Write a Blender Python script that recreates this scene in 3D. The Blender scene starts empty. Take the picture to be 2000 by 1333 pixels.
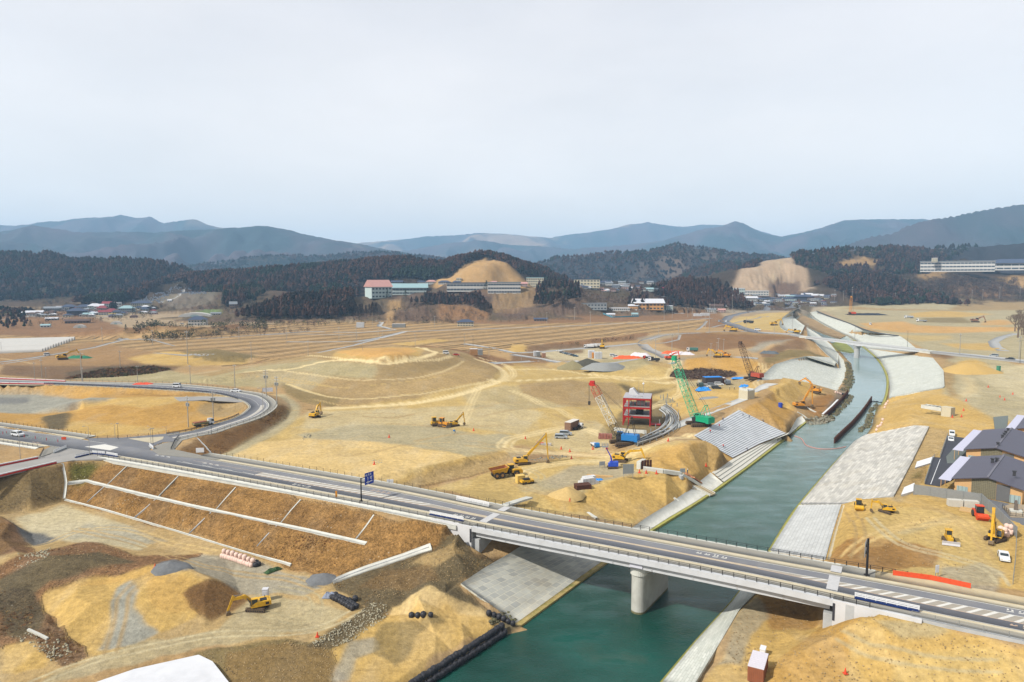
import bpy,math,random
import numpy as np
from mathutils import Vector,Matrix
from mathutils.bvhtree import BVHTree
from mathutils.geometry import delaunay_2d_cdt
random.seed(7)
PI=math.pi
scene=bpy.context.scene
COL=scene.collection
CZ=72.0;F=1333.333;PITCH=math.atan(121.5/F)
cam=bpy.data.cameras.new('camera');cam_o=bpy.data.objects.new('camera',cam);COL.objects.link(cam_o)
cam.lens=24;cam.sensor_width=36;cam.clip_start=0.5;cam.clip_end=40000
cam_o.location=(0,0,CZ);cam_o.rotation_euler=(PI/2-PITCH,0,0)
scene.camera=cam_o
SP,CP=math.sin(PITCH),math.cos(PITCH)
def ray(px,py):
 v=(666.5-py)/F
 return Vector(((px-1000)/F,CP+v*SP,-SP+v*CP))
def W(px,py,z=0.0):
 d=ray(px,py);t=(z-CZ)/d.z
 return Vector((d.x*t,d.y*t,z))
def WD(px,py,D):
 d=ray(px,py);t=D/d.y
 return Vector((d.x*t,D,CZ+d.z*t))
def _h(ix,iy,s):
 n=(ix*374761393+iy*668265263+s*974634777)&0xffffffff
 n=((n^(n>>13))*1274126177)&0xffffffff
 return((n^(n>>16))&0xffff)/65535.0
def vnoise(x,y,s=0):
 xi=np.floor(x).astype(np.int64);yi=np.floor(y).astype(np.int64)
 fx=x-xi;fy=y-yi;fx=fx*fx*(3-2*fx);fy=fy*fy*(3-2*fy)
 a=_h(xi,yi,s);b=_h(xi+1,yi,s);c=_h(xi,yi+1,s);d=_h(xi+1,yi+1,s)
 return(a*(1-fx)+b*fx)*(1-fy)+(c*(1-fx)+d*fx)*fy
def fbm(x,y,s=0,o=4,g=0.5):
 r=0;a=1;t=0
 for i in range(o):
  r=r+a*(vnoise(x,y,s+i)-0.5);t+=a;a*=g;x=x*2.03+17.1;y=y*2.03+5.3
 return r/t*2
def s2l(c):
 c=c/255.0
 return c/12.92 if c<=0.04045 else((c+0.055)/1.055)**2.4
ALB=0.60
def C(r,g,b,k=ALB):
 return(min(.85,s2l(r)*k),min(.85,s2l(g)*k),min(.85,s2l(b)*k))
def nd(nt,t,**kw):
 n=nt.nodes.new(t)
 for k,v in kw.items():setattr(n,k,v)
 return n
_mats={}
def mat(name,col,rough=0.7,metal=0.0,noise=0.12,nscale=1.5,spec=0.3,bump=0.0,bscale=8.0,dirt=None,dirt_amt=0.35,dscale=0.5,emit=None,alpha=None):
 if name in _mats:return _mats[name]
 m=bpy.data.materials.new(name);m.use_nodes=True;nt=m.node_tree;b=nt.nodes['Principled BSDF']
 b.inputs['Roughness'].default_value=rough;b.inputs['Metallic'].default_value=metal
 b.inputs['Specular IOR Level'].default_value=spec
 tc=nd(nt,'ShaderNodeNewGeometry')
 n1=nd(nt,'ShaderNodeTexNoise');n1.inputs['Scale'].default_value=nscale;n1.inputs['Detail'].default_value=6
 nt.links.new(tc.outputs['Position'],n1.inputs['Vector'])
 mr=nd(nt,'ShaderNodeMapRange');mr.inputs[1].default_value=.25;mr.inputs[2].default_value=.75
 mr.inputs[3].default_value=1-noise;mr.inputs[4].default_value=1+noise
 nt.links.new(n1.outputs['Fac'],mr.inputs[0])
 mul=nd(nt,'ShaderNodeVectorMath',operation='SCALE');mul.inputs[0].default_value=col
 nt.links.new(mr.outputs[0],mul.inputs['Scale'])
 out=mul.outputs[0]
 if dirt:
  n2=nd(nt,'ShaderNodeTexNoise');n2.inputs['Scale'].default_value=dscale;n2.inputs['Detail'].default_value=8
  n2.inputs['Roughness'].default_value=.65
  nt.links.new(tc.outputs['Position'],n2.inputs['Vector'])
  r2=nd(nt,'ShaderNodeMapRange');r2.inputs[1].default_value=.45;r2.inputs[2].default_value=.7;r2.inputs[4].default_value=dirt_amt
  nt.links.new(n2.outputs['Fac'],r2.inputs[0])
  mx=nd(nt,'ShaderNodeMix',data_type='RGBA');mx.inputs['B'].default_value=(*dirt,1)
  nt.links.new(r2.outputs[0],mx.inputs['Factor']);nt.links.new(out,mx.inputs['A']);out=mx.outputs['Result']
 nt.links.new(out,b.inputs['Base Color'])
 if bump:
  n3=nd(nt,'ShaderNodeTexNoise');n3.inputs['Scale'].default_value=bscale;n3.inputs['Detail'].default_value=5
  nt.links.new(tc.outputs['Position'],n3.inputs['Vector'])
  bp=nd(nt,'ShaderNodeBump');bp.inputs['Strength'].default_value=bump;bp.inputs['Distance'].default_value=.1
  nt.links.new(n3.outputs['Fac'],bp.inputs['Height']);nt.links.new(bp.outputs[0],b.inputs['Normal'])
 if emit:b.inputs['Emission Color'].default_value=(*emit,1);b.inputs['Emission Strength'].default_value=1
 if alpha is not None:b.inputs['Alpha'].default_value=alpha
 _mats[name]=m
 return m
class MB:
 def __init__(s):s.v=[];s.f=[];s.m=[];s.mats=[];s.cur=0;s.sm=[]
 def use(s,m):
  if m not in s.mats:s.mats.append(m)
  s.cur=s.mats.index(m);return s
 def add(s,vs,fs,smooth=False):
  o=len(s.v);s.v+=[tuple(v)for v in vs]
  for f in fs:s.f.append([i+o for i in f]);s.m.append(s.cur);s.sm.append(smooth)
  return s
 def box(s,c,d,rz=0.0,taper=(1,1),M=None):
  cx,cy,cz=c;x,y,z=d[0]/2,d[1]/2,d[2]/2;vs=[]
  for k,(tx,ty)in((-1,(1,1)),(1,taper)):
   for a,b in((-1,-1),(1,-1),(1,1),(-1,1)):vs.append(Vector((a*x*tx,b*y*ty,k*z)))
  if rz:R=Matrix.Rotation(rz,3,'Z');vs=[R@v for v in vs]
  if M:vs=[M@v for v in vs]
  vs=[v+Vector((cx,cy,cz))for v in vs]
  return s.add(vs,[(3,2,1,0),(4,5,6,7),(0,1,5,4),(1,2,6,5),(2,3,7,6),(3,0,4,7)])
 def bar(s,a,b,w,h=None,w2=None,h2=None,up=(0,0,1)):
  a=Vector(a);b=Vector(b);h=h or w;w2=w if w2 is None else w2;h2=h if h2 is None else h2
  d=(b-a)
  if d.length<1e-6:return s
  d.normalize();u=Vector(up)
  if abs(d.dot(u))>.98:u=Vector((0,1,0))
  x=d.cross(u).normalized();y=x.cross(d).normalized();vs=[]
  for p,ww,hh in((a,w,h),(b,w2,h2)):
   for i,j in((-1,-1),(1,-1),(1,1),(-1,1)):vs.append(p+x*(i*ww/2)+y*(j*hh/2))
  return s.add(vs,[(0,1,2,3),(7,6,5,4),(4,5,1,0),(5,6,2,1),(6,7,3,2),(7,4,0,3)])
 def tube(s,a,b,r,r2=None,n=8,caps=True):
  a=Vector(a);b=Vector(b);r2=r if r2 is None else r2;d=(b-a)
  if d.length<1e-6:return s
  d.normalize();u=Vector((0,0,1))if abs(d.z)<.9 else Vector((1,0,0))
  x=d.cross(u).normalized();y=d.cross(x);vs=[]
  for p,rr in((a,r),(b,r2)):
   for i in range(n):
    t=2*PI*i/n;vs.append(p+x*(math.cos(t)*rr)+y*(math.sin(t)*rr))
  fs=[(i,(i+1)%n,n+(i+1)%n,n+i)for i in range(n)]
  s.add(vs,fs,True)
  if caps:s.add(vs[:n],[tuple(range(n-1,-1,-1))]);s.add(vs[n:],[tuple(range(n))])
  return s
 def path(s,pts,r,n=5):
  for a,b in zip(pts,pts[1:]):s.tube(a,b,r,n=n,caps=False)
  return s
 def prism(s,poly,z0,z1,M=None):
  n=len(poly);ar=sum(poly[i][0]*poly[(i+1)%n][1]-poly[(i+1)%n][0]*poly[i][1]for i in range(n))
  if ar<0:poly=poly[::-1]
  vs=[Vector((x,y,z0))for x,y in poly]+[Vector((x,y,z1))for x,y in poly]
  if M:vs=[M@v for v in vs]
  return s.add(vs,[tuple(range(n-1,-1,-1)),tuple(range(n,2*n))]+[(i,(i+1)%n,n+(i+1)%n,n+i)for i in range(n)])
 def side(s,prof,y0,y1):
  n=len(prof);vs=[(x,y0,z)for x,z in prof]+[(x,y1,z)for x,z in prof]
  ar=sum(prof[i][0]*prof[(i+1)%n][1]-prof[(i+1)%n][0]*prof[i][1]for i in range(n))
  fs=[tuple(range(n)),tuple(range(2*n-1,n-1,-1))]+[((i+1)%n,i,n+i,n+(i+1)%n)for i in range(n)]
  if ar<0:fs=[f[::-1]for f in fs]
  return s.add(vs,fs)
 def ball(s,c,r,n=8,m=5,sz=1.0,jit=0.0,rng=random):
  vs=[];fs=[]
  for i in range(m+1):
   ph=PI*i/m
   for j in range(n):
    th=2*PI*j/n;q=r*(1+jit*(rng.random()-.5))
    vs.append((c[0]+q*math.sin(ph)*math.cos(th),c[1]+q*math.sin(ph)*math.sin(th),c[2]+q*sz*math.cos(ph)))
  for i in range(m):
   for j in range(n):fs.append((i*n+j,(i+1)*n+j,(i+1)*n+(j+1)%n,i*n+(j+1)%n))
  return s.add(vs,fs,True)
 def build(s,name,m=None,parent=None,loc=None,rz=0.0):
  me=bpy.data.meshes.new(name);me.from_pydata(s.v,[],s.f);me.validate()
  if s.mats:
   for x in s.mats:me.materials.append(x)
   if len(me.polygons)==len(s.m):me.polygons.foreach_set('material_index',s.m)
  elif m:me.materials.append(m)
  if len(me.polygons)==len(s.sm):me.polygons.foreach_set('use_smooth',s.sm)
  o=bpy.data.objects.new(name,me);COL.objects.link(o)
  if parent:o.parent=parent
  if loc is not None:o.location=loc
  if rz:o.rotation_euler=(0,0,rz)
  return o
def tag(o,label=None,cat=None,group=None,kind=None):
 if label:o['label']=label
 if cat:o['category']=cat
 if group:o['group']=group
 if kind:o['kind']=kind
 return o
def empty(name,loc=(0,0,0),rz=0.0):
 o=bpy.data.objects.new(name,None);COL.objects.link(o);o.location=loc;o.rotation_euler=(0,0,rz)
 o.empty_display_size=.3
 return o
def copy_tree(o,parent=None):
 c=o.copy();COL.objects.link(c)
 if parent:c.parent=parent
 for ch in KIDS(o):copy_tree(ch,c)
 return c
def KIDS(o):return[x for x in bpy.data.objects if x.parent==o]
def ctree(rec,parent=None):
 o,kids=rec;c=o.copy();COL.objects.link(c)
 if parent:c.parent=parent
 return(c,[ctree(k,c)for k in kids])
def rec(o):
 return(o,[rec(k)for k in KIDS(o)])
def pts(s):return[tuple(float(q)for q in p.split(','))for p in s.split()]
ORD=['leftmost','second','third','fourth','fifth','sixth','seventh','eighth','ninth','tenth','eleventh','twelfth','thirteenth','fourteenth','fifteenth','sixteenth','seventeenth','eighteenth','nineteenth','twentieth','twenty-first','twenty-second','twenty-third','twenty-fourth','twenty-fifth','twenty-sixth','twenty-seventh','twenty-eighth','twenty-ninth','thirtieth']
def nth(i):return 'leftmost'if i==0 else ORD[i]+' from the left'
def catmull(P,n=6):
 P=[Vector(p)for p in P];out=[]
 for i in range(len(P)-1):
  p0=P[max(0,i-1)];p1=P[i];p2=P[i+1];p3=P[min(len(P)-1,i+2)]
  for k in range(n):
   t=k/n
   out.append(.5*((2*p1)+(p2-p0)*t+(2*p0-5*p1+4*p2-p3)*t*t+(3*p1-p0-3*p2+p3)*t**3))
 out.append(P[-1]);return out
BRK='''
-300,1480,3 0,1450,3 400,1450,3 700,1440,3
745,1350,2.2 850,1272,2.2 905,1240,2.2 955,1208,2.2
-400,1333,3 0,1333,3 150,1333,3 300,1333,3 500,1333,3 650,1333,2.6
0,1240,5 90,1215,5 150,1250,3.5
-400,1200,4 0,1200,5
0,1090,7.5 90,1085,8 170,1095,7.5 260,1110,6
0,1130,6 100,1140,6 200,1140,5
-400,1040,6 0,1048,8 20,1020,8 60,1045,3.8
-400,1000,5 0,1008,5 60,1000,4 120,985,4
70,1060,3.5 130,1030,3.5 250,1060,3.2 400,1090,3 560,1112,3 640,1140,3
270,1105,6.5 330,1100,7 370,1112,7 410,1128,6.5 400,1160,5.5 350,1165,5.5 290,1160,6 240,1170,6
455,1120,3 470,1160,3 440,1195,3 400,1230,3 300,1260,3
150,1170,6 180,1180,6.2 200,1215,4 210,1260,3
80,1180,4 110,1220,3.5
480,1180,3 560,1200,3 620,1230,3 560,1250,3.4
600,1260,3.2 700,1180,3.2 740,1190,3.2
630,1160,4 690,1160,4 750,1130,5 790,1160,4.5
780,1195,3 800,1200,3 880,1200,3 940,1190,3
840,1148,7 815,1165,6.2 870,1160,6.5
760,1200,2.6 700,1270,2.4 680,1333,2.4 850,1240,2.4 900,1215,2.4
-400,880,13 0,925,13 60,918,13 110,908,13 125,903,13
-400,895,13 0,900,13
125,903,12.6 200,899,12.6 250,902,12.6 370,924,12.6 500,950,12.6 700,995,12.6 800,1016,12.6 866,1032,12.6
130,942,8 168,940,8 250,961,8 370,990,8 500,1017,8 600,1038,8 715,1064,8
170,945,7.8 250,966,7.8 370,996,7.8 500,1023,7.8 600,1044,7.8 715,1069,7.8
125,978,3.6 200,996,3.4 280,1018,3.3 370,1045,3.2 480,1079,3.1 560,1103,3.1 640,1120,3.1
650,1133,3.2 720,1108,5 790,1085,6.8 855,1064,8.6
730,1113,5 800,1092,6.8 862,1068,8.4
870,1045,11 900,1100,8.5 905,1128,6.5 870,1140,6.6 840,1130,6.8 800,1120,6
895,1042,12 912,1062,9.5 926,1083,6.5 960,1092,6 985,1092,5.6
880,1150,5.5 900,1143,6 1000,1082,6 1060,1045,6
960,1195,2.8 1000,1218,1.2
0,836,13 60,838,13
-500,795,13 0,824,13 80,838,13 168,853,13 240,851,13 330,846,13
-500,790,12.4 0,820,12.4 80,834,12.4 168,849,12.4 240,847,12.4 320,843,12.4
-500,770,8 0,800,8 60,805,8.2 110,815,8.2 150,800,9 190,797,13 280,799,13 350,785,13 420,779,12.6
160,782,13 230,778,13 330,776,12.8
0,770,8 60,770,8 130,775,8.5 200,770,10 340,772,11.5
-500,755,9 0,765,8.5
-500,745,13 0,751,13 105,752,13 250,758,13 350,764,13 420,770,13 455,778,13 475,787,13 483,796,13 470,811,13 440,822,13 380,840,13 320,846,13
420,783,12 440,800,10 400,815,10.5 330,830,11.5 280,825,12
-500,735,13 0,739,13 125,745,13 250,748,13 340,750,13 420,757,13 470,763,13 510,769,13 530,778,13 541,789,13 538,798,13 520,811,13 497,821,13 460,833,13 422,846,13 385,853,13 350,864,13 338,880,13
-500,725,7 0,732,7 125,741,7 250,744,8 340,745,8 420,750,9 500,756,9 560,775,9 571,800,9 558,822,9 520,850,9.4 470,873,9.8 430,888,10.4
425,892,12.4 500,904,12.6 600,921,12.6 700,937,12.6 800,955,12.6 900,973,12.6 975,984,12.6
338,885,12.8 400,892,12.8 430,897,12.6
460,882,11 600,870,11 735,905,12 735,938,12
640,830,9.4 700,870,10 800,880,10.6 912,892,11
822,905,11 750,925,12 830,912,11.4 1000,872,9
822,954,7.6 880,940,7.4 957,921,7 1060,893,7
800,946,9 900,915,8.6 960,900,8 1030,880,8
600,800,9 700,800,8.6 800,800,8 880,830,8 960,840,7.6
1000,800,7 1100,800,6.4 1040,850,6 1130,840,5 1180,830,4.6 1150,870,5.6
940,770,8 1000,745,8 1060,735,7.4 1150,735,6.4
400,738,12 500,728,13 560,715,15 620,700,17.6 680,706,18.8 735,711,19 800,705,19 850,697,19 872,690,19 860,680,18.4 800,679,18.6 700,681,18.4 640,688,18
720,697,21.6 755,694,23.4 790,692,23 740,687,24 770,686,24.2 800,690,22 830,692,20.4
545,722,13.6 640,735,14 740,741,14 850,729,14 905,706,14.6 900,694,15
440,748,9 560,750,9.6 600,765,9.4 660,777,9.6 790,771,9.6 870,760,9.6 963,743,9.4 968,722,10 930,704,11
460,756,8.8 600,788,8.6 655,797,8.4 750,790,8.2 870,775,8 950,758,8 985,735,8.2 975,712,8.6
200,735,6 300,735,7 300,730,7 200,722,5 400,722,7 500,712,7 600,694,8 650,684,8 760,674,8 850,672,8 900,685,8 960,700,8
1000,712,8 1050,722,7 1130,722,7
1095,700,6 1040,710,6.4 1300,708,6 1250,690,6 1100,690,6
1110,707,6.6 1130,704,10 1150,703,10 1165,707,6.6
1150,722,7 1170,712,11 1200,712,11 1212,722,7
1170,708,8 1250,700,12 1265,712,12 1170,712,9
1000,765,7 1090,755,7 1180,752,7 1205,750,7
1050,790,4.6 1090,795,4.4 1140,785,4
1205,752,6.4 1250,776,4 1300,766,5 1330,745,7 1355,752,7
1230,790,3 1200,800,3 1190,850,3 1240,845,3 1290,835,3 1310,810,3 1290,790,3.4
1205,862,6 1240,862,7.6 1300,838,7.6 1330,812,6 1320,790,6
1060,870,6 1130,880,6.4 1180,890,7 1240,872,9.4
1020,940,7.4 1100,950,7.4 1180,925,7.4 1120,900,7.2 1000,925,7.4
990,962,7.6 1050,958,7.8 1110,965,8.4 1180,947,9 1235,925,8.8 1300,918,8.4
1010,980,9 1060,993,8 1120,1010,7.6 1160,1022,6.6
985,988,12.4 1060,1000,9.4
1250,905,8 1320,890,10 1290,870,11.5 1325,858,12.4 1345,868,12.6 1380,862,12 1400,872,10
1240,880,9.6 1300,852,10 1350,835,10.4
1240,868,9.6 1340,827,10.2 1380,812,10.6 1455,782,11.4 1500,762,11.8
1236,863,9.6 1330,822,10.2 1375,806,10.6 1452,776,11.4
1355,852,10 1400,827,10.2 1443,802,10.4 1470,790,11.6 1500,770,12 1545,745,12
1355,857,9.4 1430,895,2.2 1490,860,2.4 1535,848,2.6
1240,1030,2.4 1265,1012,2.2 1350,957,2.2 1385,925,2.2
1330,960,3.4 1300,945,6.6 1340,935,6 1380,915,4
1500,800,10.6 1535,832,4 1560,800,4.6 1520,772,9
1545,740,12.4 1580,748,9 1610,765,5 1575,775,5 1545,790,4.4
1600,775,4.6 1632,775,3.4 1606,816,2 1580,815,2 1555,800,3 1530,800,4
1460,770,9 1440,760,8 1480,745,10
1340,760,7.6 1400,760,7.4 1460,750,8 1400,735,7.4 1340,725,7 1300,720,6.4
1330,715,7 1360,700,13 1400,697,14 1460,697,14 1485,710,13 1500,725,8 1440,728,8 1360,725,8
1470,752,11 1512,714,12 1573,697,12.2 1600,703,8 1631,713,5
1590,665,9 1615,680,5 1640,696,1.2
1520,690,7 1540,683,11 1575,686,11.6 1500,700,7
1480,676,7 1540,665,12 1572,661,13
1320,652,12 1400,647,12 1480,647,12.4 1540,652,12.8 1570,657,13
1320,690,6 1400,690,6.4 1460,685,6.6 1330,675,6
1250,668,8 1265,680,6.4 1290,690,6
900,650,5 1000,650,5 1100,650,5 1200,650,5.4 1300,640,6
0,700,4 200,700,4 400,700,5 330,690,6 420,692,9 480,698,9 380,700,8 480,708,5 600,670,5 700,660,5 800,650,5
-500,690,4 0,660,4 200,650,4 400,650,4 600,640,4.6 800,630,5.6
-500,640,5 0,640,5 200,635,5 500,632,5 700,622,7 900,627,6 1100,627,6 1300,625,6.4 1450,630,7
230,665,4.4 260,660,6 300,662,6 500,650,5 250,640,16 290,636,18 350,636,18 420,640,14 480,630,12 520,650,5
1300,1333,0.2 1365,1345,4 1440,1345,4 1495,1345,5
1640,832,-2 1660,815,-2 1680,790,-2 1692,760,-2 1693,730,-2 1660,858,-2 1620,880,-2 1640,850,-2 1600,900,-2 1600,850,-2 1560,870,-2 1620,840,-2
1495,1345,5 1405,1262,4 1445,1195,4 1480,1165,4.4 1560,1160,5
1470,1210,4.2 1500,1230,4.2 1560,1230,4.4 1500,1280,4.2 1594,1228,5
1500,1335,5.2 1560,1275,7.4 1640,1235,10 1680,1205,12 1700,1210,12.2
1600,1340,5.8 1700,1320,6.8 1800,1335,7.4 1650,1260,9 1900,1345,8 2100,1400,8
1720,1203,12.6 1850,1226,12.6 2000,1263,12.6 2300,1340,12.6
1740,1240,11.4 1850,1270,10.6 1980,1300,10.8
1625,1096,9.6 1640,1120,12 1730,1108,12.2 1780,1120,12.6 1900,1142,12.8 2000,1160,12.8 2300,1210,12.8
1590,1150,6 1600,1100,7.6 1545,1130,6.6
1612,1092,7.4 1628,1030,7.4 1640,987,7.4
1618,1092,8.4 1634,1030,9 1646,990,9 1680,975,11 1745,971,11.4
1650,1080,11 1660,1020,12 1700,1060,12 1660,1095,11.6
1720,1000,12.6 1780,985,13 1800,1030,12 1850,1060,12 1950,1080,12 2000,1100,12 2200,1100,12 1800,1100,12
1750,970,11.4 1815,833,11.2 1780,905,11.3
1785,833,9.6 1700,848,4 1715,835,5
1770,810,9 1740,812,6 1715,790,3 1745,790,6 1790,790,11
1820,850,11.6 1850,840,12 1900,850,12 2000,860,12 2200,900,12 1800,960,12 1900,950,12
1745,775,5 1800,765,9.6 1845,758,11.4 1850,780,12 1930,790,12 2000,790,12
1735,781,1 1740,760,1.4 1800,760,10 1843,757,11.2 1842,725,11.2 1825,702,11.2 1815,693,12
1740,700,8 1770,690,11.6 1800,686,13 1755,657,12 1720,652,12 1690,645,12 1660,632,12 1620,618,12 1595,608,12
1752,663,11.6 1700,655,12 1850,650,9 1950,640,9 2100,640,9 1700,620,9 1650,610,10
1800,630,9 1900,620,9 2000,620,9 1850,680,10 2000,690,10
1865,722,11 1880,705,15 1905,704,15 1935,722,11 1900,730,11
1810,687,13 1900,694,13.4 2000,706,13.6 2200,725,13.6
1830,700,11 2000,718,12 2200,740,12
1525,640,12 1530,620,12 1560,600,12 1590,600,12
1555,655,9 1545,625,3 1562,605,3
1560,653,12.6 1530,650,12.4
1500,620,8 1430,618,9 1400,610,9 1500,595,10 1555,593,11 1660,595,11
1640,604,11 1700,594,18 1760,590,20 1870,585,22 2000,582,24 2200,580,24
1700,607,9.5 1860,608,9.5 2000,607,9.5 2200,607,9.5
'''
WL_L='700,1430 835,1338 985,1234 1010,1222 1165,1108 1230,1062 1262,1040 1307,1013 1400,953 1497,882 1573,826 1600,822 1640,795 1660,772 1668,740 1665,710 1650,695 1628,672 1595,650 1565,632 1548,618 1552,607 1580,600 1597,593 1604,589'
WL_R='1200,1440 1290,1338 1430,1178 1503,1076 1560,987 1630,905 1672,862 1690,850 1702,832 1706,812 1718,795 1730,780 1734,755 1731,730 1716,703 1692,681 1667,663 1643,651 1612,635 1592,623 1580,612 1594,604 1612,596 1616,590'
def densify(P,z0,step):
 out=[]
 for a,b in zip(P,P[1:]):
  n=max(1,int((a-b).length/step))
  for k in range(n):out.append(a.lerp(b,k/n))
 out.append(P[-1]);return out
tin=[]
for line in BRK.strip().split('\n'):
 P=[W(*p)for p in pts(line)]
 far=max(p.y for p in P)
 tin+=densify(P,None,3.0+far*.012)
WLL=[W(a,b,0)for a,b in pts(WL_L)];WLR=[W(a,b,0)for a,b in pts(WL_R)]
for P in(WLL,WLR):tin+=[Vector((p.x,p.y,-.25))for p in densify(P,0,3)]
for i in range(60):
 t=i/59
 def along(P,t):
  L=[0]
  for a,b in zip(P,P[1:]):L.append(L[-1]+(a-b).length)
  d=t*L[-1]
  for k in range(len(P)-1):
   if L[k+1]>=d:return P[k].lerp(P[k+1],(d-L[k])/(L[k+1]-L[k]))
  return P[-1]
 a=along(WLL,t);b=along(WLR,t)
 for u in(.25,.5,.75):tin.append(Vector((*a.lerp(b,u).xy,-2.0)))
for x,y,z in((-900,-200,3),(-300,-200,3),(900,-200,6),(0,-200,-2),(-60,40,3),(-200,60,3),(-500,200,5),(90,40,5),(250,60,10),(500,150,12),(-4000,1400,8),(-2500,1500,10),(-1500,1400,8),(-800,1400,8),(0,1400,10),(2500,1400,16),(4000,1400,16),(1500,1850,26),(900,1900,14),(-6000,3400,20),(-2000,3400,20),(-1000,2400,14),(0,2400,18),(1000,2400,14),(2000,3400,20),(6000,3400,20),(-3000,500,5),(3000,500,14),(900,900,12),(1000,500,12),(0,3400,20),(0,1000,5.5),(-400,1000,5),(-900,1000,5),(-1200,700,4)):
 tin.append(Vector((x,y,z)))
seen={}
for p in tin:
 k=(round(p.x/1.2),round(p.y/1.2))
 if k in seen:continue
 seen[k]=p
tin=list(seen.values())
tv,te,tf,ov,*_=delaunay_2d_cdt([p.xy for p in tin],[],[],0,1e-4)
tv3=[(v.x,v.y,tin[ov[i][0]].z if ov[i]else 3.0)for i,v in enumerate(tv)]
bvh=BVHTree.FromPolygons(tv3,[tuple(f)for f in tf])
DN=Vector((0,0,-1))
def tin_h(x,y):
 r=bvh.ray_cast(Vector((x,y,500)),DN)
 return r[0].z if r[0]else 8.0
def ridge(s,wf,wb,base,trees=0.0,amp=0.0,power=1.3,D0=None):
 P=[]
 for q in pts(s):
  D=q[2]if len(q)>2 else D0
  w=WD(q[0],q[1],D);P.append((w.x,w.y,w.z-trees))
 return dict(P=np.array(P),wf=wf,wb=wb,base=base,amp=amp,pw=power)
RID=[ridge('-700,440 -300,436 0,441 40,443 90,432 115,437 145,427 200,423 235,417 270,424 320,424 345,437 400,429 430,440 480,450 560,470 640,500',2600,2500,0,amp=230,D0=9000),ridge('-700,462 -200,452 0,458 60,455 110,444 180,456 260,452 330,449 400,447 470,441 530,449 600,463 650,470 700,483 760,497 830,512',2400,1200,0,amp=190,D0=6000),ridge('600,486 690,475 740,470 790,468 860,462 940,457 1000,460 1060,465 1110,457 1150,453 1200,448 1270,435 1300,438 1350,441 1390,437 1440,446 1500,460 1560,470',3000,2000,0,amp=250,D0=11500),ridge('1130,492 1220,478 1280,470 1340,453 1390,439 1405,434 1440,441 1500,458 1560,463 1640,478 1700,490',2600,1500,0,amp=210,D0=8300),ridge('800,486 860,476 930,470 1000,478 1080,482 1160,490',1500,1200,0,amp=150,D0=8800),ridge('1500,480 1555,461 1600,447 1660,432 1720,428 1790,429 1860,440 1950,450',2500,1500,0,amp=200,D0=8000),ridge('1640,495 1690,470 1740,455 1770,441 1830,424 1900,413 1960,405 2000,401 2100,395 2400,392 2800,400',1700,1200,0,amp=150,D0=4600),ridge('280,530 400,520 480,506 540,501 640,500 700,494 760,494 820,502 900,510 1000,520',700,700,10,amp=40,D0=3900),ridge('1020,530 1060,512 1110,500 1180,495 1250,486 1320,473 1400,480 1440,492 1500,498 1560,505 1640,530',700,600,10,amp=40,D0=3300,trees=12),ridge('1330,540 1380,512 1420,508 1470,513 1520,520',400,400,10,amp=14,D0=2600,trees=14),ridge('-900,500 -400,490 0,489 30,490 60,488 90,490 105,497 115,502 160,499 230,500 290,504 330,514 365,530 400,548',420,500,12,amp=16,D0=2100,trees=16),ridge('330,548 360,535 420,529 480,524 520,519 600,512 640,508 680,504 740,500 800,499 840,505 880,508 905,500 930,491 960,490 1000,501 1040,518 1065,532 1100,545',420,500,14,amp=12,D0=1850,trees=18),ridge('852,558,1520 888,535,1520 922,514,1525 945,507,1530 970,513,1525 1004,534,1520 1046,558,1520',150,300,20,amp=0,power=1.0),ridge('500,592,1120 560,572,1150 640,566,1170 700,560,1180 730,570,1180 745,600,1180',110,160,8,trees=17,amp=3),ridge('310,573,1500 350,560,1500 430,556,1480 520,553,1480',220,300,8,trees=16,amp=6),ridge('690,583,1260 760,580,1300 860,572,1330 960,565,1350 1060,562,1380 1160,560,1450 1260,566,1500',150,400,8,amp=3),ridge('760,615,1080 810,598,1090 870,594,1100 920,598,1110 960,612,1110',60,150,8,amp=2),ridge('1040,600,1220 1080,585,1230 1130,580,1240 1200,590,1260 1262,596,1260',60,200,8,amp=2),ridge('1280,560,1500 1310,540,1520 1350,536,1520 1400,540,1520 1425,562,1500',140,260,8,trees=17,amp=5),ridge('1100,556,1900 1150,540,1900 1200,538,1900 1260,545,1900',250,300,12,trees=14,amp=6),ridge('1400,560,1700 1440,530,1750 1480,520,1800 1530,507,1800 1560,520,1750 1580,560,1700',200,400,10,amp=4,power=1.1),ridge('1400,530,2400 1450,520,2300 1520,500,2200 1600,488,2100 1660,480,2150 1720,478,2260 1800,480,2400 1850,478,2420 1920,472,2430 2000,465,2430 2200,460,2430 2700,455,2500',430,600,12,trees=17,amp=14),ridge('1700,552,1790 1760,540,1800 1800,535,1810 1850,534,1815 1930,534,1820 2000,534,1820 2200,520,1830 2600,520,1850',240,300,16,amp=7,power=.8),ridge('1620,545,1650 1660,532,1680 1700,530,1700 1740,540,1700 1780,560,1650',230,200,12,trees=16,amp=7),ridge('-600,610,1250 -200,605,1250 0,600,1250 40,606,1200',90,120,5,trees=8,amp=2),ridge('1840,513,1890 1880,504,1890 1930,513,1890',70,60,60,amp=0),]
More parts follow.
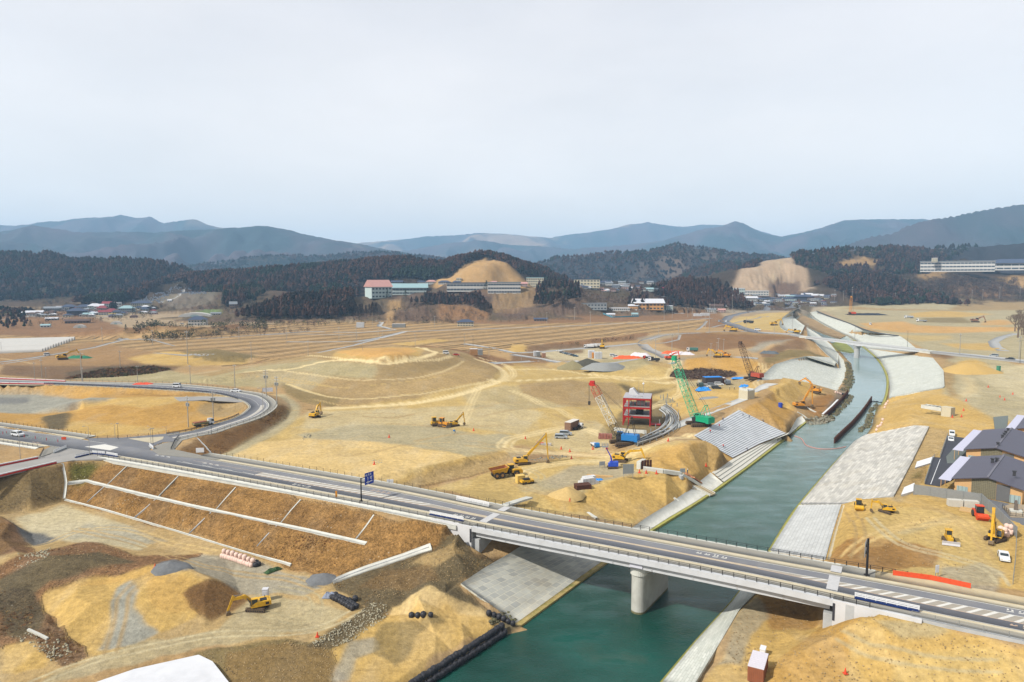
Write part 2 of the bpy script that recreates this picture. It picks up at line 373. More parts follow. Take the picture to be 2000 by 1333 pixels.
def ridge_h(R,x,y):
 P=R['P'];out=np.full(x.shape,-50.0);wmax=max(R['wf'],R['wb'])
 lo=P.min(0);hi=P.max(0)
 m=(x>lo[0]-wmax)&(x<hi[0]+wmax)&(y>lo[1]-wmax)&(y<hi[1]+wmax)
 if not m.any():return out
 X=x[m];Y=y[m]
 wn=wmax*.16
 Xw=X+wn*fbm(X/wmax*3.1,Y/wmax*3.1,5,3);Yw=Y+wn*fbm(X/wmax*3.1,Y/wmax*3.1,11,3)
 best=np.full(X.shape,1e9);bz=np.zeros(X.shape);sg=np.zeros(X.shape)
 for(x0,y0,z0),(x1,y1,z1)in zip(P,P[1:]):
  dx,dy=x1-x0,y1-y0;L2=dx*dx+dy*dy
  t=np.clip(((Xw-x0)*dx+(Yw-y0)*dy)/L2,0,1)
  d=np.hypot(Xw-x0-t*dx,Yw-y0-t*dy)
  k=d<best
  best[k]=d[k];bz[k]=(z0+t*(z1-z0))[k];sg[k]=((Yw-y0-t*dy))[k]
 w=np.where(sg<0,R['wf'],R['wb']);u=np.clip(best/w,0,1.02)
 prof=np.where(u<1,(.5+.5*np.cos(PI*np.clip(u,0,1)**.85))**R['pw'],0)
 prof=.55*prof+.45*np.clip(1-u,0,1)
 z=R['base']+(bz-R['base'])*prof
 if R['amp']:
  sc=R['amp']*4.2
  rn=1-np.abs(fbm(X/sc,Y/sc,21,5))*3.2
  z=z+R['amp']*(rn-.75)*np.clip(u*3.0,0,1)*np.clip((1.02-u)*3,0,1)
 z=np.where(u>=1,-50.0,z)
 out[m]=z
 return out
def hills_h(x,y,far_only=False):
 h=np.full(x.shape,-50.0)
 for R in RID:h=np.maximum(h,ridge_h(R,x,y))
 return h
def radii(r0,r1,f):
 r=[r0]
 while r[-1]<r1:r.append(r[-1]+f(r[-1]))
 return np.array(r)
NA=1150;A0,A1=math.radians(-44),math.radians(44)
AZ=np.linspace(A0,A1,NA)
RR=radii(84,2750,lambda r:min(max(.32,r*r/62000.0),3.0+r*.0035))
gA,gR=np.meshgrid(AZ,RR);GX=(gR*np.sin(gA));GY=(gR*np.cos(gA))
fx_,fy_=GX.ravel().tolist(),GY.ravel().tolist()
GT=np.array([tin_h(a,b)for a,b in zip(fx_,fy_)]).reshape(GX.shape)
hh=hills_h(GX,GY)
HILL=hh>GT
GZ=np.maximum(GT,hh)
def H_np(x,y):
 x=np.asarray(x,float);y=np.asarray(y,float)
 r=np.hypot(x,y);a=np.arctan2(x,y)
 ia=np.clip((a-A0)/(A1-A0)*(NA-1),0,NA-1.001);ir=np.interp(r,RR,np.arange(len(RR)));ir=np.clip(ir,0,len(RR)-1.001)
 i0=ir.astype(int);j0=ia.astype(int);fi=ir-i0;fj=ia-j0
 return(GZ[i0,j0]*(1-fi)*(1-fj)+GZ[i0+1,j0]*fi*(1-fj)+GZ[i0,j0+1]*(1-fi)*fj+GZ[i0+1,j0+1]*fi*fj)
def H(x,y):return float(H_np(x,y))
_tt=radii(86,2740,lambda r:1.0+r*.004)
def at(px,py):
 d=ray(px,py);t=_tt/d.y
 h=H_np(d.x*t,d.y*t);z=CZ+d.z*t
 k=np.nonzero(z<=h)[0]
 if len(k)==0:i=len(t)-1;return Vector((d.x*t[i],d.y*t[i],h[i]))
 i=k[0]
 if i==0:return Vector((d.x*t[0],d.y*t[0],h[0]))
 a,b=t[i-1],t[i]
 for _ in range(14):
  m=(a+b)/2
  if CZ+d.z*m<=H(d.x*m,d.y*m):b=m
  else:a=m
 return Vector((d.x*b,d.y*b,H(d.x*b,d.y*b)))
X=GX.ravel();Y=GY.ravel();NV=X.size
RG=np.hypot(X,Y)
BASE=np.zeros((NV,3));VEG=np.zeros(NV);FLD=np.zeros(NV)
WX=X+(1.2+RG*.004)*fbm(X/(2.5+RG*.02),Y/(2.5+RG*.02),31,3)
WY=Y+(1.2+RG*.004)*fbm(X/(2.5+RG*.02),Y/(2.5+RG*.02),47,3)
pal=dict(track=(240,220,172),sand=(202,176,116),bright=(222,194,136),yellow=(204,172,106),mustard=(196,156,88),tan=(190,164,116),greysand=(182,171,138),pale=(204,192,158),gravel=(160,160,150),dkgravel=(118,120,122),brown=(132,102,66),dkbrown=(108,80,50),wet=(158,118,70),grass=(160,124,76),grass2=(140,108,68),weeds=(134,108,82),redweed=(148,114,82),pink=(178,156,132),field=(186,156,112),field2=(166,134,94),olive=(138,122,84),scrub=(112,92,80),pad=(176,164,126),slope=(172,148,106),stone=(112,100,76),bush=(88,84,72),green=(104,102,52),hillgrass=(186,152,104),litter=(104,92,72),moss=(150,150,70),mud=(112,104,82),town=(168,156,138),orange=(212,168,104),lawn=(120,140,92))
PC={k:np.array(C(*v))for k,v in pal.items()}
BASE[:]=PC['field']
def inpoly(P,x,y):
 c=np.zeros(x.shape,bool);n=len(P)
 for i in range(n):
  x0,y0=P[i];x1,y1=P[(i+1)%n]
  if y0==y1:continue
  k=((y0>y)!=(y1>y))&(x<(x1-x0)*(y-y0)/(y1-y0)+x0)
  c^=k
 return c
def paint(name,s,veg=0.0,sharp=False,amt=1.0,fld=0.0):
 P=[tuple(at(a,b).xy)for a,b in pts(s)]
 xs=[p[0]for p in P];ys=[p[1]for p in P]
 m=(X>min(xs)-8)&(X<max(xs)+8)&(Y>min(ys)-8)&(Y<max(ys)+8)
 idx=np.nonzero(m)[0]
 if not len(idx):return
 k=idx[inpoly(P,(X if sharp else WX)[idx],(Y if sharp else WY)[idx])]
 BASE[k]=BASE[k]*(1-amt)+PC[name]*amt;VEG[k]=VEG[k]*(1-amt)+veg*amt;FLD[k]=fld
def stroke(name,s,w,amt=.8,veg=0.0,tracks=False,smooth=True,w2=None):
 P=[at(a,b).xy for a,b in pts(s)]
 P3=[(p[0],p[1],0)for p in P]
 if smooth and len(P3)>2:P3=catmull(P3,5)
 P=np.array([(p[0],p[1])for p in P3]);L=w*1.4
 m=(X>P[:,0].min()-L)&(X<P[:,0].max()+L)&(Y>P[:,1].min()-L)&(Y<P[:,1].max()+L)
 idx=np.nonzero(m)[0]
 if not len(idx):return
 x=WX[idx]*.35+X[idx]*.65;y=WY[idx]*.35+Y[idx]*.65;best=np.full(x.shape,1e9)
 for(x0,y0),(x1,y1)in zip(P,P[1:]):
  dx,dy=x1-x0,y1-y0;L2=dx*dx+dy*dy+1e-9
  t=np.clip(((x-x0)*dx+(y-y0)*dy)/L2,0,1)
  best=np.minimum(best,np.hypot(x-x0-t*dx,y-y0-t*dy))
 a=np.clip((w/2-best)/(w*.18),0,1)*amt
 if tracks:a=a*(.62+.38*np.cos(best/w*2*PI*2.6))
 a=a[:,None]
 BASE[idx]=BASE[idx]*(1-a)+PC[name]*a;VEG[idx]=VEG[idx]*(1-a[:,0])+veg*a[:,0]
FULL='-600,%d 2600,%d'
far=Y>900
BASE[far]=PC['town']*.55+PC['field']*.45
n_=fbm(X/60,Y/60,3,4)[:,None]
BASE=BASE*(1+.25*np.clip(n_,-1,1))
paint('redweed','-500,612 -200,606 0,600 150,610 240,640 500,640 740,624 1000,615 1400,605 1440,640 1300,640 1000,634 700,640 500,655 200,660 0,655 -500,660',.7)
paint('field','-500,655 0,655 230,655 260,665 480,645 560,625 740,622 1000,634 1380,624 1372,640 1290,652 1200,668 1100,676 1020,688 940,690 860,690 740,684 650,690 500,712 380,712 200,705 0,712 -500,712',.25,fld=1.0)
paint('redweed','1060,672 1140,664 1220,655 1270,650 1260,660 1200,668 1090,680',.8)
paint('weeds','0,700 100,690 200,700 330,700 370,712 300,735 130,742 0,732',.7)
paint('field2','-400,672 60,690 180,668 360,700 200,716 -400,716',.3)
paint('yellow','250,700 330,686 420,690 500,700 480,712 340,716 280,712',.1)
paint('olive','350,688 420,682 500,696 490,706 400,705',.3)
paint('redweed','500,706 640,692 690,680 840,676 900,684 960,694 1000,706 1080,700 1060,716 980,716 880,694 700,684 620,700 520,714',.8)
paint('yellow','760,672 850,662 880,666 800,676',.1)
paint('yellow','1000,672 1030,674 1026,690 990,688',.1)
paint('weeds','1030,674 1130,672 1160,680 1100,686 1030,688',.6)
paint('gravel','1020,690 1120,680 1240,672 1330,655 1330,650 1240,660 1270,690 1300,700 1420,690 1480,700 1490,712 1300,712 1180,705 1090,708 1050,704',0,amt=.5)
paint('pale','1050,700 1075,684 1160,680 1260,686 1300,702 1180,706 1110,704',0,amt=.8)
paint('weeds','1090,686 1140,683 1140,690 1110,694',.6)
paint('weeds','1000,690 1050,690 1080,704 1000,706',.6)
paint('redweed','1290,665 1330,655 1330,650 1560,656 1575,664 1480,676 1420,684 1340,686 1300,676',.15)
paint('brown','1325,652 1450,646 1570,658 1520,668 1440,680 1330,676',.1,amt=.35)
paint('gravel','1455,684 1480,672 1530,664 1560,662 1500,676 1470,690',0,amt=.8)
paint('weeds','1480,690 1530,670 1572,664 1577,680 1540,684 1500,700',.2)
paint('olive','1495,704 1520,690 1580,680 1634,712 1620,708 1573,694 1512,712 1500,716',.2)
paint('slope','330,740 500,712 600,694 660,684 760,676 860,680 930,700 975,722 965,745 900,768 800,782 700,795 640,796 590,786 540,756 420,744',.1)
paint('pad','400,738 500,716 620,704 735,714 730,740 640,735 560,722',0)
paint('olive','735,714 850,700 905,706 850,729 740,741',.1,amt=.3)
paint('greysand','440,748 545,722 640,735 600,765 540,752',0,amt=.7)
paint('olive','545,744 600,762 660,776 650,796 590,786 560,768',.15,amt=.75)
paint('yellow','655,690 700,681 760,678 800,679 830,684 820,698 755,709 700,706 650,700',0,amt=.9)
paint('orange','700,688 750,682 800,684 800,700 755,706 715,700',0,amt=.5)
paint('tan','800,742 905,712 960,722 940,748 860,762 790,771 700,772',.05,amt=.6)
paint('sand','985,712 1200,722 1340,716 1400,745 1380,770 1300,800 1250,850 1150,885 1020,870 900,900 735,942 450,895 560,822 640,797 800,780 960,745',0)
paint('greysand','580,850 700,828 860,832 940,850 1000,850 980,880 912,893 860,880 700,868 620,865',0)
paint('pale','600,805 760,800 980,790 1060,806 1020,850 900,835 760,828 640,840 590,835',0,amt=.6)
paint('greysand','900,770 1010,752 1140,760 1130,790 1020,800 930,800',0,amt=.6)
paint('bright','440,892 500,866 590,858 700,862 780,868 912,893 820,915 735,942 600,918',0)
paint('yellow','735,942 860,908 912,893 1000,876 1010,890 960,905 900,915 822,952',.12)
paint('tan','745,945 860,915 960,890 1000,888 957,918 880,935 822,954 870,962',.3)
paint('sand','822,955 957,922 1080,895 1180,890 1250,875 1330,860 1430,893 1385,925 1262,1012 1240,1030 975,984',0)
paint('yellow','1040,960 1110,968 1180,950 1240,925 1320,945 1345,955 1262,1012 1230,1022 1100,1000',0)
paint('mustard','1250,890 1320,868 1420,880 1430,895 1385,925 1345,945 1300,925 1240,915',0,amt=.7)
paint('gravel','1085,925 1120,910 1180,906 1220,915 1250,925 1220,936 1120,950 1060,955 1040,945',0,amt=.6)
paint('greysand','1005,945 1040,935 1090,950 1150,960 1090,970 1010,960',0,amt=.7)
paint('pale','1080,840 1160,820 1200,850 1180,885 1100,880 1070,868',0,amt=.5)
paint('gravel','985,882 1020,880 1030,895 1000,900',0,amt=.6)
paint('weeds','1026,892 1060,884 1120,890 1060,906 1022,904',.3,amt=.6)
paint('slope','1010,750 1110,742 1200,748 1230,790 1110,795 1060,780 1020,770',.05)
paint('stone','1203,750 1235,775 1290,770 1320,752 1350,748 1340,742 1310,760 1260,766 1225,752',.3)
paint('stone','1240,782 1290,782 1320,800 1330,820 1300,845 1240,862 1190,858 1180,845 1220,800',.15,amt=.8)
paint('yellow','1300,778 1330,760 1400,752 1470,745 1480,768 1440,785 1330,818 1318,800',0)
paint('mustard','1330,715 1345,700 1400,696 1470,698 1490,712 1500,726 1460,732 1400,728 1340,726',0)
paint('weeds','1306,738 1318,722 1360,720 1436,726 1440,734 1380,742 1320,744',1.0)
paint('greysand','1340,745 1380,742 1450,736 1470,742 1440,758 1380,760 1330,754',0,amt=.7)
paint('sand','1000,708 1180,706 1300,704 1320,716 1300,730 1180,716 1010,722',0,amt=.5)
paint('pad','1165,712 1180,702 1262,700 1270,712 1240,722 1170,724',0)
paint('mustard','1440,804 1470,790 1500,772 1545,740 1580,748 1560,800 1535,845 1500,830',0)
paint('yellow','1500,762 1545,736 1600,760 1612,768 1570,780 1540,800',0)
paint('wet','1570,790 1600,775 1635,772 1612,812 1590,812 1580,800',0)
paint('dkgravel','1632,762 1650,745 1668,740 1665,710 1650,695 1680,720 1675,760 1660,795 1630,815 1600,835 1570,832 1575,820 1612,816',.3,amt=.6)
paint('olive','1636,700 1660,710 1668,745 1650,765 1640,762 1652,740',.5)
paint('mustard','0,752 250,758 420,770 480,790 470,811 440,822 380,840 320,846 170,853 80,838 0,824 -400,800 -400,750',0)
paint('brown','170,760 420,771 470,782 350,776 200,768',.3,amt=.5)
paint('gravel','-400,775 0,768 60,765 120,775 180,778 240,777 210,788 150,790 120,803 40,808 0,806 -400,806',0)
paint('dkgravel','-200,780 0,778 60,776 60,786 0,790 -200,795',0,amt=.8)
paint('dkgravel','120,790 160,785 230,778 215,787 130,800',0,amt=.6)
paint('stone','80,820 110,808 140,812 135,838 100,838',.3)
paint('yellow','140,812 160,798 280,797 350,785 420,779 340,774 250,776 190,788 150,800',0)
paint('mustard','140,812 160,800 285,800 290,826 220,832 140,835',0)
paint('slope','390,790 420,782 478,786 476,800 440,815 400,815 385,800',.4)
paint('yellow','134,838 140,822 290,835 330,838 320,846 170,853',0)
paint('pale','340,780 390,775 470,774 478,782 400,781 350,783',0)
paint('brown','340,880 385,853 450,838 500,822 540,800 545,787 566,800 560,820 520,848 470,870 430,890 350,893',.45)
paint('grass2','345,878 390,858 420,880 410,892 360,890',.4)
paint('dkbrown','400,858 480,835 540,805 560,812 470,862 430,880',.4,amt=.6)
stroke('greysand','545,772 572,790 575,805 560,825 520,852 475,874 435,890',7,1)
paint('pad','130,741 200,730 330,724 420,735 500,742 540,756 500,758 400,750 250,746',0)
stroke('pale','170,745 300,738 400,728 520,712 620,700',4,.8)
paint('bush','130,728 200,716 300,714 330,720 240,728 140,738',1.0,amt=.7)
paint('weeds','-400,925 0,925 128,905 128,985 60,1000 0,1008 -400,1020',.35)
paint('olive','-400,930 0,930 125,912 122,980 0,1003 -400,1010',.25,amt=.7)
paint('grass','125,903 250,900 870,1034 862,1062 715,1112 650,1133 560,1103 370,1045 128,978',1.0)
paint('green','128,908 205,900 170,942 133,945',1.0)
for i,(x0,x1)in enumerate(((215,250),(300,330),(400,440),(560,600),(650,690))):
 paint('grass2','%d,%d %d,%d %d,%d %d,%d'%(x0,903+(x0-215)*.2+8,x1+20,903+(x1-215)*.2+6,x1-10,965+(x1-215)*.2,x0-60,955+(x0-215)*.2),1.0,amt=.7)
paint('tan','-400,1010 0,1005 125,980 280,1020 480,1080 650,1135 720,1190 640,1260 420,1262 0,1340 -400,1340',.05)
paint('pale','30,1010 125,985 200,1010 300,1045 280,1075 150,1060 60,1040',0)
paint('gravel','90,1060 180,1022 260,1030 330,1060 260,1060 170,1050',0,amt=.6)
paint('redweed','0,1015 30,1020 60,1080 0,1085 -300,1085 -300,1010',.6)
paint('brown','-300,1010 0,1008 20,1020 15,1055 50,1062 0,1085 -300,1085',.6)
paint('dkgravel','12,1010 40,1030 90,1045 110,1055 60,1068 50,1058',.2)
paint('redweed','0,1105 60,1080 170,1058 270,1085 400,1085 330,1100 180,1130 90,1170 90,1240 0,1270 -300,1270 -300,1100',.9)
paint('stone','0,1130 90,1085 200,1080 260,1098 130,1130 80,1150 75,1230 30,1250 0,1245',.5)
paint('litter','0,1155 70,1145 85,1170 60,1230 0,1235',.9,amt=.7)
paint('yellow','80,1190 90,1155 160,1130 290,1105 330,1100 410,1128 380,1210 300,1240 210,1282 110,1260',.05)
paint('mustard','95,1150 280,1108 400,1130 380,1190 330,1200 290,1180 280,1130 200,1145',.05,amt=.4)
paint('brown','365,1155 410,1128 455,1140 490,1170 450,1200 400,1215 375,1190',.35)
paint('dkbrown','375,1150 420,1145 440,1175 390,1190',.3,amt=.5)
paint('gravel','215,1185 225,1150 255,1130 262,1160 262,1185 300,1240 260,1262 200,1270 220,1220',0)
paint('gravel','330,1100 400,1085 500,1092 640,1140 600,1160 480,1160 410,1125',0,amt=.75)
paint('dkgravel','305,1100 330,1094 365,1100 370,1112 330,1114',0)
paint('greysand','500,1160 600,1170 680,1190 640,1230 480,1250 300,1290 60,1340 100,1310 250,1262 420,1235',0,amt=.8)
paint('yellow','0,1262 60,1250 100,1280 80,1305 0,1320',0)
paint('weeds','55,1230 110,1225 165,1262 170,1280 110,1300 90,1270',.8)
paint('olive','460,1260 560,1248 660,1262 650,1333 630,1420 380,1420 380,1280',.3)
paint('grass','440,1275 560,1252 655,1270 640,1400 440,1400',.35,amt=.35)
paint('dkgravel','605,1127 640,1121 655,1132 640,1142 605,1140',0,amt=.9)
paint('stone','650,1135 860,1066 880,1048 930,1085 1000,1085 900,1142 960,1200 860,1165 740,1190 690,1170',.6)
paint('tan','800,1100 870,1070 905,1085 860,1110',.1,amt=.7)
paint('grass2','750,1118 840,1100 870,1135 800,1150 700,1150',.5,amt=.4)
paint('bright','765,1198 770,1180 830,1145 845,1143 870,1160 930,1180 945,1196 900,1206 800,1206',0,amt=.85)
paint('yellow','700,1190 760,1200 940,1198 970,1215 770,1333 680,1333 640,1260',0)
paint('stone','595,1262 720,1180 755,1178 755,1205 690,1250 660,1265',.35)
paint('gravel','660,1300 690,1250 740,1245 750,1270 700,1290 680,1333 650,1333',.1,amt=.75)
paint('olive','750,1215 820,1210 880,1215 820,1240 760,1300 730,1280',.1,amt=.7)
paint('dkbrown','880,1040 925,1083 1000,1083 960,1100 930,1090',.2,amt=.5)
paint('yellow','1360,1345 1420,1262 1445,1195 1480,1160 1600,1160 1600,1230 1700,1200 2000,1262 2300,1340 2300,1480 1360,1480',0)
paint('gravel','1400,1300 1420,1262 1445,1200 1480,1165 1500,1200 1470,1240 1440,1300',0,amt=.6)
paint('wet','1480,1160 1600,1160 1600,1215 1500,1225',0,amt=.7)
paint('mustard','1480,1345 1510,1300 1600,1225 1690,1200 1660,1260 1620,1345',0,amt=.8)
paint('bright','1640,1230 1720,1225 1740,1290 1660,1290',0,amt=.6)
paint('greysand','1700,1210 1800,1215 1860,1235 1760,1245',.1,amt=.7)
paint('sand','1740,1280 1900,1260 2000,1290 2200,1333 2200,1450 1740,1400',0,amt=.8)
paint('yellow','1600,1165 1612,1092 1632,1030 1640,985 1745,968 1815,833 1785,830 1700,848 1690,850 1706,812 1730,781 1745,775 1840,755 2400,755 2400,1200 1640,1120',0)
paint('sand','1700,1000 1780,990 1900,1010 1960,1060 1950,1140 1780,1115 1700,1080',0)
paint('wet','1615,1105 1640,1062 1710,1050 1790,1060 1830,1075 1830,1110 1740,1110 1640,1115',0,amt=.85)
paint('dkbrown','1650,1075 1720,1060 1780,1080 1770,1105 1700,1110 1650,1105',0,amt=.25)
paint('gravel','1840,1110 1920,1100 1960,1120 1950,1160 1900,1160 1840,1130',0,amt=.6)
paint('tan','1785,880 1815,833 1850,840 1870,860 1840,880 1800,940 1760,985 1745,970',.5)
paint('grass','1780,935 1815,905 1810,930 1775,950',.8,amt=.5)
paint('green','1785,925 1805,918 1800,930 1782,938',1,amt=.6)
paint('greysand','1840,770 1850,700 1900,690 2000,720 2300,740 2300,860 2000,830 1940,820 1900,790',0)
paint('slope','1850,700 1870,720 1860,755 1880,780 1860,775 1845,755 1842,725',.2)
paint('yellow','1858,728 1880,704 1905,703 1935,722 1920,731 1880,731',0)
paint('pale','1900,735 1960,715 2000,712 2300,720 2300,790 2000,780 1940,755',0,amt=.8)
paint('pale','1875,738 1900,736 1912,775 1885,778',0,amt=.8)
paint('greysand','1740,655 1755,655 2200,655 2200,720 2000,705 1830,688',0)
paint('greysand','1590,600 1700,592 2200,590 2200,655 1755,657 1660,632',0)
paint('orange','1680,632 1760,628 1790,636 1990,640 1985,648 1760,650 1700,642',0,amt=.9)
paint('yellow','1770,612 1840,607 1940,614 1880,620 1780,620',0)
paint('orange','1920,628 1960,624 1985,632 1960,636 1915,636',0,amt=.8)
paint('yellow','1830,670 1940,670 1955,686 1880,682',0,amt=.9)
paint('sand','1750,655 1860,655 1860,662 1790,668',0,amt=.7)
paint('olive','1800,622 1880,620 1900,632 1800,630',.2,amt=.8)
paint('slope','1640,604 1760,590 1870,585 2000,582 2300,580 2300,608 2000,606 1860,608 1700,606',.3)
paint('greysand','1660,598 1760,590 1878,586 1850,606 1700,602',.1)
paint('weeds','1815,690 1860,695 1870,702 1840,700 1820,697',.5)
stroke('bright','1780,830 1850,790 1900,760 1880,735',6,.5,tracks=True)
stroke('bright','1700,1060 1800,1010 1900,1040',5,.5,tracks=True)
stroke('greysand','1760,1040 1800,1030 1850,1015',3,.6)
paint('sand','1440,620 1500,612 1545,612 1525,640 1545,650 1470,645 1420,630',0)
paint('redweed','1560,615 1590,628 1640,655 1655,668 1600,658 1562,640',.8)
paint('town','1300,572 1560,570 1700,590 1600,604 1500,612 1380,606 1300,600',.3)
paint('moss','1618,672 1650,672 1668,684 1660,690 1630,684',.6)
for L in(WL_L,WL_R):
 P=[W(a,b,0)for a,b in pts(L)];P2=np.array([(p.x,p.y)for p in P]);best=np.full(NV,1e9)
 m=np.nonzero((Y<1500)&(GT.ravel()<2))[0]
 x=X[m];y=Y[m];b=np.full(x.shape,1e9)
 for(x0,y0),(x1,y1)in zip(P2,P2[1:]):
  dx,dy=x1-x0,y1-y0;t=np.clip(((x-x0)*dx+(y-y0)*dy)/(dx*dx+dy*dy),0,1)
  b=np.minimum(b,np.hypot(x-x0-t*dx,y-y0-t*dy))
 k=m[b<1.6];BASE[k]=PC['mud'];
k=GT.ravel()<-.3;BASE[k]=PC['mud']*.6
hl=HILL.ravel()
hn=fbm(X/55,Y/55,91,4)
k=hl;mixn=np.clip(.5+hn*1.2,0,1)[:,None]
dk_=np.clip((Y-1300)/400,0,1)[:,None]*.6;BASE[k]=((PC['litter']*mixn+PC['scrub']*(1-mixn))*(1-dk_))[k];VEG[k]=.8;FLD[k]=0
paint('hillgrass','846,562 888,532 922,511 945,504 970,510 1006,531 1050,562 960,572',.15)
paint('pink','1402,566 1440,533 1480,516 1530,504 1562,520 1590,566 1480,574',.1)
paint('greysand','1500,548 1530,512 1540,512 1515,550',.1,amt=.4)
paint('scrub','1498,560 1520,545 1560,548 1562,572 1500,576',.8)
paint('hillgrass','1625,520 1660,506 1700,505 1735,512 1700,524 1640,524',.5,amt=.7)
paint('hillgrass','750,640 760,590 770,585 790,590 770,625',.5,amt=.7)
paint('hillgrass','960,600 975,570 1030,560 1055,570 1045,600 1010,612 970,612',.5,amt=.4)
paint('redweed','840,595 900,592 960,612 950,628 860,625',.9)
paint('hillgrass','1775,530 1850,528 1840,545 1790,545',.5,amt=.6)
paint('hillgrass','1930,545 1990,535 2050,545 2050,560 1950,558',.5,amt=.8)
paint('redweed','1850,560 1960,558 1990,580 1870,582',.8,amt=.6)
stroke('greysand','200,618 260,606 320,588 350,578',8,.9)
paint('gravel','300,588 350,572 430,572 400,596 330,600',0,amt=.25)
paint('lawn','380,612 420,605 435,612 400,618',.2)
def blur(A,ra,rr):
 A=A.reshape(len(RR),NA,-1)
 for ax,r in((1,ra),(0,rr)):
  B=np.zeros_like(A);c=0
  for k in range(-r,r+1):B+=np.roll(A,k,ax);c+=1
  A=B/c
 return A.reshape(NV,-1)
B1=blur(BASE,2,1);B2=blur(blur(B1,4,2),3,1);mk=np.clip(.5+1.3*fbm(X/7,Y/7,55,4),0,1)[:,None];mk2=np.clip(.15+1.1*fbm(X/2.2,Y/2.2,56,3),0,1)[:,None]
BASE=(B1*(1-.6*mk)+B2*.6*mk)*(1-mk2*.4)+BASE*mk2*.4
q1=np.clip(fbm(X/5,Y/14,81,5)*1.6,-1,1)[:,None];q2=np.clip(fbm(X/1.3,Y/1.3,82,3),-1,1)[:,None]
lum=BASE.mean(1)[:,None]
BASE=BASE*(1+.07*q1+.06*q2);BASE=BASE*(1-.22*np.clip(q1,0,1))+(lum*np.array([1.03,1.0,.86]))*.22*np.clip(q1,0,1)
for s,w,a in(('640,797 760,790 870,776 960,752 1000,735 990,715 940,700',5,.8),('940,748 920,790 900,830',5,.6),('960,742 1060,742 1160,738 1260,745 1310,748 1340,738',6,.9),('1005,722 1080,722 1180,735 1300,738 1320,725 1312,700',5,.8),('1330,742 1330,765 1300,785 1260,800',6,.85),('1000,765 1040,780 1090,800 1130,820',5,.6),('1180,850 1130,835 1080,840 1010,855 985,870 1000,880 1080,885 1160,890 1230,885 1300,860 1350,850',6,.9),('1350,850 1400,850 1440,800',4,.5),('1180,900 1100,905 1040,915 1010,930',6,.7),('600,695 700,706 800,702 850,690 820,680',3.5,.9),('850,690 880,695 850,704 760,710',3.5,.9),('1490,712 1500,725 1480,745 1490,760',6,.7),('1300,700 1320,712 1310,735',8,.7),('0,700 60,710',3,.5)):
 stroke('track',s,w*1.15,a,tracks=True)
for s in('545,742 660,757 740,752 850,737 905,722','560,750 660,777 790,771 963,743','490,735 560,740 650,757'):
 stroke('sand',s,1.6,.6)
rng=np.random.RandomState(4)
for i in range(46):
 px,py=rng.uniform(560,1180),rng.uniform(770,890);dx,dy=rng.uniform(40,130),rng.uniform(-18,18)
 stroke(('bright','tan','greysand','slope')[i%4],'%f,%f %f,%f %f,%f'%(px,py,px+dx/2,py+dy/2+rng.uniform(-5,5),px+dx,py+dy),rng.uniform(1.2,4),rng.uniform(.25,.55),tracks=i%2==0)
def ruts(s,gauge=2.0,w=.36,name='tan',amt=.5,n=1,seed=0):
 rs_=np.random.RandomState(seed)
 for _ in range(n):
  ox,oy=rs_.uniform(-3,3),rs_.uniform(-2,2)
  P=[at(a+ox,b+oy)for a,b in pts(s)];P=catmull([(q.x,q.y,0)for q in P],5)
  for sd in(-.5,.5):
   Q=[]
   for k,q in enumerate(P):
    d=P[min(k+1,len(P)-1)]-P[max(k-1,0)];d.normalize();Q.append((q.x-d.y*gauge*sd,q.y+d.x*gauge*sd))
   Q=np.array(Q);m=np.nonzero((X>Q[:,0].min()-2)&(X<Q[:,0].max()+2)&(Y>Q[:,1].min()-2)&(Y<Q[:,1].max()+2))[0];x=X[m];y=Y[m];best=np.full(x.shape,1e9)
   for(x0,y0),(x1,y1)in zip(Q,Q[1:]):
    dx,dy=x1-x0,y1-y0;t=np.clip(((x-x0)*dx+(y-y0)*dy)/(dx*dx+dy*dy+1e-9),0,1);best=np.minimum(best,np.hypot(x-x0-t*dx,y-y0-t*dy))
   a=(np.clip((w-best)/(w*.5),0,1)*amt)[:,None];BASE[m]=BASE[m]*(1-a)+PC[name]*a
for k,(s,n)in enumerate((('60,1335 180,1290 300,1262 420,1240 560,1235 640,1220 700,1190',4),('640,1150 560,1130 500,1125 440,1115 380,1100 330,1085 260,1060 150,1035',4),('520,1200 580,1215 620,1190 600,1160 540,1150',3),('215,1275 235,1210 245,1160 290,1125 330,1110',4),('1650,1085 1700,1050 1760,1030 1830,1020 1900,1025',5),('1700,1010 1760,1060 1850,1085 1930,1110 1960,1140',5),('1780,990 1840,1000 1900,1040 1930,1090',4),('1640,1240 1700,1270 1800,1290 1950,1300',3),('1660,1000 1680,1040 1670,1090',3),('60,1070 150,1040 250,1035 330,1060 420,1080',3),('1060,880 1130,900 1200,905 1260,930',3),('1000,940 1060,965 1120,950 1190,930',4),('1030,915 1060,930 1050,950 1090,955',3))):
 ruts(s,name=('pale','tan','greysand','slope','bright')[k%5],amt=.34,n=n,seed=k)
paint('orange','655,689 700,682 755,679 800,680 815,686 790,694 740,698 690,696',0,amt=.75)
stroke('track','480,727 560,722 640,706 690,703 740,709 790,705 835,696 852,688 830,681 815,678',4.5,.85)
stroke('track','545,722 640,736 740,742 850,730 905,706',2.4,.45);stroke('track','560,751 660,778 790,772 870,762 963,743',2.6,.5);stroke('dkbrown','822,953 880,939 957,921 1010,912',1.2,.5)
stroke('track','640,799 700,796 790,790 880,776 960,752 985,735 968,715 930,702',6,.7)
BASE*=np.array([1.01,.985,.93])
fine=fbm(X/3.0,Y/3.0,61,3)*.10+fbm(X/18,Y/18,71,3)*.22
fine=np.where(GT.ravel()<1.2,0,fine*(1+.5*VEG))+np.where((VEG>.25)&(GT.ravel()>1.5),fbm(X/1.4,Y/1.4,63,2)*.05,0)
flat=np.zeros(NV)
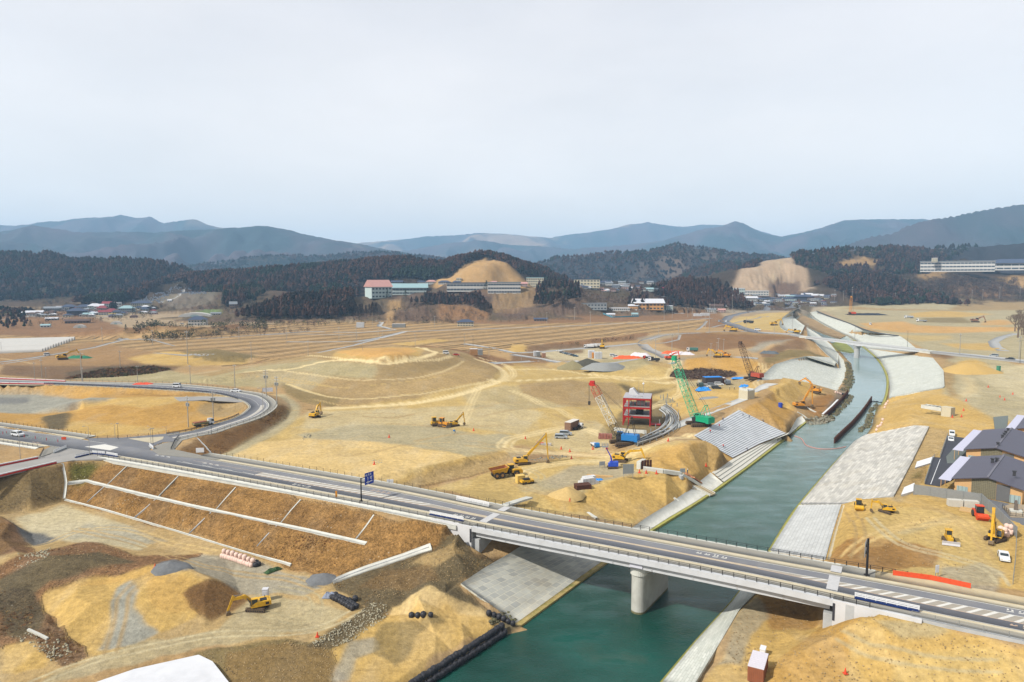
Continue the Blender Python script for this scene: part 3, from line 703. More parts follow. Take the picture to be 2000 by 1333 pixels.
BASE*=(1+.09*fbm(X/9,Y/9,77,4)+.08*fbm(X/40,Y/40,78,4))[:,None]
def grid_mesh(name,gx,gy,gz,cols,veg,fld,material,kind='structure'):
 nr,na=gx.shape;V=np.stack([gx.ravel(),gy.ravel(),gz.ravel()],1).astype(np.float32)
 i=np.arange(nr-1)[:,None]*na+np.arange(na-1)[None,:];i=i.ravel()
 Fq=np.stack([i,i+na,i+na+1,i+1],1)[:,::-1].astype(np.int32)
 me=bpy.data.meshes.new(name);me.vertices.add(len(V));me.vertices.foreach_set('co',V.ravel())
 me.loops.add(Fq.size);me.loops.foreach_set('vertex_index',Fq.ravel())
 me.polygons.add(len(Fq));me.polygons.foreach_set('loop_start',np.arange(0,Fq.size,4,dtype=np.int32))
 me.polygons.foreach_set('loop_total',np.full(len(Fq),4,dtype=np.int32));me.polygons.foreach_set('use_smooth',np.ones(len(Fq),bool))
 me.update();
 ca=me.color_attributes.new('soil','FLOAT_COLOR','POINT')
 ca.data.foreach_set('color',np.concatenate([cols,veg[:,None]],1).astype(np.float32).ravel())
 fa=me.attributes.new('furrow','FLOAT','POINT');fa.data.foreach_set('value',fld.astype(np.float32))
 me.materials.append(material)
 o=bpy.data.objects.new(name,me);COL.objects.link(o);o['kind']=kind
 if me.polygons[0].normal.z<0:me.flip_normals()
 return o
def ground_mat():
 m=bpy.data.materials.new('soil');m.use_nodes=True;nt=m.node_tree;b=nt.nodes['Principled BSDF'];L=nt.links
 b.inputs['Roughness'].default_value=.95;b.inputs['Specular IOR Level'].default_value=.1
 at_=nd(nt,'ShaderNodeAttribute',attribute_name='soil');fu=nd(nt,'ShaderNodeAttribute',attribute_name='furrow')
 g=nd(nt,'ShaderNodeNewGeometry')
 def noise(sc,det=5,rough=.6,vec=None):
  n=nd(nt,'ShaderNodeTexNoise');n.inputs['Scale'].default_value=sc;n.inputs['Detail'].default_value=det;n.inputs['Roughness'].default_value=rough
  L.new(vec or g.outputs['Position'],n.inputs['Vector']);return n.outputs['Fac']
 def rng_(v,a,b_,c,d):
  r=nd(nt,'ShaderNodeMapRange');L.new(v,r.inputs[0])
  for i,q in enumerate((a,b_,c,d)):r.inputs[i+1].default_value=q
  return r.outputs[0]
 def M_(op,a,b_=None):
  n=nd(nt,'ShaderNodeMath',operation=op)
  for i,q in enumerate((a,b_)):
   if q is None:continue
   if isinstance(q,(int,float)):n.inputs[i].default_value=q
   else:L.new(q,n.inputs[i])
  return n.outputs[0]
 n1=rng_(noise(.9,9,.68),.3,.7,-.26,.26)
 n2=rng_(noise(.11,6,.6),.3,.7,-.08,.08)
 mp=nd(nt,'ShaderNodeMapping');mp.inputs['Scale'].default_value=(.09,.9,.5);mp.inputs['Rotation'].default_value=(0,0,.45);L.new(g.outputs['Position'],mp.inputs['Vector'])
 n3=rng_(noise(1.0,5,.6,mp.outputs[0]),.35,.65,-.06,.06)
 nv=rng_(noise(2.2,10,.78),.38,.62,-.5,.5)
 nw=rng_(noise(.35,6,.7),.35,.65,-.28,.28)
 veg=at_.outputs['Alpha']
 s=M_('ADD',M_('ADD',n1,n2),n3);s=M_('ADD',s,M_('MULTIPLY',M_('ADD',nv,nw),veg));s=M_('ADD',s,1.0)
 wv=nd(nt,'ShaderNodeTexWave',wave_type='BANDS',bands_direction='X');wv.inputs['Scale'].default_value=.026;wv.inputs['Distortion'].default_value=.7;wv.inputs['Detail'].default_value=2;wv.inputs['Detail Scale'].default_value=.4
 m2=nd(nt,'ShaderNodeMapping');m2.inputs['Rotation'].default_value=(0,0,math.radians(38));L.new(g.outputs['Position'],m2.inputs['Vector']);L.new(m2.outputs[0],wv.inputs['Vector'])
 fw=rng_(wv.outputs['Fac'],.0,.35,-.62,.0)
 wv2=nd(nt,'ShaderNodeTexWave',wave_type='BANDS',bands_direction='X');wv2.inputs['Scale'].default_value=.0085;L.new(m2.outputs[0],wv2.inputs['Vector']);
 fw2=rng_(wv2.outputs['Fac'],.2,.8,-.2,.14)
 s=M_('ADD',s,M_('MULTIPLY',M_('ADD',fw,fw2),fu.outputs['Fac']))
 sc=nd(nt,'ShaderNodeVectorMath',operation='SCALE');L.new(at_.outputs['Color'],sc.inputs[0]);L.new(s,sc.inputs['Scale'])
 vo=nd(nt,'ShaderNodeTexVoronoi');vo.inputs['Scale'].default_value=.8;L.new(g.outputs['Position'],vo.inputs['Vector'])
 sp=M_('MULTIPLY',rng_(vo.outputs['Distance'],.12,.2,1,0),rng_(noise(.12,3),.5,.62,0,1));sp=M_('MULTIPLY',sp,M_('MULTIPLY',veg,.5))
 mx=nd(nt,'ShaderNodeMix',data_type='RGBA');mx.inputs['B'].default_value=(.42,.37,.28,1);L.new(sp,mx.inputs['Factor']);L.new(sc.outputs[0],mx.inputs['A'])
 L.new(mx.outputs['Result'],b.inputs['Base Color'])
 hb=M_('ADD',M_('MULTIPLY',noise(1.3,8,.7),M_('ADD',M_('MULTIPLY',veg,.9),.35)),M_('MULTIPLY',noise(.3,4),.6))
 bp=nd(nt,'ShaderNodeBump');bp.inputs['Strength'].default_value=.85;bp.inputs['Distance'].default_value=.7;L.new(hb,bp.inputs['Height']);L.new(bp.outputs[0],b.inputs['Normal'])
 return m
SOIL=ground_mat()
NA2=620;az2=np.linspace(math.radians(-50),math.radians(50),NA2);rr2=radii(2650,13900,lambda r:14+(r-2650)*.0028)
a2,r2=np.meshgrid(az2,rr2);fx2=r2*np.sin(a2);fy2=r2*np.cos(a2)
base2=16+(r2-2650)*.004
fz2=np.maximum(hills_h(fx2,fy2),base2)
xf=fx2.ravel();yf=fy2.ravel()
fz2=fz2+np.clip((fz2-base2)/40,0,1)*(fbm(fx2/30,fy2/30,5,2)*7)
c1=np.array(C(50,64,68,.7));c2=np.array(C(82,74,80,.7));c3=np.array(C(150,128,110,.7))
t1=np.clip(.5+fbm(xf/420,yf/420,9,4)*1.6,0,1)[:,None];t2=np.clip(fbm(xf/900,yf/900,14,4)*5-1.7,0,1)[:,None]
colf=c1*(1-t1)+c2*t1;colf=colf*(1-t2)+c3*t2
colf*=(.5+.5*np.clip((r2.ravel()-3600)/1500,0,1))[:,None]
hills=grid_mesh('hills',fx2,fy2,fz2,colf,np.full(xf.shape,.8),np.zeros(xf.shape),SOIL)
def water_mat():
 m=bpy.data.materials.new('river_water');m.use_nodes=True;nt=m.node_tree;b=nt.nodes['Principled BSDF'];L=nt.links
 g=nd(nt,'ShaderNodeNewGeometry')
 n=nd(nt,'ShaderNodeTexNoise');n.inputs['Scale'].default_value=.045;n.inputs['Detail'].default_value=5;L.new(g.outputs['Position'],n.inputs['Vector'])
 r=nd(nt,'ShaderNodeValToRGB');r.color_ramp.elements[0].position=.35;r.color_ramp.elements[0].color=(.004,.034,.024,1);r.color_ramp.elements[1].position=.62;r.color_ramp.elements[1].color=(.007,.060,.046,1)
 e=r.color_ramp.elements.new(.74);e.color=(.03,.06,.042,1)
 L.new(n.outputs['Fac'],r.inputs[0])
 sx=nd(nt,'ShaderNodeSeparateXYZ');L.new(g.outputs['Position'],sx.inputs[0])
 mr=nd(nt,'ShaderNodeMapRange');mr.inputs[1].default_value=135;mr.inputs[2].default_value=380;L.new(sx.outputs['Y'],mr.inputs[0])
 mx=nd(nt,'ShaderNodeMix',data_type='RGBA');mx.inputs['B'].default_value=(.165,.235,.225,1);L.new(mr.outputs[0],mx.inputs['Factor']);L.new(r.outputs[0],mx.inputs['A'])  # pale upstream tint: milky water plus sky reflection painted into the base colour
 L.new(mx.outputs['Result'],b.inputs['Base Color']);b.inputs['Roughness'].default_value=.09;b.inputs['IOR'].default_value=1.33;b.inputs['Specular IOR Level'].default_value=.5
 mp=nd(nt,'ShaderNodeMapping');mp.inputs['Rotation'].default_value=(0,0,.7);mp.inputs['Scale'].default_value=(1,2.4,1);L.new(g.outputs['Position'],mp.inputs['Vector'])
 w=nd(nt,'ShaderNodeTexNoise');w.inputs['Scale'].default_value=1.3;w.inputs['Detail'].default_value=6;w.inputs['Roughness'].default_value=.6;L.new(mp.outputs[0],w.inputs['Vector'])
 w2=nd(nt,'ShaderNodeTexNoise');w2.inputs['Scale'].default_value=.09;w2.inputs['Detail'].default_value=3;L.new(mp.outputs[0],w2.inputs['Vector'])
 st=nd(nt,'ShaderNodeMapRange');st.inputs[1].default_value=.35;st.inputs[2].default_value=.65;st.inputs[3].default_value=.15;st.inputs[4].default_value=.75;L.new(w2.outputs['Fac'],st.inputs[0])
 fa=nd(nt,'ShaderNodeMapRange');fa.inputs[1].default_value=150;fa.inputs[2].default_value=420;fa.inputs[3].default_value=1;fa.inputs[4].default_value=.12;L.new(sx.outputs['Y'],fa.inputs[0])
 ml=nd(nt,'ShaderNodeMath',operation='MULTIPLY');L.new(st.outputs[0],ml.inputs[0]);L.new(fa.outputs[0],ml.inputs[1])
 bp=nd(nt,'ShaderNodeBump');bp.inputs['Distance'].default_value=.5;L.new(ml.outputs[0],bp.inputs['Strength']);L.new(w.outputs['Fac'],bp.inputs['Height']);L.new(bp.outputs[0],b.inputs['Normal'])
 return m
WATER=water_mat()
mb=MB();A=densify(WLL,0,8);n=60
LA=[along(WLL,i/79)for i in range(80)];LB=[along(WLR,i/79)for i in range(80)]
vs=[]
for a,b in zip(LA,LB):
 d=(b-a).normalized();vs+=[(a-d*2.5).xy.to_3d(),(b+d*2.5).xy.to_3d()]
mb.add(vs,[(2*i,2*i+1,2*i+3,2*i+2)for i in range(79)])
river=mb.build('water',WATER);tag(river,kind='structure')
SUN_EL,SUN_ROT=math.radians(42),math.radians(239.5)
w=bpy.data.worlds.new('World');scene.world=w;w.use_nodes=True;nt=w.node_tree;bg=nt.nodes['Background']
sky=nd(nt,'ShaderNodeTexSky');sky.sky_type='NISHITA';sky.sun_disc=False;sky.sun_elevation=SUN_EL;sky.sun_rotation=SUN_ROT
sky.air_density=1.2;sky.dust_density=3.0;sky.ozone_density=1.5
tc=nd(nt,'ShaderNodeTexCoord');mp=nd(nt,'ShaderNodeMapping');mp.inputs['Scale'].default_value=(1.0,1.0,3.2);nt.links.new(tc.outputs['Generated'],mp.inputs['Vector'])
nz=nd(nt,'ShaderNodeTexNoise');nz.inputs['Scale'].default_value=1.7;nz.inputs['Detail'].default_value=5;nt.links.new(mp.outputs[0],nz.inputs['Vector'])
cr=nd(nt,'ShaderNodeMapRange');cr.inputs[1].default_value=.3;cr.inputs[2].default_value=.7;cr.inputs[3].default_value=.74;cr.inputs[4].default_value=.90;nt.links.new(nz.outputs['Fac'],cr.inputs[0])
mx=nd(nt,'ShaderNodeMix',data_type='RGBA');mx.inputs['B'].default_value=(6.5,6.35,6.5,1)
sz=nd(nt,'ShaderNodeSeparateXYZ');nt.links.new(tc.outputs['Generated'],sz.inputs[0]);vr=nd(nt,'ShaderNodeValToRGB');vr.color_ramp.elements[0].position=.0;vr.color_ramp.elements[0].color=(.84,.80,.76,1);vr.color_ramp.elements[1].position=.42;vr.color_ramp.elements[1].color=(.675,.658,.664,1)
nt.links.new(sz.outputs['Z'],vr.inputs[0]);vm=nd(nt,'ShaderNodeVectorMath',operation='SCALE');nt.links.new(vr.outputs[0],vm.inputs[0]);nt.links.new(vm.outputs[0],mx.inputs['B'])
n9=nd(nt,'ShaderNodeTexNoise');n9.inputs['Scale'].default_value=3.2;n9.inputs['Detail'].default_value=7;n9.inputs['Roughness'].default_value=.62;nt.links.new(mp.outputs[0],n9.inputs['Vector']);r9=nd(nt,'ShaderNodeMapRange');r9.inputs[1].default_value=.3;r9.inputs[2].default_value=.7;r9.inputs[3].default_value=9.0;r9.inputs[4].default_value=9.7;nt.links.new(n9.outputs['Fac'],r9.inputs[0]);nt.links.new(r9.outputs[0],vm.inputs['Scale'])
nt.links.new(cr.outputs[0],mx.inputs['Factor']);nt.links.new(sky.outputs[0],mx.inputs['A']);nt.links.new(mx.outputs['Result'],bg.inputs['Color'])
bg.inputs['Strength'].default_value=.10
sl=bpy.data.lights.new('sun','SUN');sl.energy=4.1;sl.angle=math.radians(1.2);sl.color=(1.0,.955,.88)
so=bpy.data.objects.new('sun',sl);COL.objects.link(so)
sd=Vector((math.sin(SUN_ROT)*math.cos(SUN_EL),math.cos(SUN_ROT)*math.cos(SUN_EL),math.sin(SUN_EL)))
so.rotation_euler=(-sd).to_track_quat('-Z','Y').to_euler()
vs_=scene.view_settings;vs_.view_transform='Standard';vs_.look='None';vs_.exposure=0.6;vs_.gamma=1;vs_.use_curve_mapping=False
hm=bpy.data.materials.new('haze');hm.use_nodes=True;nt=hm.node_tree
for x in list(nt.nodes):
 if x.type!='OUTPUT_MATERIAL':nt.nodes.remove(x)
pv=nd(nt,'ShaderNodeVolumePrincipled');pv.inputs['Density'].default_value=.00008;pv.inputs['Color'].default_value=(.40,.68,1.0,1);pv.inputs['Anisotropy'].default_value=.0
nt.links.new(pv.outputs[0],[x for x in nt.nodes if x.type=='OUTPUT_MATERIAL'][0].inputs['Volume'])
mb=MB().box((0,6700,475),(27000,14500,960));hz=mb.build('haze',hm);tag(hz,kind='stuff')
asphalt=mat('asphalt',C(122,124,130),.9,noise=.10,nscale=.12,dirt=C(146,144,140),dirt_amt=.45,dscale=.25)
asphalt_dark=mat('fresh_asphalt',C(74,76,84),.9,noise=.08,nscale=.2)
pavement=mat('pavement',C(150,147,138),.9,noise=.08,nscale=.3)
shoulder=mat('shoulder_concrete',C(204,194,168),.9,noise=.07,nscale=.5,dirt=C(170,155,125),dirt_amt=.4,dscale=.4)
concrete=mat('concrete',C(222,222,212),.85,noise=.06,nscale=.8,dirt=C(180,178,165),dirt_amt=.5,dscale=.35)
concrete_grey=mat('weathered_concrete',C(196,198,198),.85,noise=.07,nscale=.8,dirt=C(150,152,148),dirt_amt=.5,dscale=.3)
white=mat('white_paint',C(246,247,248),.5,noise=.03)
line_w=mat('road_paint',C(232,230,222),.8,noise=.08,nscale=3)
line_p=mat('faded_orange_paint',C(214,186,162),.8,noise=.1,nscale=3)
hatch_m=mat('hatched_asphalt',C(176,168,154),.9,noise=.08,nscale=1)
black=mat('black_metal',(.018,.018,.02),.45,metal=.3,noise=.05)
galv=mat('galvanised_steel',C(170,176,178),.5,metal=.4,noise=.08)
rust=mat('rusty_steel',C(96,58,42),.9,noise=.3,nscale=1.4,dirt=C(60,40,34),dirt_amt=.7,dscale=1.2)
moss_m=mat('mossy_concrete',C(168,166,80),.9,noise=.25,nscale=.8,dirt=C(196,180,120),dirt_amt=.6,dscale=.5)
navy=mat('navy_paint',C(24,50,110),.5);red=mat('red_paint',C(206,48,40),.5,noise=.08);orange_net=mat('orange_net',C(238,90,48),.8,noise=.12,nscale=2)
def block_mat(name,bw,bh,c1,c2,mortar,msize=.03,dirt=None,contrast=.0):
 m=bpy.data.materials.new(name);m.use_nodes=True;nt=m.node_tree;b=nt.nodes['Principled BSDF'];L=nt.links
 b.inputs['Roughness'].default_value=.9;b.inputs['Specular IOR Level'].default_value=.2
 uv=nd(nt,'ShaderNodeUVMap');g=nd(nt,'ShaderNodeNewGeometry')
 br=nd(nt,'ShaderNodeTexBrick');br.inputs['Color1'].default_value=(*c1,1);br.inputs['Color2'].default_value=(*c2,1);br.inputs['Mortar'].default_value=(*mortar,1)
 br.inputs['Scale'].default_value=1;br.inputs['Brick Width'].default_value=bw;br.inputs['Row Height'].default_value=bh;br.inputs['Mortar Size'].default_value=msize;br.inputs['Mortar Smooth'].default_value=.3
 L.new(uv.outputs[0],br.inputs['Vector'])
 n=nd(nt,'ShaderNodeTexNoise');n.inputs['Scale'].default_value=.22;n.inputs['Detail'].default_value=8;n.inputs['Roughness'].default_value=.65;L.new(g.outputs['Position'],n.inputs['Vector'])
 r=nd(nt,'ShaderNodeMapRange');r.inputs[1].default_value=.3;r.inputs[2].default_value=.7;r.inputs[3].default_value=.88;r.inputs[4].default_value=1.10;L.new(n.outputs['Fac'],r.inputs[0])
 s=nd(nt,'ShaderNodeVectorMath',operation='SCALE');L.new(br.outputs['Color'],s.inputs[0]);L.new(r.outputs[0],s.inputs['Scale']);out=s.outputs[0]
 if dirt:
  n2=nd(nt,'ShaderNodeTexNoise');n2.inputs['Scale'].default_value=.09;n2.inputs['Detail'].default_value=9;n2.inputs['Roughness'].default_value=.7;L.new(g.outputs['Position'],n2.inputs['Vector'])
  r2=nd(nt,'ShaderNodeMapRange');r2.inputs[1].default_value=.5;r2.inputs[2].default_value=.72;r2.inputs[4].default_value=.55;L.new(n2.outputs['Fac'],r2.inputs[0])
  mx=nd(nt,'ShaderNodeMix',data_type='RGBA');mx.inputs['B'].default_value=(*dirt,1);L.new(r2.outputs[0],mx.inputs['Factor']);L.new(out,mx.inputs['A']);out=mx.outputs['Result']
 L.new(out,b.inputs['Base Color'])
 bp=nd(nt,'ShaderNodeBump');bp.inputs['Strength'].default_value=.5;bp.inputs['Distance'].default_value=.1;bp.invert=True;L.new(br.outputs['Fac'],bp.inputs['Height']);L.new(bp.outputs[0],b.inputs['Normal'])
 return m
blk_near=block_mat('slab_blocks',2.2,1.5,C(206,206,194),C(176,178,172),C(224,220,200),.07,dirt=C(186,170,140))
blk_right=block_mat('precast_blocks',4.0,1.3,C(230,226,216),C(190,188,180),C(168,166,158),.06,dirt=C(190,180,156))
blk_pale=block_mat('pale_blocks',2.2,.9,C(232,234,224),C(208,212,202),C(190,192,182),.07,dirt=C(200,200,180))
blk_dot=block_mat('linked_blocks',1.0,1.6,C(222,224,222),C(208,210,208),C(190,192,190),.16)
blk_step=block_mat('step_blocks',4.0,30,C(206,210,212),C(192,196,200),C(150,154,156),.05)
def ribbon(name,A,B,material,nv=1,lift=0.0,skirt=.5,parent=None,drape=False,smooth=True,kind=None):
 n=len(A);vs=[];uv=[];fs=[];u=0
 for i in range(n):
  if i:u+=((A[i]+B[i])/2-(A[i-1]+B[i-1])/2).length
  wd=(B[i]-A[i]).length
  for j in range(nv+1):
   t=j/nv;p=A[i].lerp(B[i],t)
   z=(H(p.x,p.y)+lift)if drape else p.z+lift
   vs.append((p.x,p.y,z));uv.append((u,wd*t))
 w=nv+1
 for i in range(n-1):
  for j in range(nv):fs.append((i*w+j,i*w+j+1,(i+1)*w+j+1,(i+1)*w+j))
 a,b,c=(Vector(vs[k])for k in fs[0][:3])
 if(b-a).cross(c-b).z<0:fs=[f[::-1]for f in fs];flip=True
 else:flip=False
 nt=len(fs)
 if skirt:
  loop=[i*w for i in range(n)]+[(n-1)*w+j for j in range(1,w)]+[i*w+nv for i in range(n-2,-1,-1)]+[j for j in range(nv-1,0,-1)]
  o=len(vs)
  for k in loop:x,y,z=vs[k];vs.append((x,y,z-skirt));uv.append(uv[k])
  m=len(loop)
  for i in range(m):
   j=(i+1)%m;f=(loop[i],loop[j],o+j,o+i);fs.append(f if flip else f[::-1])
 me=bpy.data.meshes.new(name);me.from_pydata(vs,[],fs);me.materials.append(material)
 ul=me.uv_layers.new(name='UVMap')
 for p in me.polygons:
  for li in p.loop_indices:ul.data[li].uv=uv[me.loops[li].vertex_index]
  if p.index<nt and smooth:p.use_smooth=True
 o=bpy.data.objects.new(name,me);COL.objects.link(o)
 if parent:o.parent=parent
 if kind:o['kind']=kind
 return o
CARVED=np.zeros(GX.shape)
def carve(o,dz=.35,low=False):
 me=o.data;vs=[v.co.copy()for v in me.vertices];fs=[tuple(p.vertices)for p in me.polygons if p.normal.z>.15];b=BVHTree.FromPolygons(vs,fs)
 x0=min(v.x for v in vs);x1=max(v.x for v in vs);y0=min(v.y for v in vs);y1=max(v.y for v in vs);I,J=np.nonzero((GX>x0)&(GX<x1)&(GY>y0)&(GY<y1))
 for i,j in zip(I.tolist(),J.tolist()):
  r=b.ray_cast(Vector((GX[i,j],GY[i,j],300)),Vector((0,0,-1)))
  if r[0]:GZ[i,j]=min(GZ[i,j],r[0].z-dz)if low else r[0].z-dz;CARVED[i,j]=1
def resamp(P,n):
 L=[0]
 for a,b in zip(P,P[1:]):L.append(L[-1]+(a-b).length)
 out=[];k=0
 for i in range(n):
  d=L[-1]*i/(n-1)
  while k<len(L)-2 and L[k+1]<d:k+=1
  t=(d-L[k])/max(1e-6,L[k+1]-L[k]);out.append(P[k].lerp(P[k+1],t))
 return out
def WP(s,z=None):
 return[W(q[0],q[1],q[2]if len(q)>2 else z)for q in pts(s)]
def poly_sheet(name,P,material,thick=.4,parent=None,kind=None,z=None):
 mb=MB();n=len(P);P=[Vector(p)for p in P]
 ar=sum(P[i].x*P[(i+1)%n].y-P[(i+1)%n].x*P[i].y for i in range(n))
 if ar<0:P=P[::-1]
 mb.add(P+[p-Vector((0,0,thick))for p in P],[tuple(range(n))]+[(i,i+n,(i+1)%n+n,(i+1)%n)for i in range(n)])
 o=mb.build(name,material,parent)
 if kind:o['kind']=kind
 if thick:carve(o,thick*.8,True)
 return o
def draped(name,s,w,material,lift=.15,parent=None,step=3.0,kind=None,skirt=.5):
 P=[at(a,b)for a,b in pts(s)];Q=densify(P,0,step);A=[];B=[]
 for i,p in enumerate(Q):
  d=(Q[min(i+1,len(Q)-1)]-Q[max(i-1,0)]);d.z=0;d.normalize();nrm=Vector((-d.y,d.x,0))*(w/2)
  A.append(p+nrm);B.append(p-nrm)
 for L in(A,B):
  for p in L:p.z=H(p.x,p.y)
 return ribbon(name,A,B,material,1,lift,skirt,parent,kind=kind)
RZ=13.0
cpx=[(0,846,2.4),(110,862,2.2),(326,895,1.5),(700,960.5,1.3),(1000,1020,.3),(1240,1064,.22),(1500,1113.5,.35),(1800,1173,1.25)]
cw=[W(a,b,RZ)for a,b,c in cpx];cm=[c for a,b,c in cpx]
cw=[cw[0]+(cw[0]-cw[1])*5]+cw+[cw[-1]+(cw[-1]-cw[-2])*2.0];cm=[2.4]+cm+[1.4]
cl=[];
cc=catmull([(p.x,p.y,m)for p,m in zip(cw,cm)],14)
S=[0]
for a,b in zip(cc,cc[1:]):S.append(S[-1]+(a.xy-b.xy).length)
S=np.array(S);CX=np.array([c[0]for c in cc]);CY=np.array([c[1]for c in cc]);CM=np.array([c[2]for c in cc])
def rp(s,off,z=RZ,rel=True):
 x=np.interp(s,S,CX);y=np.interp(s,S,CY);x1=np.interp(s+.5,S,CX);y1=np.interp(s+.5,S,CY);x0=np.interp(s-.5,S,CX);y0=np.interp(s-.5,S,CY)
 m=np.interp(s,S,CM);d=Vector((x1-x0,y1-y0,0)).normalized();nrm=Vector((-d.y,d.x,0))
 o=off if not rel else(off+m if off>0 else off-m)
 return Vector((x,y,z))+nrm*float(o)
def sfor(px,py,z=RZ):
 p=W(px,py,z);k=np.argmin(np.hypot(CX-p.x,CY-p.y));best=S[k];bd=1e9
 for s in np.linspace(S[max(0,k-1)],S[min(len(S)-1,k+1)],60):
  q=rp(s,0,rel=False);d=(q.xy-p.xy).length
  if d<bd:bd=d;best=s
 return float(best)
def rstrip(name,s0,s1,o0,o1,material,z=RZ,z1=None,skirt=.4,parent=None,kind=None,step=4.0,rel=True):
 n=max(2,int((s1-s0)/step));ss=np.linspace(s0,s1,n);z1=z if z1 is None else z1
 return ribbon(name,[rp(s,o0,z,rel)for s in ss],[rp(s,o1,z1,rel)for s in ss],material,1,0,skirt,parent,kind=kind)
SA,SB=sfor(912,1036),sfor(1622,1196)
S0,S1=float(S[0]),float(S[-1])
carve(rstrip('road',S0,S1,-3.25,3.25,asphalt,kind='structure'),.3,True)
def paint_strip(name,s0,s1,o0,o1,material,dz=.008,rel=True):return rstrip(name,s0,s1,o0,o1,material,RZ+dz,skirt=0,kind='structure',rel=rel)
sL=sfor(205,880);sR=sfor(345,898);sM0=sfor(560,936);sM1=sfor(905,1000);sM2=sfor(1420,1098)
paint_strip('road_marking',S0,SA,-3.15,-3.0,line_w);paint_strip('road_marking',SA,S1,-3.15,-3.0,line_w)
paint_strip('road_marking',S0,sfor(180,873),3.0,3.15,line_w);paint_strip('road_marking',sR,S1,3.0,3.15,line_w)
paint_strip('road_marking',sM1-4,sM2+6,-.001,.001,shoulder,.006)
paint_strip('road_marking',sM1-4,sM2+6,-.16,.0,line_p,.010,);paint_strip('road_marking',sM1-4,sM2+6,.001,.16,line_p,.010)
for a,b in((sM0-12,sM1-4),(sM2+6,S1)):
 paint_strip('hatched_median',a,b,-.05,.05,hatch_m,.004)
 paint_strip('road_marking',a,b,-.22,-.04,line_p,.012);paint_strip('road_marking',a,b,.04,.2,line_w,.012)
mb=MB()
for a,b in((sM0-12,sM1-12),(sM2+14,S1-4)):
 s=a
 while s<b:
  P=[rp(s,-.02,RZ+.016),rp(s+.75,-.02,RZ+.016),rp(s+2.9,.02,RZ+.016),rp(s+2.15,.02,RZ+.016)]
  mb.add(P,[(0,1,2,3)]);s+=2.3
o=mb.build('hatch_marking',line_w);tag(o,kind='structure')
mb=MB();s=sR+4
mb2=MB()
while s<sM0-14:
 P=[rp(s,1.3-2.2,RZ+.016,False),rp(s+5,.9-2.2,RZ+.016,False),rp(s+5,1.05-2.2,RZ+.016,False),rp(s,1.45-2.2,RZ+.016,False)]
 mb.add(P,[(0,1,2,3)]);s+=9
o=mb.build('lane_dashes',line_w);tag(o,kind='structure')
paint_strip('road_marking',sR+2,sM0-12,-.18,-.02,line_w,.012);paint_strip('road_marking',sR+6,sM0-12,.001,.12,line_p,.012)
def arrows(name,s,off,material,rng,n=4,ln=3.2,wd=1.5,dz=.02):
 mb=MB()
 for k in range(n):
  a=s+k*ln*.55;m_=rng.uniform(.2,.5)*wd
  mb.add([rp(a,off-m_,RZ+dz,False),rp(a+ln*.34,off-m_*.8,RZ+dz,False),rp(a+ln*.34,off-m_*.8+.28,RZ+dz,False),rp(a,off-m_+.28,RZ+dz,False)],[(0,1,2,3)])
  mb.add([rp(a+.1,off+.05,RZ+dz,False),rp(a+.4,off+.05,RZ+dz,False),rp(a+.5,off+m_,RZ+dz,False),rp(a+.2,off+m_,RZ+dz,False)],[(0,1,2,3)])
  mb.add([rp(a+.8,off-.1,RZ+dz,False),rp(a+1.1,off-.1,RZ+dz,False),rp(a+1.1,off+m_*.8,RZ+dz,False),rp(a+.8,off+m_*.8,RZ+dz,False)],[(0,1,2,3)])
 o=mb.build(name,material);tag(o,kind='structure')
rr=random.Random(3)
arrows('lane_lettering',sfor(880,1008),-2.4,line_w,rr,4);arrows('lane_lettering',sfor(560,950),-3.1,line_w,rr,4);arrows('lane_lettering',sfor(1360,1080),2.0,line_w,rr,4)
arrows('lane_lettering',sfor(1965,1192),3.2,line_w,rr,5);arrows('faded_orange_lettering',sfor(715,962),2.8,line_p,rr,4,dz=.022);arrows('faded_orange_lettering',sfor(1970,1215),-2.8,line_p,rr,4)
arrows('faded_orange_lettering',sfor(72,862),-4.4,line_p,rr,3)
arrows('lane_arrows',sfor(300,890),1.2,line_w,rr,3,5,1);arrows('lane_arrows',sfor(395,905),1.2,line_w,rr,3,5,1)
nL0,nL1,nR0=S0,sfor(108,868),sfor(218,886)
for a,b in((nL0,nL1),(nR0,S1)):
 rstrip('shoulder',a,b,-5.0,-3.25,shoulder,RZ+.006,kind='structure');
for a,b in((nL0,nL1),(nR0,SA),(SA,SB),(SB,S1)):
 carve(rstrip('footpath',a,b,-6.7,-5.0,pavement,RZ+.15,kind='structure'),.45,True)
for a,b in((nL0,nL1),(nR0,SA-4)):
 carve(rstrip('kerb_slab',a,b,-8.1,-6.7,concrete,RZ-.25,RZ+.2,skirt=.9,kind='structure'),.3,True)
rstrip('kerb_slab',SB+8,S1,-7.2,-6.7,concrete_grey,RZ+.12,RZ+.18,skirt=.9,kind='structure')
fR=sR+3;fL1=sfor(165,857)
for a,b in((S0,fL1),(fR,S1)):
 rstrip('shoulder',a,b,3.25,5.2,shoulder,RZ+.006,kind='structure')
for a,b in((S0,fL1),(fR,SA),(SA,SB),(SB,sfor(1708,1135))):
 carve(rstrip('footpath',a,b,5.2,8.5,pavement,RZ+.15,kind='structure'),.45,True);rstrip('kerb_slab',a,b,8.5,9.1,concrete,RZ+.22,skirt=.9,kind='structure')
rstrip('footpath',sfor(1708,1135),S1,5.2,9.2,mat('dusty_pavement',C(196,180,146),.9,noise=.1,nscale=.6,dirt=C(160,150,132),dirt_amt=.5),RZ+.1,kind='structure')
light_road=mat('worn_road',C(168,165,160),.9,noise=.07,nscale=.2,dirt=C(140,138,136),dirt_amt=.5,dscale=.15)
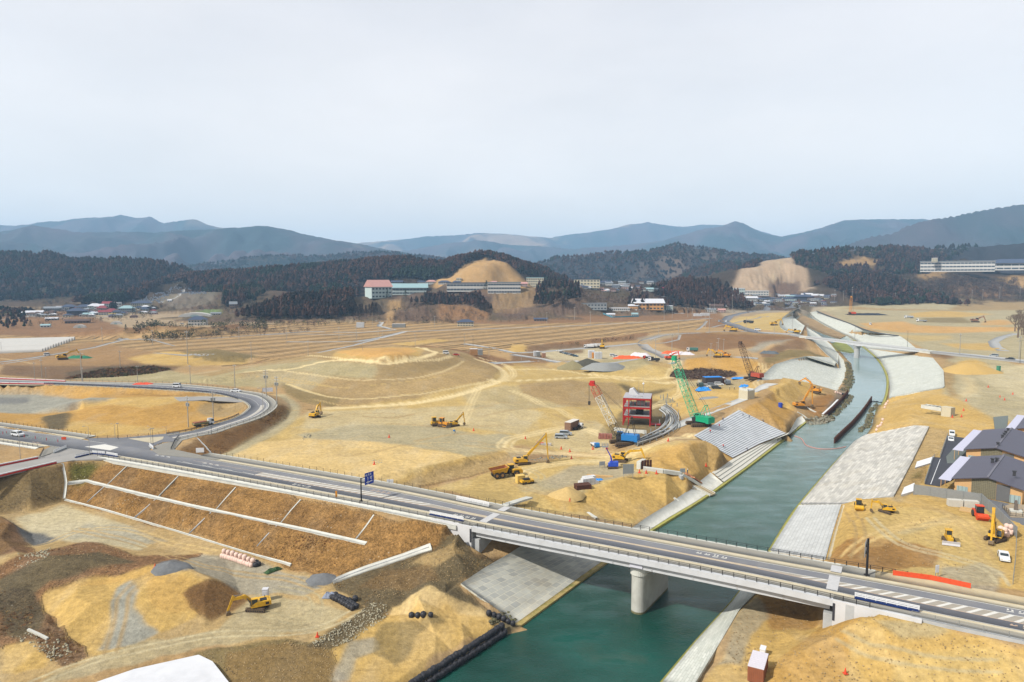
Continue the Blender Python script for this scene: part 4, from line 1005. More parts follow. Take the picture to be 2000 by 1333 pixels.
poly_sheet('side_road',WP('-200,951 0,911 72,896 98,888 110,880 118,872 108,866 205,880 225,893 205,897 145,899 110,905 0,931 -200,977',13-.004),light_road,kind='structure')
poly_sheet('road_junction',WP('168,856 240,855 330,847 350,844 356,862 318,864 300,871 292,879 300,888 335,893 200,874',12.992),asphalt,kind='structure')
poly_sheet('corner_footpath',WP('303,871 318,866 356,860 340,878 430,897 420,898 310,888 298,880',13.14),pavement,kind='structure')
poly_sheet('corner_footpath',WP('86,879 100,872 116,874 104,884 72,895',13.14),pavement,kind='structure')
poly_sheet('zebra_hatching',WP('165,873 205,868 232,874 215,880',13.012),line_w,thick=0,kind='structure')
poly_sheet('junction_marking',WP('250,857 320,853 318,858 298,866',13.012),shoulder,thick=0,kind='structure')
OUT=WP('-500,726 0,739.5 125,745 250,748 340,750 420,757 470,763 510,769 530,778 541,789 538,798 520,811 497,821 460,833 422,846 385,853 350,862',13)
INN=WP('-500,737 0,751 105,752 250,758 350,764 420,770 455,778 475,786 484,794 482,799 470,809 455,817 440,822 410,831 380,840 350,846 325,850',13)
OUTc=catmull(OUT,8);INNc=catmull(INN,8)
def lp(a,b,f):return a.lerp(b,f)
def lstrip(name,f0,f1,material,dz=0.0,skirt=.4,i0=0,i1=None,kind='structure',parent=None):
 A=[p.lerp(q,f0)for p,q in zip(INNc,OUTc)][i0:i1];B=[p.lerp(q,f1)for p,q in zip(INNc,OUTc)][i0:i1]
 o=ribbon(name,A,B,material,1,dz,skirt,parent,kind=kind)
 if skirt:carve(o,.35,True)
 return o
lstrip('loop_road',.05,.70,asphalt,0);lstrip('shoulder',.0,.05,shoulder,.05);lstrip('kerb',.70,.73,concrete,.15);lstrip('footpath',.73,.97,pavement,.13);lstrip('kerb',.97,1.0,concrete,.2)
lstrip('road_marking',.08,.095,line_w,.01,0,30,None);lstrip('road_marking',.655,.67,line_w,.01,0)
lstrip('hatched_median',.43,.56,hatch_m,.006,0,70,None)
mb=MB();nC=len(OUTc)
for i in range(2,70,1):
 a0,a1=(INNc[i].lerp(OUTc[i],f)for f in(.365,.38));
 b0,b1=(INNc[i].lerp(INNc[i+1],.5).lerp(OUTc[i].lerp(OUTc[i+1],.5),f)for f in(.365,.38));mb.add([a0+Vector((0,0,.012)),a1+Vector((0,0,.012)),b1+Vector((0,0,.012)),b0+Vector((0,0,.012))],[(0,1,2,3)])
for i in range(70,nC-1):
 P0,Q0,P1,Q1=INNc[i],OUTc[i],INNc[i+1],OUTc[i+1];L=(P1-P0).length
 k=max(1,int(L/2.6))
 for j in range(k):
  t0=j/k;t1=t0+.42/k
  q=[P0.lerp(P1,t0).lerp(Q0.lerp(Q1,t0),.43),P0.lerp(P1,t1).lerp(Q0.lerp(Q1,t1),.43),P0.lerp(P1,t1).lerp(Q0.lerp(Q1,t1),.56),P0.lerp(P1,t0).lerp(Q0.lerp(Q1,t0),.56)]
  mb.add([v+Vector((0,0,.014))for v in q],[(0,1,2,3)])
o=mb.build('loop_markings',line_w);tag(o,kind='structure')
poly_sheet('service_road',WP('340,776 400,774.5 468,777 478,783 476,786 400,781.5 350,784',12.98),light_road,thick=.3,kind='structure')
grey_road=mat('pale_grey_road',C(178,178,176),.9,noise=.06,nscale=.1)
for s,w,m_ in(('-300,712 0,708 60,700 120,690 180,680 240,664 250,662',7,light_road),('230,663 300,663 420,661 500,655 580,653 700,655',5,light_road),('560,668 640,668 690,668 730,662 760,655 790,648 850,646 1000,641 1140,636 1300,628 1390,622',6,grey_road),('500,655 600,648 700,650 770,645 740,637 745,630 735,626',7,grey_road),('700,668 740,662 690,675 620,690',5,grey_road),('740,661 790,648',9,grey_road),('1000,693 1060,702 1130,709 1200,709 1320,706 1480,701',8,grey_road),('905,672 960,680 1005,690 1100,684 1200,676 1250,671',7,grey_road),('960,710 1000,708 1060,704',7,grey_road),('1330,652 1290,656 1262,664 1254,672 1265,682 1290,692 1305,700',11,light_road),('1330,652 1400,648.5 1480,648',7,light_road),('1262,672 1300,670 1325,664 1328,655',3,light_road),('1360,645 1372,637 1380,628',4,light_road),('1500,652 1470,648 1440,638 1415,628 1425,618 1450,612 1500,604 1560,596 1600,588',14,asphalt),('1390,640 1440,630 1480,622 1500,618',5,light_road),('200,620 260,606 310,592 350,578 358,566',8,light_road),('340,676 300,665 270,662',3,light_road),('80,700 0,712',4,light_road),('0,625 60,618 130,622 200,620',5,light_road),('1960,686 1945,678 1940,668 1955,660 1985,652',9,grey_road),('300,690 420,692',3,light_road),('1400,612 1300,608 1240,606',5,grey_road)):
 draped('road',s,w,m_,.12,kind='structure',skirt=.6)
def sweep(mb,prof,s0,s1,step=4.0,rel=True):
 n=max(2,int((s1-s0)/step));ss=np.linspace(s0,s1,n);m=len(prof);vs=[]
 for s in ss:vs+=[rp(s,o,z,rel)for o,z in prof]
 ar=sum(prof[i][0]*prof[(i+1)%m][1]-prof[(i+1)%m][0]*prof[i][1]for i in range(m))
 fs=[tuple(range(m))[::-1],tuple((n-1)*m+k for k in range(m))]
 for i in range(n-1):
  for k in range(m):fs.append((i*m+k,i*m+(k+1)%m,(i+1)*m+(k+1)%m,(i+1)*m+k))
 if ar<0:fs=[f[::-1]for f in fs]
 mb.add(vs,fs)
mid=rp((SA+SB)/2,0,0,False)
bridge=empty('bridge',(mid.x,mid.y,0));tag(bridge,'wide grey concrete girder bridge on one rounded pier crossing the green river in the foreground','bridge')
def unp(o,parent):
 o.parent=parent;o.matrix_parent_inverse=parent.matrix_world.inverted()if False else Matrix.Translation(-Vector(parent.location));return o
br_c=mat('bridge_concrete',C(214,216,218),.8,noise=.05,nscale=.6,dirt=C(186,186,184),dirt_amt=.4,dscale=.4)
mb=MB();sweep(mb,[(-7.6,RZ+.22),(-6.7,RZ+.22),(-6.7,RZ-.04),(9.1,RZ-.04),(9.1,RZ-.95),(8.7,RZ-.95),(8.4,RZ-.5),(-6.9,RZ-.5),(-7.2,RZ-.95),(-7.6,RZ-.95)],SA,SB)
unp(mb.build('deck',br_c),bridge)
for off in(-6.6,-3.4,-.3,2.9,5.9,8.0):
 mb=MB();sweep(mb,[(off-.35,RZ-.52),(off+.35,RZ-.52),(off+.35,RZ-2.35),(off-.35,RZ-2.35)],SA+.6,SB-.6,rel=False);unp(mb.build('girder',br_c),bridge)
for k in range(1,9):
 s=SA+(SB-SA)*k/9
 a=rp(s,-6.96,RZ-.96,False);b=rp(s,-6.96,RZ-2.3,False);mb=MB();mb.bar(a,b,.5,.12);unp(mb.build('stiffener',br_c),bridge)
def joint(s):
 n=MB();d=1.0
 A=[rp(s-d,o,RZ+.03,False)for o in(-3.5,3.5)];B=[rp(s+d,o,RZ+.03,False)for o in(-3.5,3.5)]
 n.add([A[0],B[0],B[1],A[1]],[(0,1,2,3)])
 A=[rp(s-d,o,RZ+.17,False)for o in(5.2,8.7)];B=[rp(s+d,o,RZ+.17,False)for o in(5.2,8.7)]
 n.add([A[0],B[0],B[1],A[1]],[(0,1,2,3)]);return n
for s in(SA+.3,SB-.6):unp(joint(s).build('expansion_joint',mat('joint_concrete',C(206,206,206),.9,noise=.08)),bridge)
pa=W(1241,1200,0);pb=W(1296,1144,0);pd=(pb-pa).normalized();pn=Vector((-pd.y,pd.x,0))
def capsule(r,ext,n=10):
 a=pa+pd*1.55;b=pb-pd*1.55;P=[]
 for i in range(n+1):t=PI*i/n;P.append(a+(-pd*math.sin(t)-pn*math.cos(t)*-1*-1)*r*1.0)
 for i in range(n+1):t=PI*i/n;P.append(b+(pd*math.sin(t)+pn*math.cos(t))*r)
 return[(p.x,p.y)for p in P]
def cap2(r,n=12):
 a=pa+pd*1.55;b=pb-pd*1.55;P=[]
 for i in range(n+1):t=PI*i/n;v=-pd*math.sin(t)+pn*math.cos(t);P.append((a+v*r).xy)
 for i in range(n+1):t=PI*i/n;v=pd*math.sin(t)-pn*math.cos(t);P.append((b+v*r).xy)
 return[(p[0],p[1])for p in P]
mb=MB();mb.prism(cap2(1.55),-2.5,RZ-4.4)
pier=unp(mb.build('pier',mat('pier_concrete',C(206,206,196),.85,noise=.07,nscale=.7,dirt=C(160,158,146),dirt_amt=.6,dscale=.25)),bridge)
mb=MB();mb.prism(cap2(1.85),RZ-4.4,RZ-2.75);pc=mb.build('pier_cap',concrete);unp(pc,bridge)
mb=MB();mb.prism(cap2(1.58),-.5,.45);unp(mb.build('tide_mark',mat('tide_stain',C(120,116,84),.9,noise=.2)),bridge)
for off in(-6.6,-3.4,2.9,5.9):
 q=pa.lerp(pb,.14+(off+6.6)/16.5);mb=MB().box((q.x,q.y,RZ-2.55),(1.0,1.0,.4),math.atan2(pd.y,pd.x));unp(mb.build('bearing',galv),bridge)
for q,sx in((pa+pd*2.6-pn*2.1,1),(pa+pd*2.6+pn*2.1,-1)):
 mb=MB()
 for dx,dy in((-.7,-.3),(.7,-.3),(-.7,.3),(.7,.3)):mb.tube((q.x+dx,q.y+dy,RZ-4.6),(q.x+dx,q.y+dy,RZ-2.6),.05,n=5)
 for zz in(4.5,3.6):mb.bar((q.x-.7,q.y-.3,RZ-zz),(q.x+.7,q.y-.3,RZ-zz),.06);mb.bar((q.x-.7,q.y+.3,RZ-zz),(q.x+.7,q.y+.3,RZ-zz),.06)
 unp(mb.build('inspection_cage',galv),bridge)
mb=MB();sP=sfor(1241,1092);sweep(mb,[(-7.2,RZ-.96),(-6.98,RZ-.96),(-6.98,RZ-2.1),(-7.2,RZ-2.1)],sP-1.4,sP+1.4,rel=False);unp(mb.build('name_panel',mat('pale_panel',C(226,226,236),.6,noise=.02)),bridge)
def abut(s0,sgn):
 mb=MB();a=s0;b=s0+sgn*3.2
 s_,e_=min(a,b),max(a,b)
 mb2=MB();sweep(mb2,[(-7.65,RZ+.21),(9.15,RZ+.21),(9.15,1.0),(-7.65,1.0)][::-1]if False else[(-7.65,RZ-.05),(9.15,RZ-.05),(9.15,1.0),(-7.65,1.0)],s_,e_,step=2)
 return mb2
o=unp(abut(SA-.35,-1).build('abutment',concrete_grey),bridge);
o=unp(abut(SB+.35,1).build('abutment',concrete_grey),bridge)
mb=MB();sweep(mb,[(-6.8,RZ-2.9),(8.6,RZ-2.9),(8.6,1),(-6.8,1)],SA-.3,SA+1.6,2);unp(mb.build('abutment_seat',concrete_grey),bridge)
mb=MB();sweep(mb,[(-6.8,RZ-2.9),(8.6,RZ-2.9),(8.6,1),(-6.8,1)],SB-1.6,SB+.3,2);unp(mb.build('abutment_seat',concrete_grey),bridge)
for s0,sg,L in((SA,-1,11.5),(SB,1,14.0)):
 vs=[]
 for o in(-7.68,-7.1):
  vs+=[rp(s0+sg*.0,o,RZ+.21),rp(s0+sg*L,o,RZ+.21),rp(s0+sg*L,o,RZ-1.0),rp(s0+sg*.0,o,3.5)]
 mb=MB();mb.add(vs,[(0,1,2,3),(7,6,5,4),(4,5,1,0),(5,6,2,1),(6,7,3,2),(7,4,0,3)]if sg>0 else[(3,2,1,0),(4,5,6,7),(0,1,5,4),(1,2,6,5),(2,3,7,6),(3,0,4,7)])
 unp(mb.build('wing_wall',mat('wing_concrete',C(226,226,226),.8,noise=.04,nscale=.6,dirt=C(196,196,192),dirt_amt=.5,dscale=.3)),bridge)
 mb=MB();sweep(mb,[(-7.74,RZ-.3),(-7.55,RZ-.3),(-7.55,RZ-3.6),(-7.74,RZ-3.6)],min(s0,s0+sg*.4),max(s0,s0+sg*.4),1);unp(mb.build('joint_cover',mat('dark_rubber',C(60,60,66),.6)),bridge)
def fence(name,label,cat,P,spacing=2.0,h=1.0,rails=(1.0,.55),mat_=None,post_w=.09,rail_w=.05,parent=None,mesh_m=None,group=None,maxn=100,foot=None):
 mat_=mat_ or black;Q=[];L=[0]
 for a,b in zip(P,P[1:]):L.append(L[-1]+(a-b).length)
 n=max(2,min(maxn,int(L[-1]/spacing)));Q=resamp(P,n)
 if parent is None:root=empty(name,Q[0]);tag(root,label,cat,group)
 else:root=empty(name,Q[0])if False else None
 if parent is not None:
  rm=MB()
  for a,b in zip(Q,Q[1:]):
   for z in rails:rm.bar(a+Vector((0,0,z*h)),b+Vector((0,0,z*h)),rail_w)
  root=rm.build(name,mat_);unp(root,parent);org=Vector((0,0,0));inv=None
 else:
  org=Vector(Q[0]);rm=MB()
  for a,b in zip(Q,Q[1:]):
   for z in rails:rm.bar(a-org+Vector((0,0,z*h)),b-org+Vector((0,0,z*h)),rail_w)
  rm.build('rail',mat_,root)
  if mesh_m:
   mm=MB()
   for a,b in zip(Q,Q[1:]):mm.bar(a-org+Vector((0,0,h*.52)),b-org+Vector((0,0,h*.52)),.03,h*.9)
   mm.build('panel',mesh_m,root)
 pm=MB().box((0,0,h/2+.02),(post_w,post_w,h+.06));po=None
 for q in Q:
  if po is None:po=pm.build('post',mat_);c=po
  else:c=po.copy();COL.objects.link(c)
  c.parent=root;c.location=q-org
  if parent is not None:c.matrix_parent_inverse=Matrix.Identity(4);
 return root
def rpl(s0,s1,off,z,n=30):return[rp(s,off,z)for s in np.linspace(s0,s1,n)]
fence('railing','','',rpl(SA-5,SB+6,-7.15,RZ+.22),2.1,.95,(1.0,.62),black,.11,.055,parent=bridge)
fence('railing','','',rpl(SA-6,SB+12,8.8,RZ+.22),2.1,.95,(1.0,.62),black,.11,.055,parent=bridge)
fence('guard_fence','low dark wire fence along the near road edge above the brown grass slope','fence',rpl(nR0,SA-5.5,-7.0,RZ+.2),2.6,1.0,(.95,.6,.3),black,.08,.022)
fence('guard_fence','low dark wire fence between the far footpath and the bright sand pad','fence',rpl(fR,SA-6.5,8.8,RZ+.22),2.7,1.0,(.95,.6,.3),black,.08,.022)
fence('guard_fence','low dark wire fence on the near edge of the main road left of the junction','fence',rpl(sfor(-150,823),nL1,-7.0,RZ+.2),2.6,1.0,(.95,.6,.3),black,.08,.022)
fence('guard_fence','low dark wire fence between the far footpath and the mustard earth left of the junction','fence',rpl(sfor(-150,823),fL1,8.8,RZ+.2),2.6,1.0,(.95,.6,.3),black,.08,.022)
fence('guard_fence','black post fence behind the curved footpath where loop road and main road meet','fence',WP('172,857 240,856 300,850 330,846',13.1),3,1.0,(.95,.5),black,.09,.03)
fence('guard_fence','grey post and rail fence along the outer footpath of the curving loop road','fence',[q.lerp(p,.02)+Vector((0,0,.2))for p,q in zip(INNc,OUTc)][14:],4.0,1.1,(.95,.55),mat('grey_rail',C(96,100,104),.5),.1,.05)
fence('guard_rail','black steel guard rail on the inner edge of the loop road bend','guard rail',[p+Vector((0,0,.05))for p in INNc][82:],2.2,.9,(.95,.7,.45),black,.1,.12)
fence('guard_rail','dark guard rail on the inner edge of the upper straight of the loop road','guard rail',[p+Vector((0,0,.05))for p in INNc][14:52],3.0,.9,(.95,.65),mat('dark_navy_rail',C(52,56,70),.5),.1,.2)
fence('guard_rail','black rail beside the short pale wall at the corner of the junction','guard rail',WP('350,853 342,862 334,879',13.1),1.6,.9,(.95,.6,.3),black,.1,.08)
fence('guard_rail','galvanised two rail fence on the near road edge right of the bridge','guard rail',rpl(SB+12.5,S1,-7.0,RZ+.2),3.2,1.0,(1.0,.1),galv,.07,.05)
fence('guard_rail','short dark fence at the mouth of the side road at far left','guard rail',WP('86,879 78,894',13.2),1.5,.9,(.95,.5),black,.1,.06)
def barrier_row(label,P,n):
 Q=resamp(P,n+1);root=empty('water_barrier',Q[0]);tag(root,label,'barrier');org=Q[0]
 for i,(a,b)in enumerate(zip(Q,Q[1:])):
  d=b-a
  mb=MB();mb.use(red).bar(a-org+Vector((0,0,.25)),b-org+Vector((0,0,.25)),.5,.5);mb.use(white).bar(a-org+d*.03+Vector((0,0,.65)),b-org-d*.03+Vector((0,0,.65)),.38,.3);mb.build('segment',None,root)
barrier_row('red and lilac white barriers on the near edge of the side road',WP('-60,947 0,931 110,905',13.02),16)
barrier_row('red and lilac white barriers on the far edge of the side road',WP('-60,925 0,911 74,896',13.02),11)
barrier_row('red and white barriers on the inner edge of the upper loop road',WP('-100,748 0,749.5 105,751.2',13.02),12)
barrier_row('white and red barriers on the outer edge of the upper loop road',WP('-100,737 0,740.3 128,745.5',13.15),12)
def guard_unit(label,a,b,foot=navy):
 root=empty('portable_guard_rail',a);tag(root,label,'barrier');d=b-a;L=d.length;u=d.normalized();nn=Vector((-u.y,u.x,0))
 mb=MB().bar(Vector((0,0,.22)),d+Vector((0,0,.22)),.5,.34);mb.build('base',foot,root)
 mb=MB()
 for z in(.62,.9,1.14):mb.bar(Vector((0,0,z)),d+Vector((0,0,z)),.06,.17)
 mb.build('rail',white,root)
 for k in range(7):
  p=d*(k/6.001*.98+.01);MB().box((p.x,p.y,.68),(.1,.1,.95),math.atan2(u.y,u.x)).build('post',white,root)
 return root
guard_unit('white guard rail unit on a navy base beside the left end of the bridge',rp(sfor(836,1008),-5.2,RZ+.02),rp(sfor(902,1022),-5.2,RZ+.02))
guard_unit('long white guard rail unit on a navy base beside the right end of the bridge',rp(sfor(1670,1164),-4.3,RZ+.02),rp(sfor(1796,1192),-4.3,RZ+.02))
guard_unit('white guard rail unit on the far footpath left of the bridge',rp(sfor(888,980),5.9,RZ+.16),rp(sfor(953,993),5.9,RZ+.16),concrete_grey)
guard_unit('white guard rail unit standing slantwise in the mouth of the side road',W(105,886,13),W(130,876,13),galv)
guard_unit('white guard rail unit on the left of two at the near corner of the junction',W(147,895,13),W(178,887.5,13))
guard_unit('white guard rail unit between two others at the near corner of the junction',W(180,887,13),W(205,889,13))
guard_unit('white guard rail unit on the right of two at the near corner of the junction',W(208,889.5,13),W(230,893.5,13))
guard_unit('short white guard rail unit at the corner kerb below the lamp of the junction',W(292,872,13),W(300,879,13),concrete_grey)
mb=MB();root=empty('delineator_row',rp(sfor(0,846),0,RZ,False));tag(root,'row of short green and red delineator posts in the median at the far left','road divider');org=Vector(root.location)
gp=mat('pale_green_plastic',C(176,206,190),.5)
po=MB().tube((0,0,0),(0,0,.8),.09,.06,6).build('post',gp,root);po.location=rp(sfor(0,846),0,RZ,False)-org
pr=MB().tube((0,0,0),(0,0,1.0),.1,.1,6).build('post',red,root);pr.location=rp(sfor(12,848),0,RZ,False)-org
for i,s in enumerate(np.linspace(sfor(-20,843),sfor(118,863),40)):
 c=(pr if i%6==3 else po).copy();COL.objects.link(c);c.parent=root;c.location=rp(s,(-.8 if i%2 else.5),RZ,False)-org
P=[W(1744,1124,13.1),W(1820,1134,13.1),W(1896,1150,13.1)]
root=empty('net_fence',P[0]);tag(root,'sagging orange plastic net fence along the dirt lot at the right end of the road','fence')
for a,b in zip(resamp(P,9),resamp(P,9)[1:]):
 MB().bar(a-P[0]+Vector((0,0,.55)),b-P[0]+Vector((0,0,.55)),.06,1.0).build('net',orange_net,root);MB().tube(a-P[0],a-P[0]+Vector((0,0,1.2)),.04,n=5).build('post',mat('orange_post',C(224,80,50),.6),root)
def bank(label,Ls,Us,material,n=40,nv=6,lift=.12,name='concrete_revetment',lo_z=None,skirt=.8,drape=False,sm=False):
 A=WP(Ls);B=WP(Us)
 if sm:A=catmull(A,6);B=catmull(B,6)
 A=resamp(A,n);B=resamp(B,n)
 o=ribbon(name,A,B,material,nv,lift,skirt,drape=drape);tag(o,label,'embankment');carve(o);return o
bank('smooth slab revetment with square joints on the left bank under the near bridge','1010,1221,.0 1085,1165,0 1165,1107,0 1235,1060,0','900,1142,6.2 945,1112,6.2 1000,1080,6.2 1060,1040,6.2',blk_near,30,6,.25)
bank('long pale paved strip along the left waterline upstream of the near bridge','1232,1062,.6 1262,1040,.6 1307,1011,.6 1355,983,.6 1387,962,.6','1170,1075,2.8 1240,1028,2.6 1262,1012,2.6 1310,983,2.6 1348,956,2.6',concrete,24,2)
bank('pale landing slab at the foot of the river stairs between two stepped parts','1392,959,.6 1412,944,.6','1352,953,2.7 1388,924,2.7',concrete,6,2,.14)
def stairs(name,label,T,Bm,n,material,nd_=.25):
 m=24;T=resamp(T,m);Bm=resamp(Bm,m);vs=[];fs=[];uv=[]
 for i in range(m):
  for k in range(n):
   a=T[i].lerp(Bm[i],k/n);b=T[i].lerp(Bm[i],(k+1)/n)
   vs+=[(a.x,a.y,a.z),(b.x,b.y,a.z+(b.z-a.z)*.45)]
  vs.append((Bm[i].x,Bm[i].y,Bm[i].z));
 w=2*n+1
 for i in range(m-1):
  for j in range(w-1):fs.append((i*w+j,(i+1)*w+j,(i+1)*w+j+1,i*w+j+1))
 a,b,c=(Vector(vs[q])for q in fs[0][:3])
 if(b-a).cross(c-b).z<0:fs=[f[::-1]for f in fs]
 me=bpy.data.meshes.new(name);me.from_pydata(vs,[],fs);me.materials.append(material);ul=me.uv_layers.new(name='UVMap')
 for p in me.polygons:
  for li in p.loop_indices:vi=me.loops[li].vertex_index;ul.data[li].uv=(vi//w*1.7,(vi%w)*.4)
 o=bpy.data.objects.new(name,me);COL.objects.link(o);tag(o,label,'stairs');carve(o,.4);return o
stp=mat('stair_concrete',C(212,216,220),.85,noise=.10,nscale=.35,dirt=C(184,188,192),dirt_amt=.6,dscale=.3)
stairs('river_terrace','broad grey stepped terrace under construction on the upper left bank beside the green crane',WP('1355,851,10.4 1400,826,10.4 1443,801,10.4'),WP('1431,895,2.6 1484,867,2.6 1535,847,2.6'),19,stp)
stairs('river_terrace','low stepped terrace of four long treads between the big terrace and the water',WP('1390,923,2.8 1431,897,2.6 1484,869,2.6 1538,849,2.6'),WP('1414,943,.6 1455,914,.6 1498,881,.6 1556,836,.6'),4,mat('stair_concrete_pale',C(218,216,204),.85,noise=.08))
bank('pale concrete apron between terrace and rocky cofferdam on the left bank','1558,835,.5 1574,824,.4','1540,847,2.6 1556,818,2.8 1566,812,2.8',concrete,6,2,.1)
def toe(label,s,w,z,material=moss_m):
 P=catmull(WP(s,z),5);A=[];B=[]
 for i,p in enumerate(P):
  d=P[min(i+1,len(P)-1)]-P[max(i-1,0)];d.z=0;d.normalize();q=Vector((-d.y,d.x,0))*w/2;A.append(p+q);B.append(p-q)
 o=ribbon('toe_beam',A,B,material,1,0,1.6);tag(o,label,'embankment')
toe('yellow green mossy toe beam along the left waterline from the near bridge to the terrace','1236,1060 1262,1041 1307,1013 1353,985 1400,954 1450,918 1497,883 1545,846 1574,823',1.3,.62)
toe('stained toe beam at the foot of the slab revetment under the near bridge','1004,1226 1085,1167 1165,1109 1232,1063',1.4,.42,mat('ochre_stain',C(190,168,108),.9,noise=.2,nscale=1,dirt=C(110,120,50),dirt_amt=.8,dscale=.4))
toe('mossy toe beam along the right waterline below the near bridge','1285,1345 1360,1255 1430,1177 1472,1122',1.0,.45)
toe('mossy toe beam along the right waterline above the near bridge','1472,1122 1503,1077 1530,1032 1560,988 1630,906 1668,866',1.0,.45)
toe('mossy toe beam round the outside of the right bank bend below the far bridge','1712,806 1727,783 1733,757 1731,731 1716,704 1692,682 1667,664',1.4,.5)
toe('mossy toe beam round the inside of the left bank bend below the far bridge','1636,769 1650,745 1653,722 1648,705 1634,685 1612,667',1.4,.5)
bank('narrow pale revetment strip below the near bridge on the right bank','1290,1338,.3 1360,1253,.3 1430,1176,.3 1472,1120,.3','1352,1345,3.6 1403,1262,3.6 1444,1192,3.6 1484,1150,3.8',blk_pale,24,3,.15)
bank('large pale precast revetment sloping up from the right waterline','1562,986,.2 1600,940,.2 1630,905,.2 1668,863,.3 1690,850,1.5','1642,986,7.6 1745,971,11.6 1780,905,11.6 1815,833,11.6 1786,832,9.8',blk_right,40,10,.2)
bank('white linked block apron at the near end of the right bank revetment','1503,1077,.2 1530,1034,.2 1560,988,.2','1612,1094,7.6 1628,1035,7.6 1643,987,7.8',blk_dot,14,6,.22)
bank('narrow tan cap strip along the crest of the right bank revetment','1615,1095,7.9 1631,1035,7.9 1646,988,8.0','1621,1096,8.2 1637,1035,8.2 1651,988,8.2',mat('tan_cap',C(206,192,160),.9,noise=.1),10,1,.15)
bank('wide pale revetment inside the right bend below the far bridge','1736,779,.8 1738,757,.3 1734,731,.3 1719,704,.3 1695,682,.3','1747,775,5.5 1800,765,9.8 1845,758,11.6 1843,725,11.6 1822,700,11.6',blk_pale,30,8,.3)
bank('long curving white revetment on the right bank upstream of the far bridge','1693,681,.3 1667,662,.3 1643,650,.3 1612,634,.3 1592,622,.3 1582,611,.3','1820,697,11.8 1755,656,12 1720,651,12 1690,644,12 1658,632,12 1618,617,12 1596,607.5,12'.replace('1820,697,11.8 ','1800,690,11.8 '),blk_pale,34,8,.3,sm=True)
bank('white ridge shaped revetment on the left bank below the far bridge, convex to the river','1632,770,.5 1648,745,.4 1653,722,.4 1648,705,.4 1637,692,.4','1476,747,10 1512,713,12.2 1545,703,12.3 1575,696.5,12.4 1631,714,5.2',blk_pale,36,8,.35)
bank('narrow white revetment band curving up to the left end of the far bridge','1638,692,.4 1622,673,.4 1598,654,.4 1575,640,.4','1637,712,5 1612,690,6.5 1590,668,9 1578,661,12',blk_pale,20,3,.35)
bank('white revetment on the left bank beyond the far bridge','1572,637,.4 1562,630,.4 1549,618,.4 1553,607,.4','1562,656,12.4 1524,640,12.3 1530,620,12.3 1562,601,12.2',blk_pale,20,5,.35,sm=True)
crest=mat('dark_kerb',C(98,98,96),.9)
for lab,s in(('dark kerb line along the crest of the right bank beyond the far bridge','1755,657,12 1720,652,12 1690,645,12 1658,632,12 1618,617.5,12 1595,608,12'),):
 P=catmull(WP(s),5);A=[];B=[]
 for i,p in enumerate(P):
  d=P[min(i+1,len(P)-1)]-P[max(i-1,0)];d.z=0;d.normalize();q=Vector((-d.y,d.x,0))*.5;A.append(p+q);B.append(p-q)
 o=ribbon('kerb_wall',A,B,crest,1,.9,1.4);tag(o,lab,'wall')
prom=mat('promenade_concrete',C(206,206,202),.9,noise=.06,nscale=.4)
draped('promenade','1236,867 1290,846 1340,825 1378,808 1420,792 1452,780',5.5,prom,.2,kind='structure')
draped('promenade','1468,768 1490,757 1508,750',7,prom,.2,kind='structure')
def wall(label,P,w,h,material=concrete,name='retaining_wall',cat='wall',zs=None):
 mb=MB();org=Vector(P[0])
 for a,b in zip(P,P[1:]):mb.bar(a-org+Vector((0,0,h/2)),b-org+Vector((0,0,h/2)),w,h)
 o=mb.build(name,material,loc=org);tag(o,label,cat);return o
A_=lambda s:[at(a,b)for a,b in pts(s)]
wall('long white concrete channel wall running from the basin to the river strip',A_('1256,919 1295,924 1329,929'),1.6,1.2)
wall('sloping white channel wall from the corner block down to the landing slab',A_('1331,930 1350,940 1366,950'),1.6,1.0)
wall('bare formwork deck with orange boards beside the sloping channel wall',A_('1338,925 1352,933 1367,944'),2.2,.4,mat('orange_board',C(214,150,110),.8))
wall('thick upright concrete block at the left end of the channel wall',A_('1247,917 1258,911'),1.4,2.6)
wall('small concrete block below the corner of the channel wall',A_('1328,936 1332,935'),1.6,1.2,concrete_grey)
wall('white stub wall poking out of the sand above the paved strip',A_('1316,974 1326,981'),.8,.4)
wall('pale wedge of concrete beyond the footpath at the left end of the bridge',[W(985,990,12.4),W(1008,982,11.5),W(1034,974,9.5)],2.0,.5)
wall('pale concrete drain running down to the bridge end above the river strip',[W(1148,1003,6.6),W(1165,1014,6.4)],.8,.4)
sp=empty('sheet_pile_stack',at(1262,917));tag(sp,'upright rusty sheet pile panels beside the thick concrete block','sheet piles')
for k in range(4):MB().box((k*.95-1.2,k*.3,1.5),(.75,.22,3.0),.3).build('pile',rust,sp)
root=empty('river_steps',W(1372,950,2));tag(root,'narrow flight of concrete steps cut through the paved strip beside the landing slab','stairs');org=Vector(root.location)
a,b=W(1353,946,3.0),W(1392,966,.6)
for k in range(12):
 p=a.lerp(b,k/11);MB().box(p-org+Vector((0,0,0)),(2.6,.5,.45),.75).build('step',mat('step_tan',C(214,196,160),.9),root)
for dx in(-1,1):
 q=Vector((.72,.70,0))*1.5*dx;MB().bar(a+q-org,b+q-org,.35,.7).build('side_wall',concrete,root)
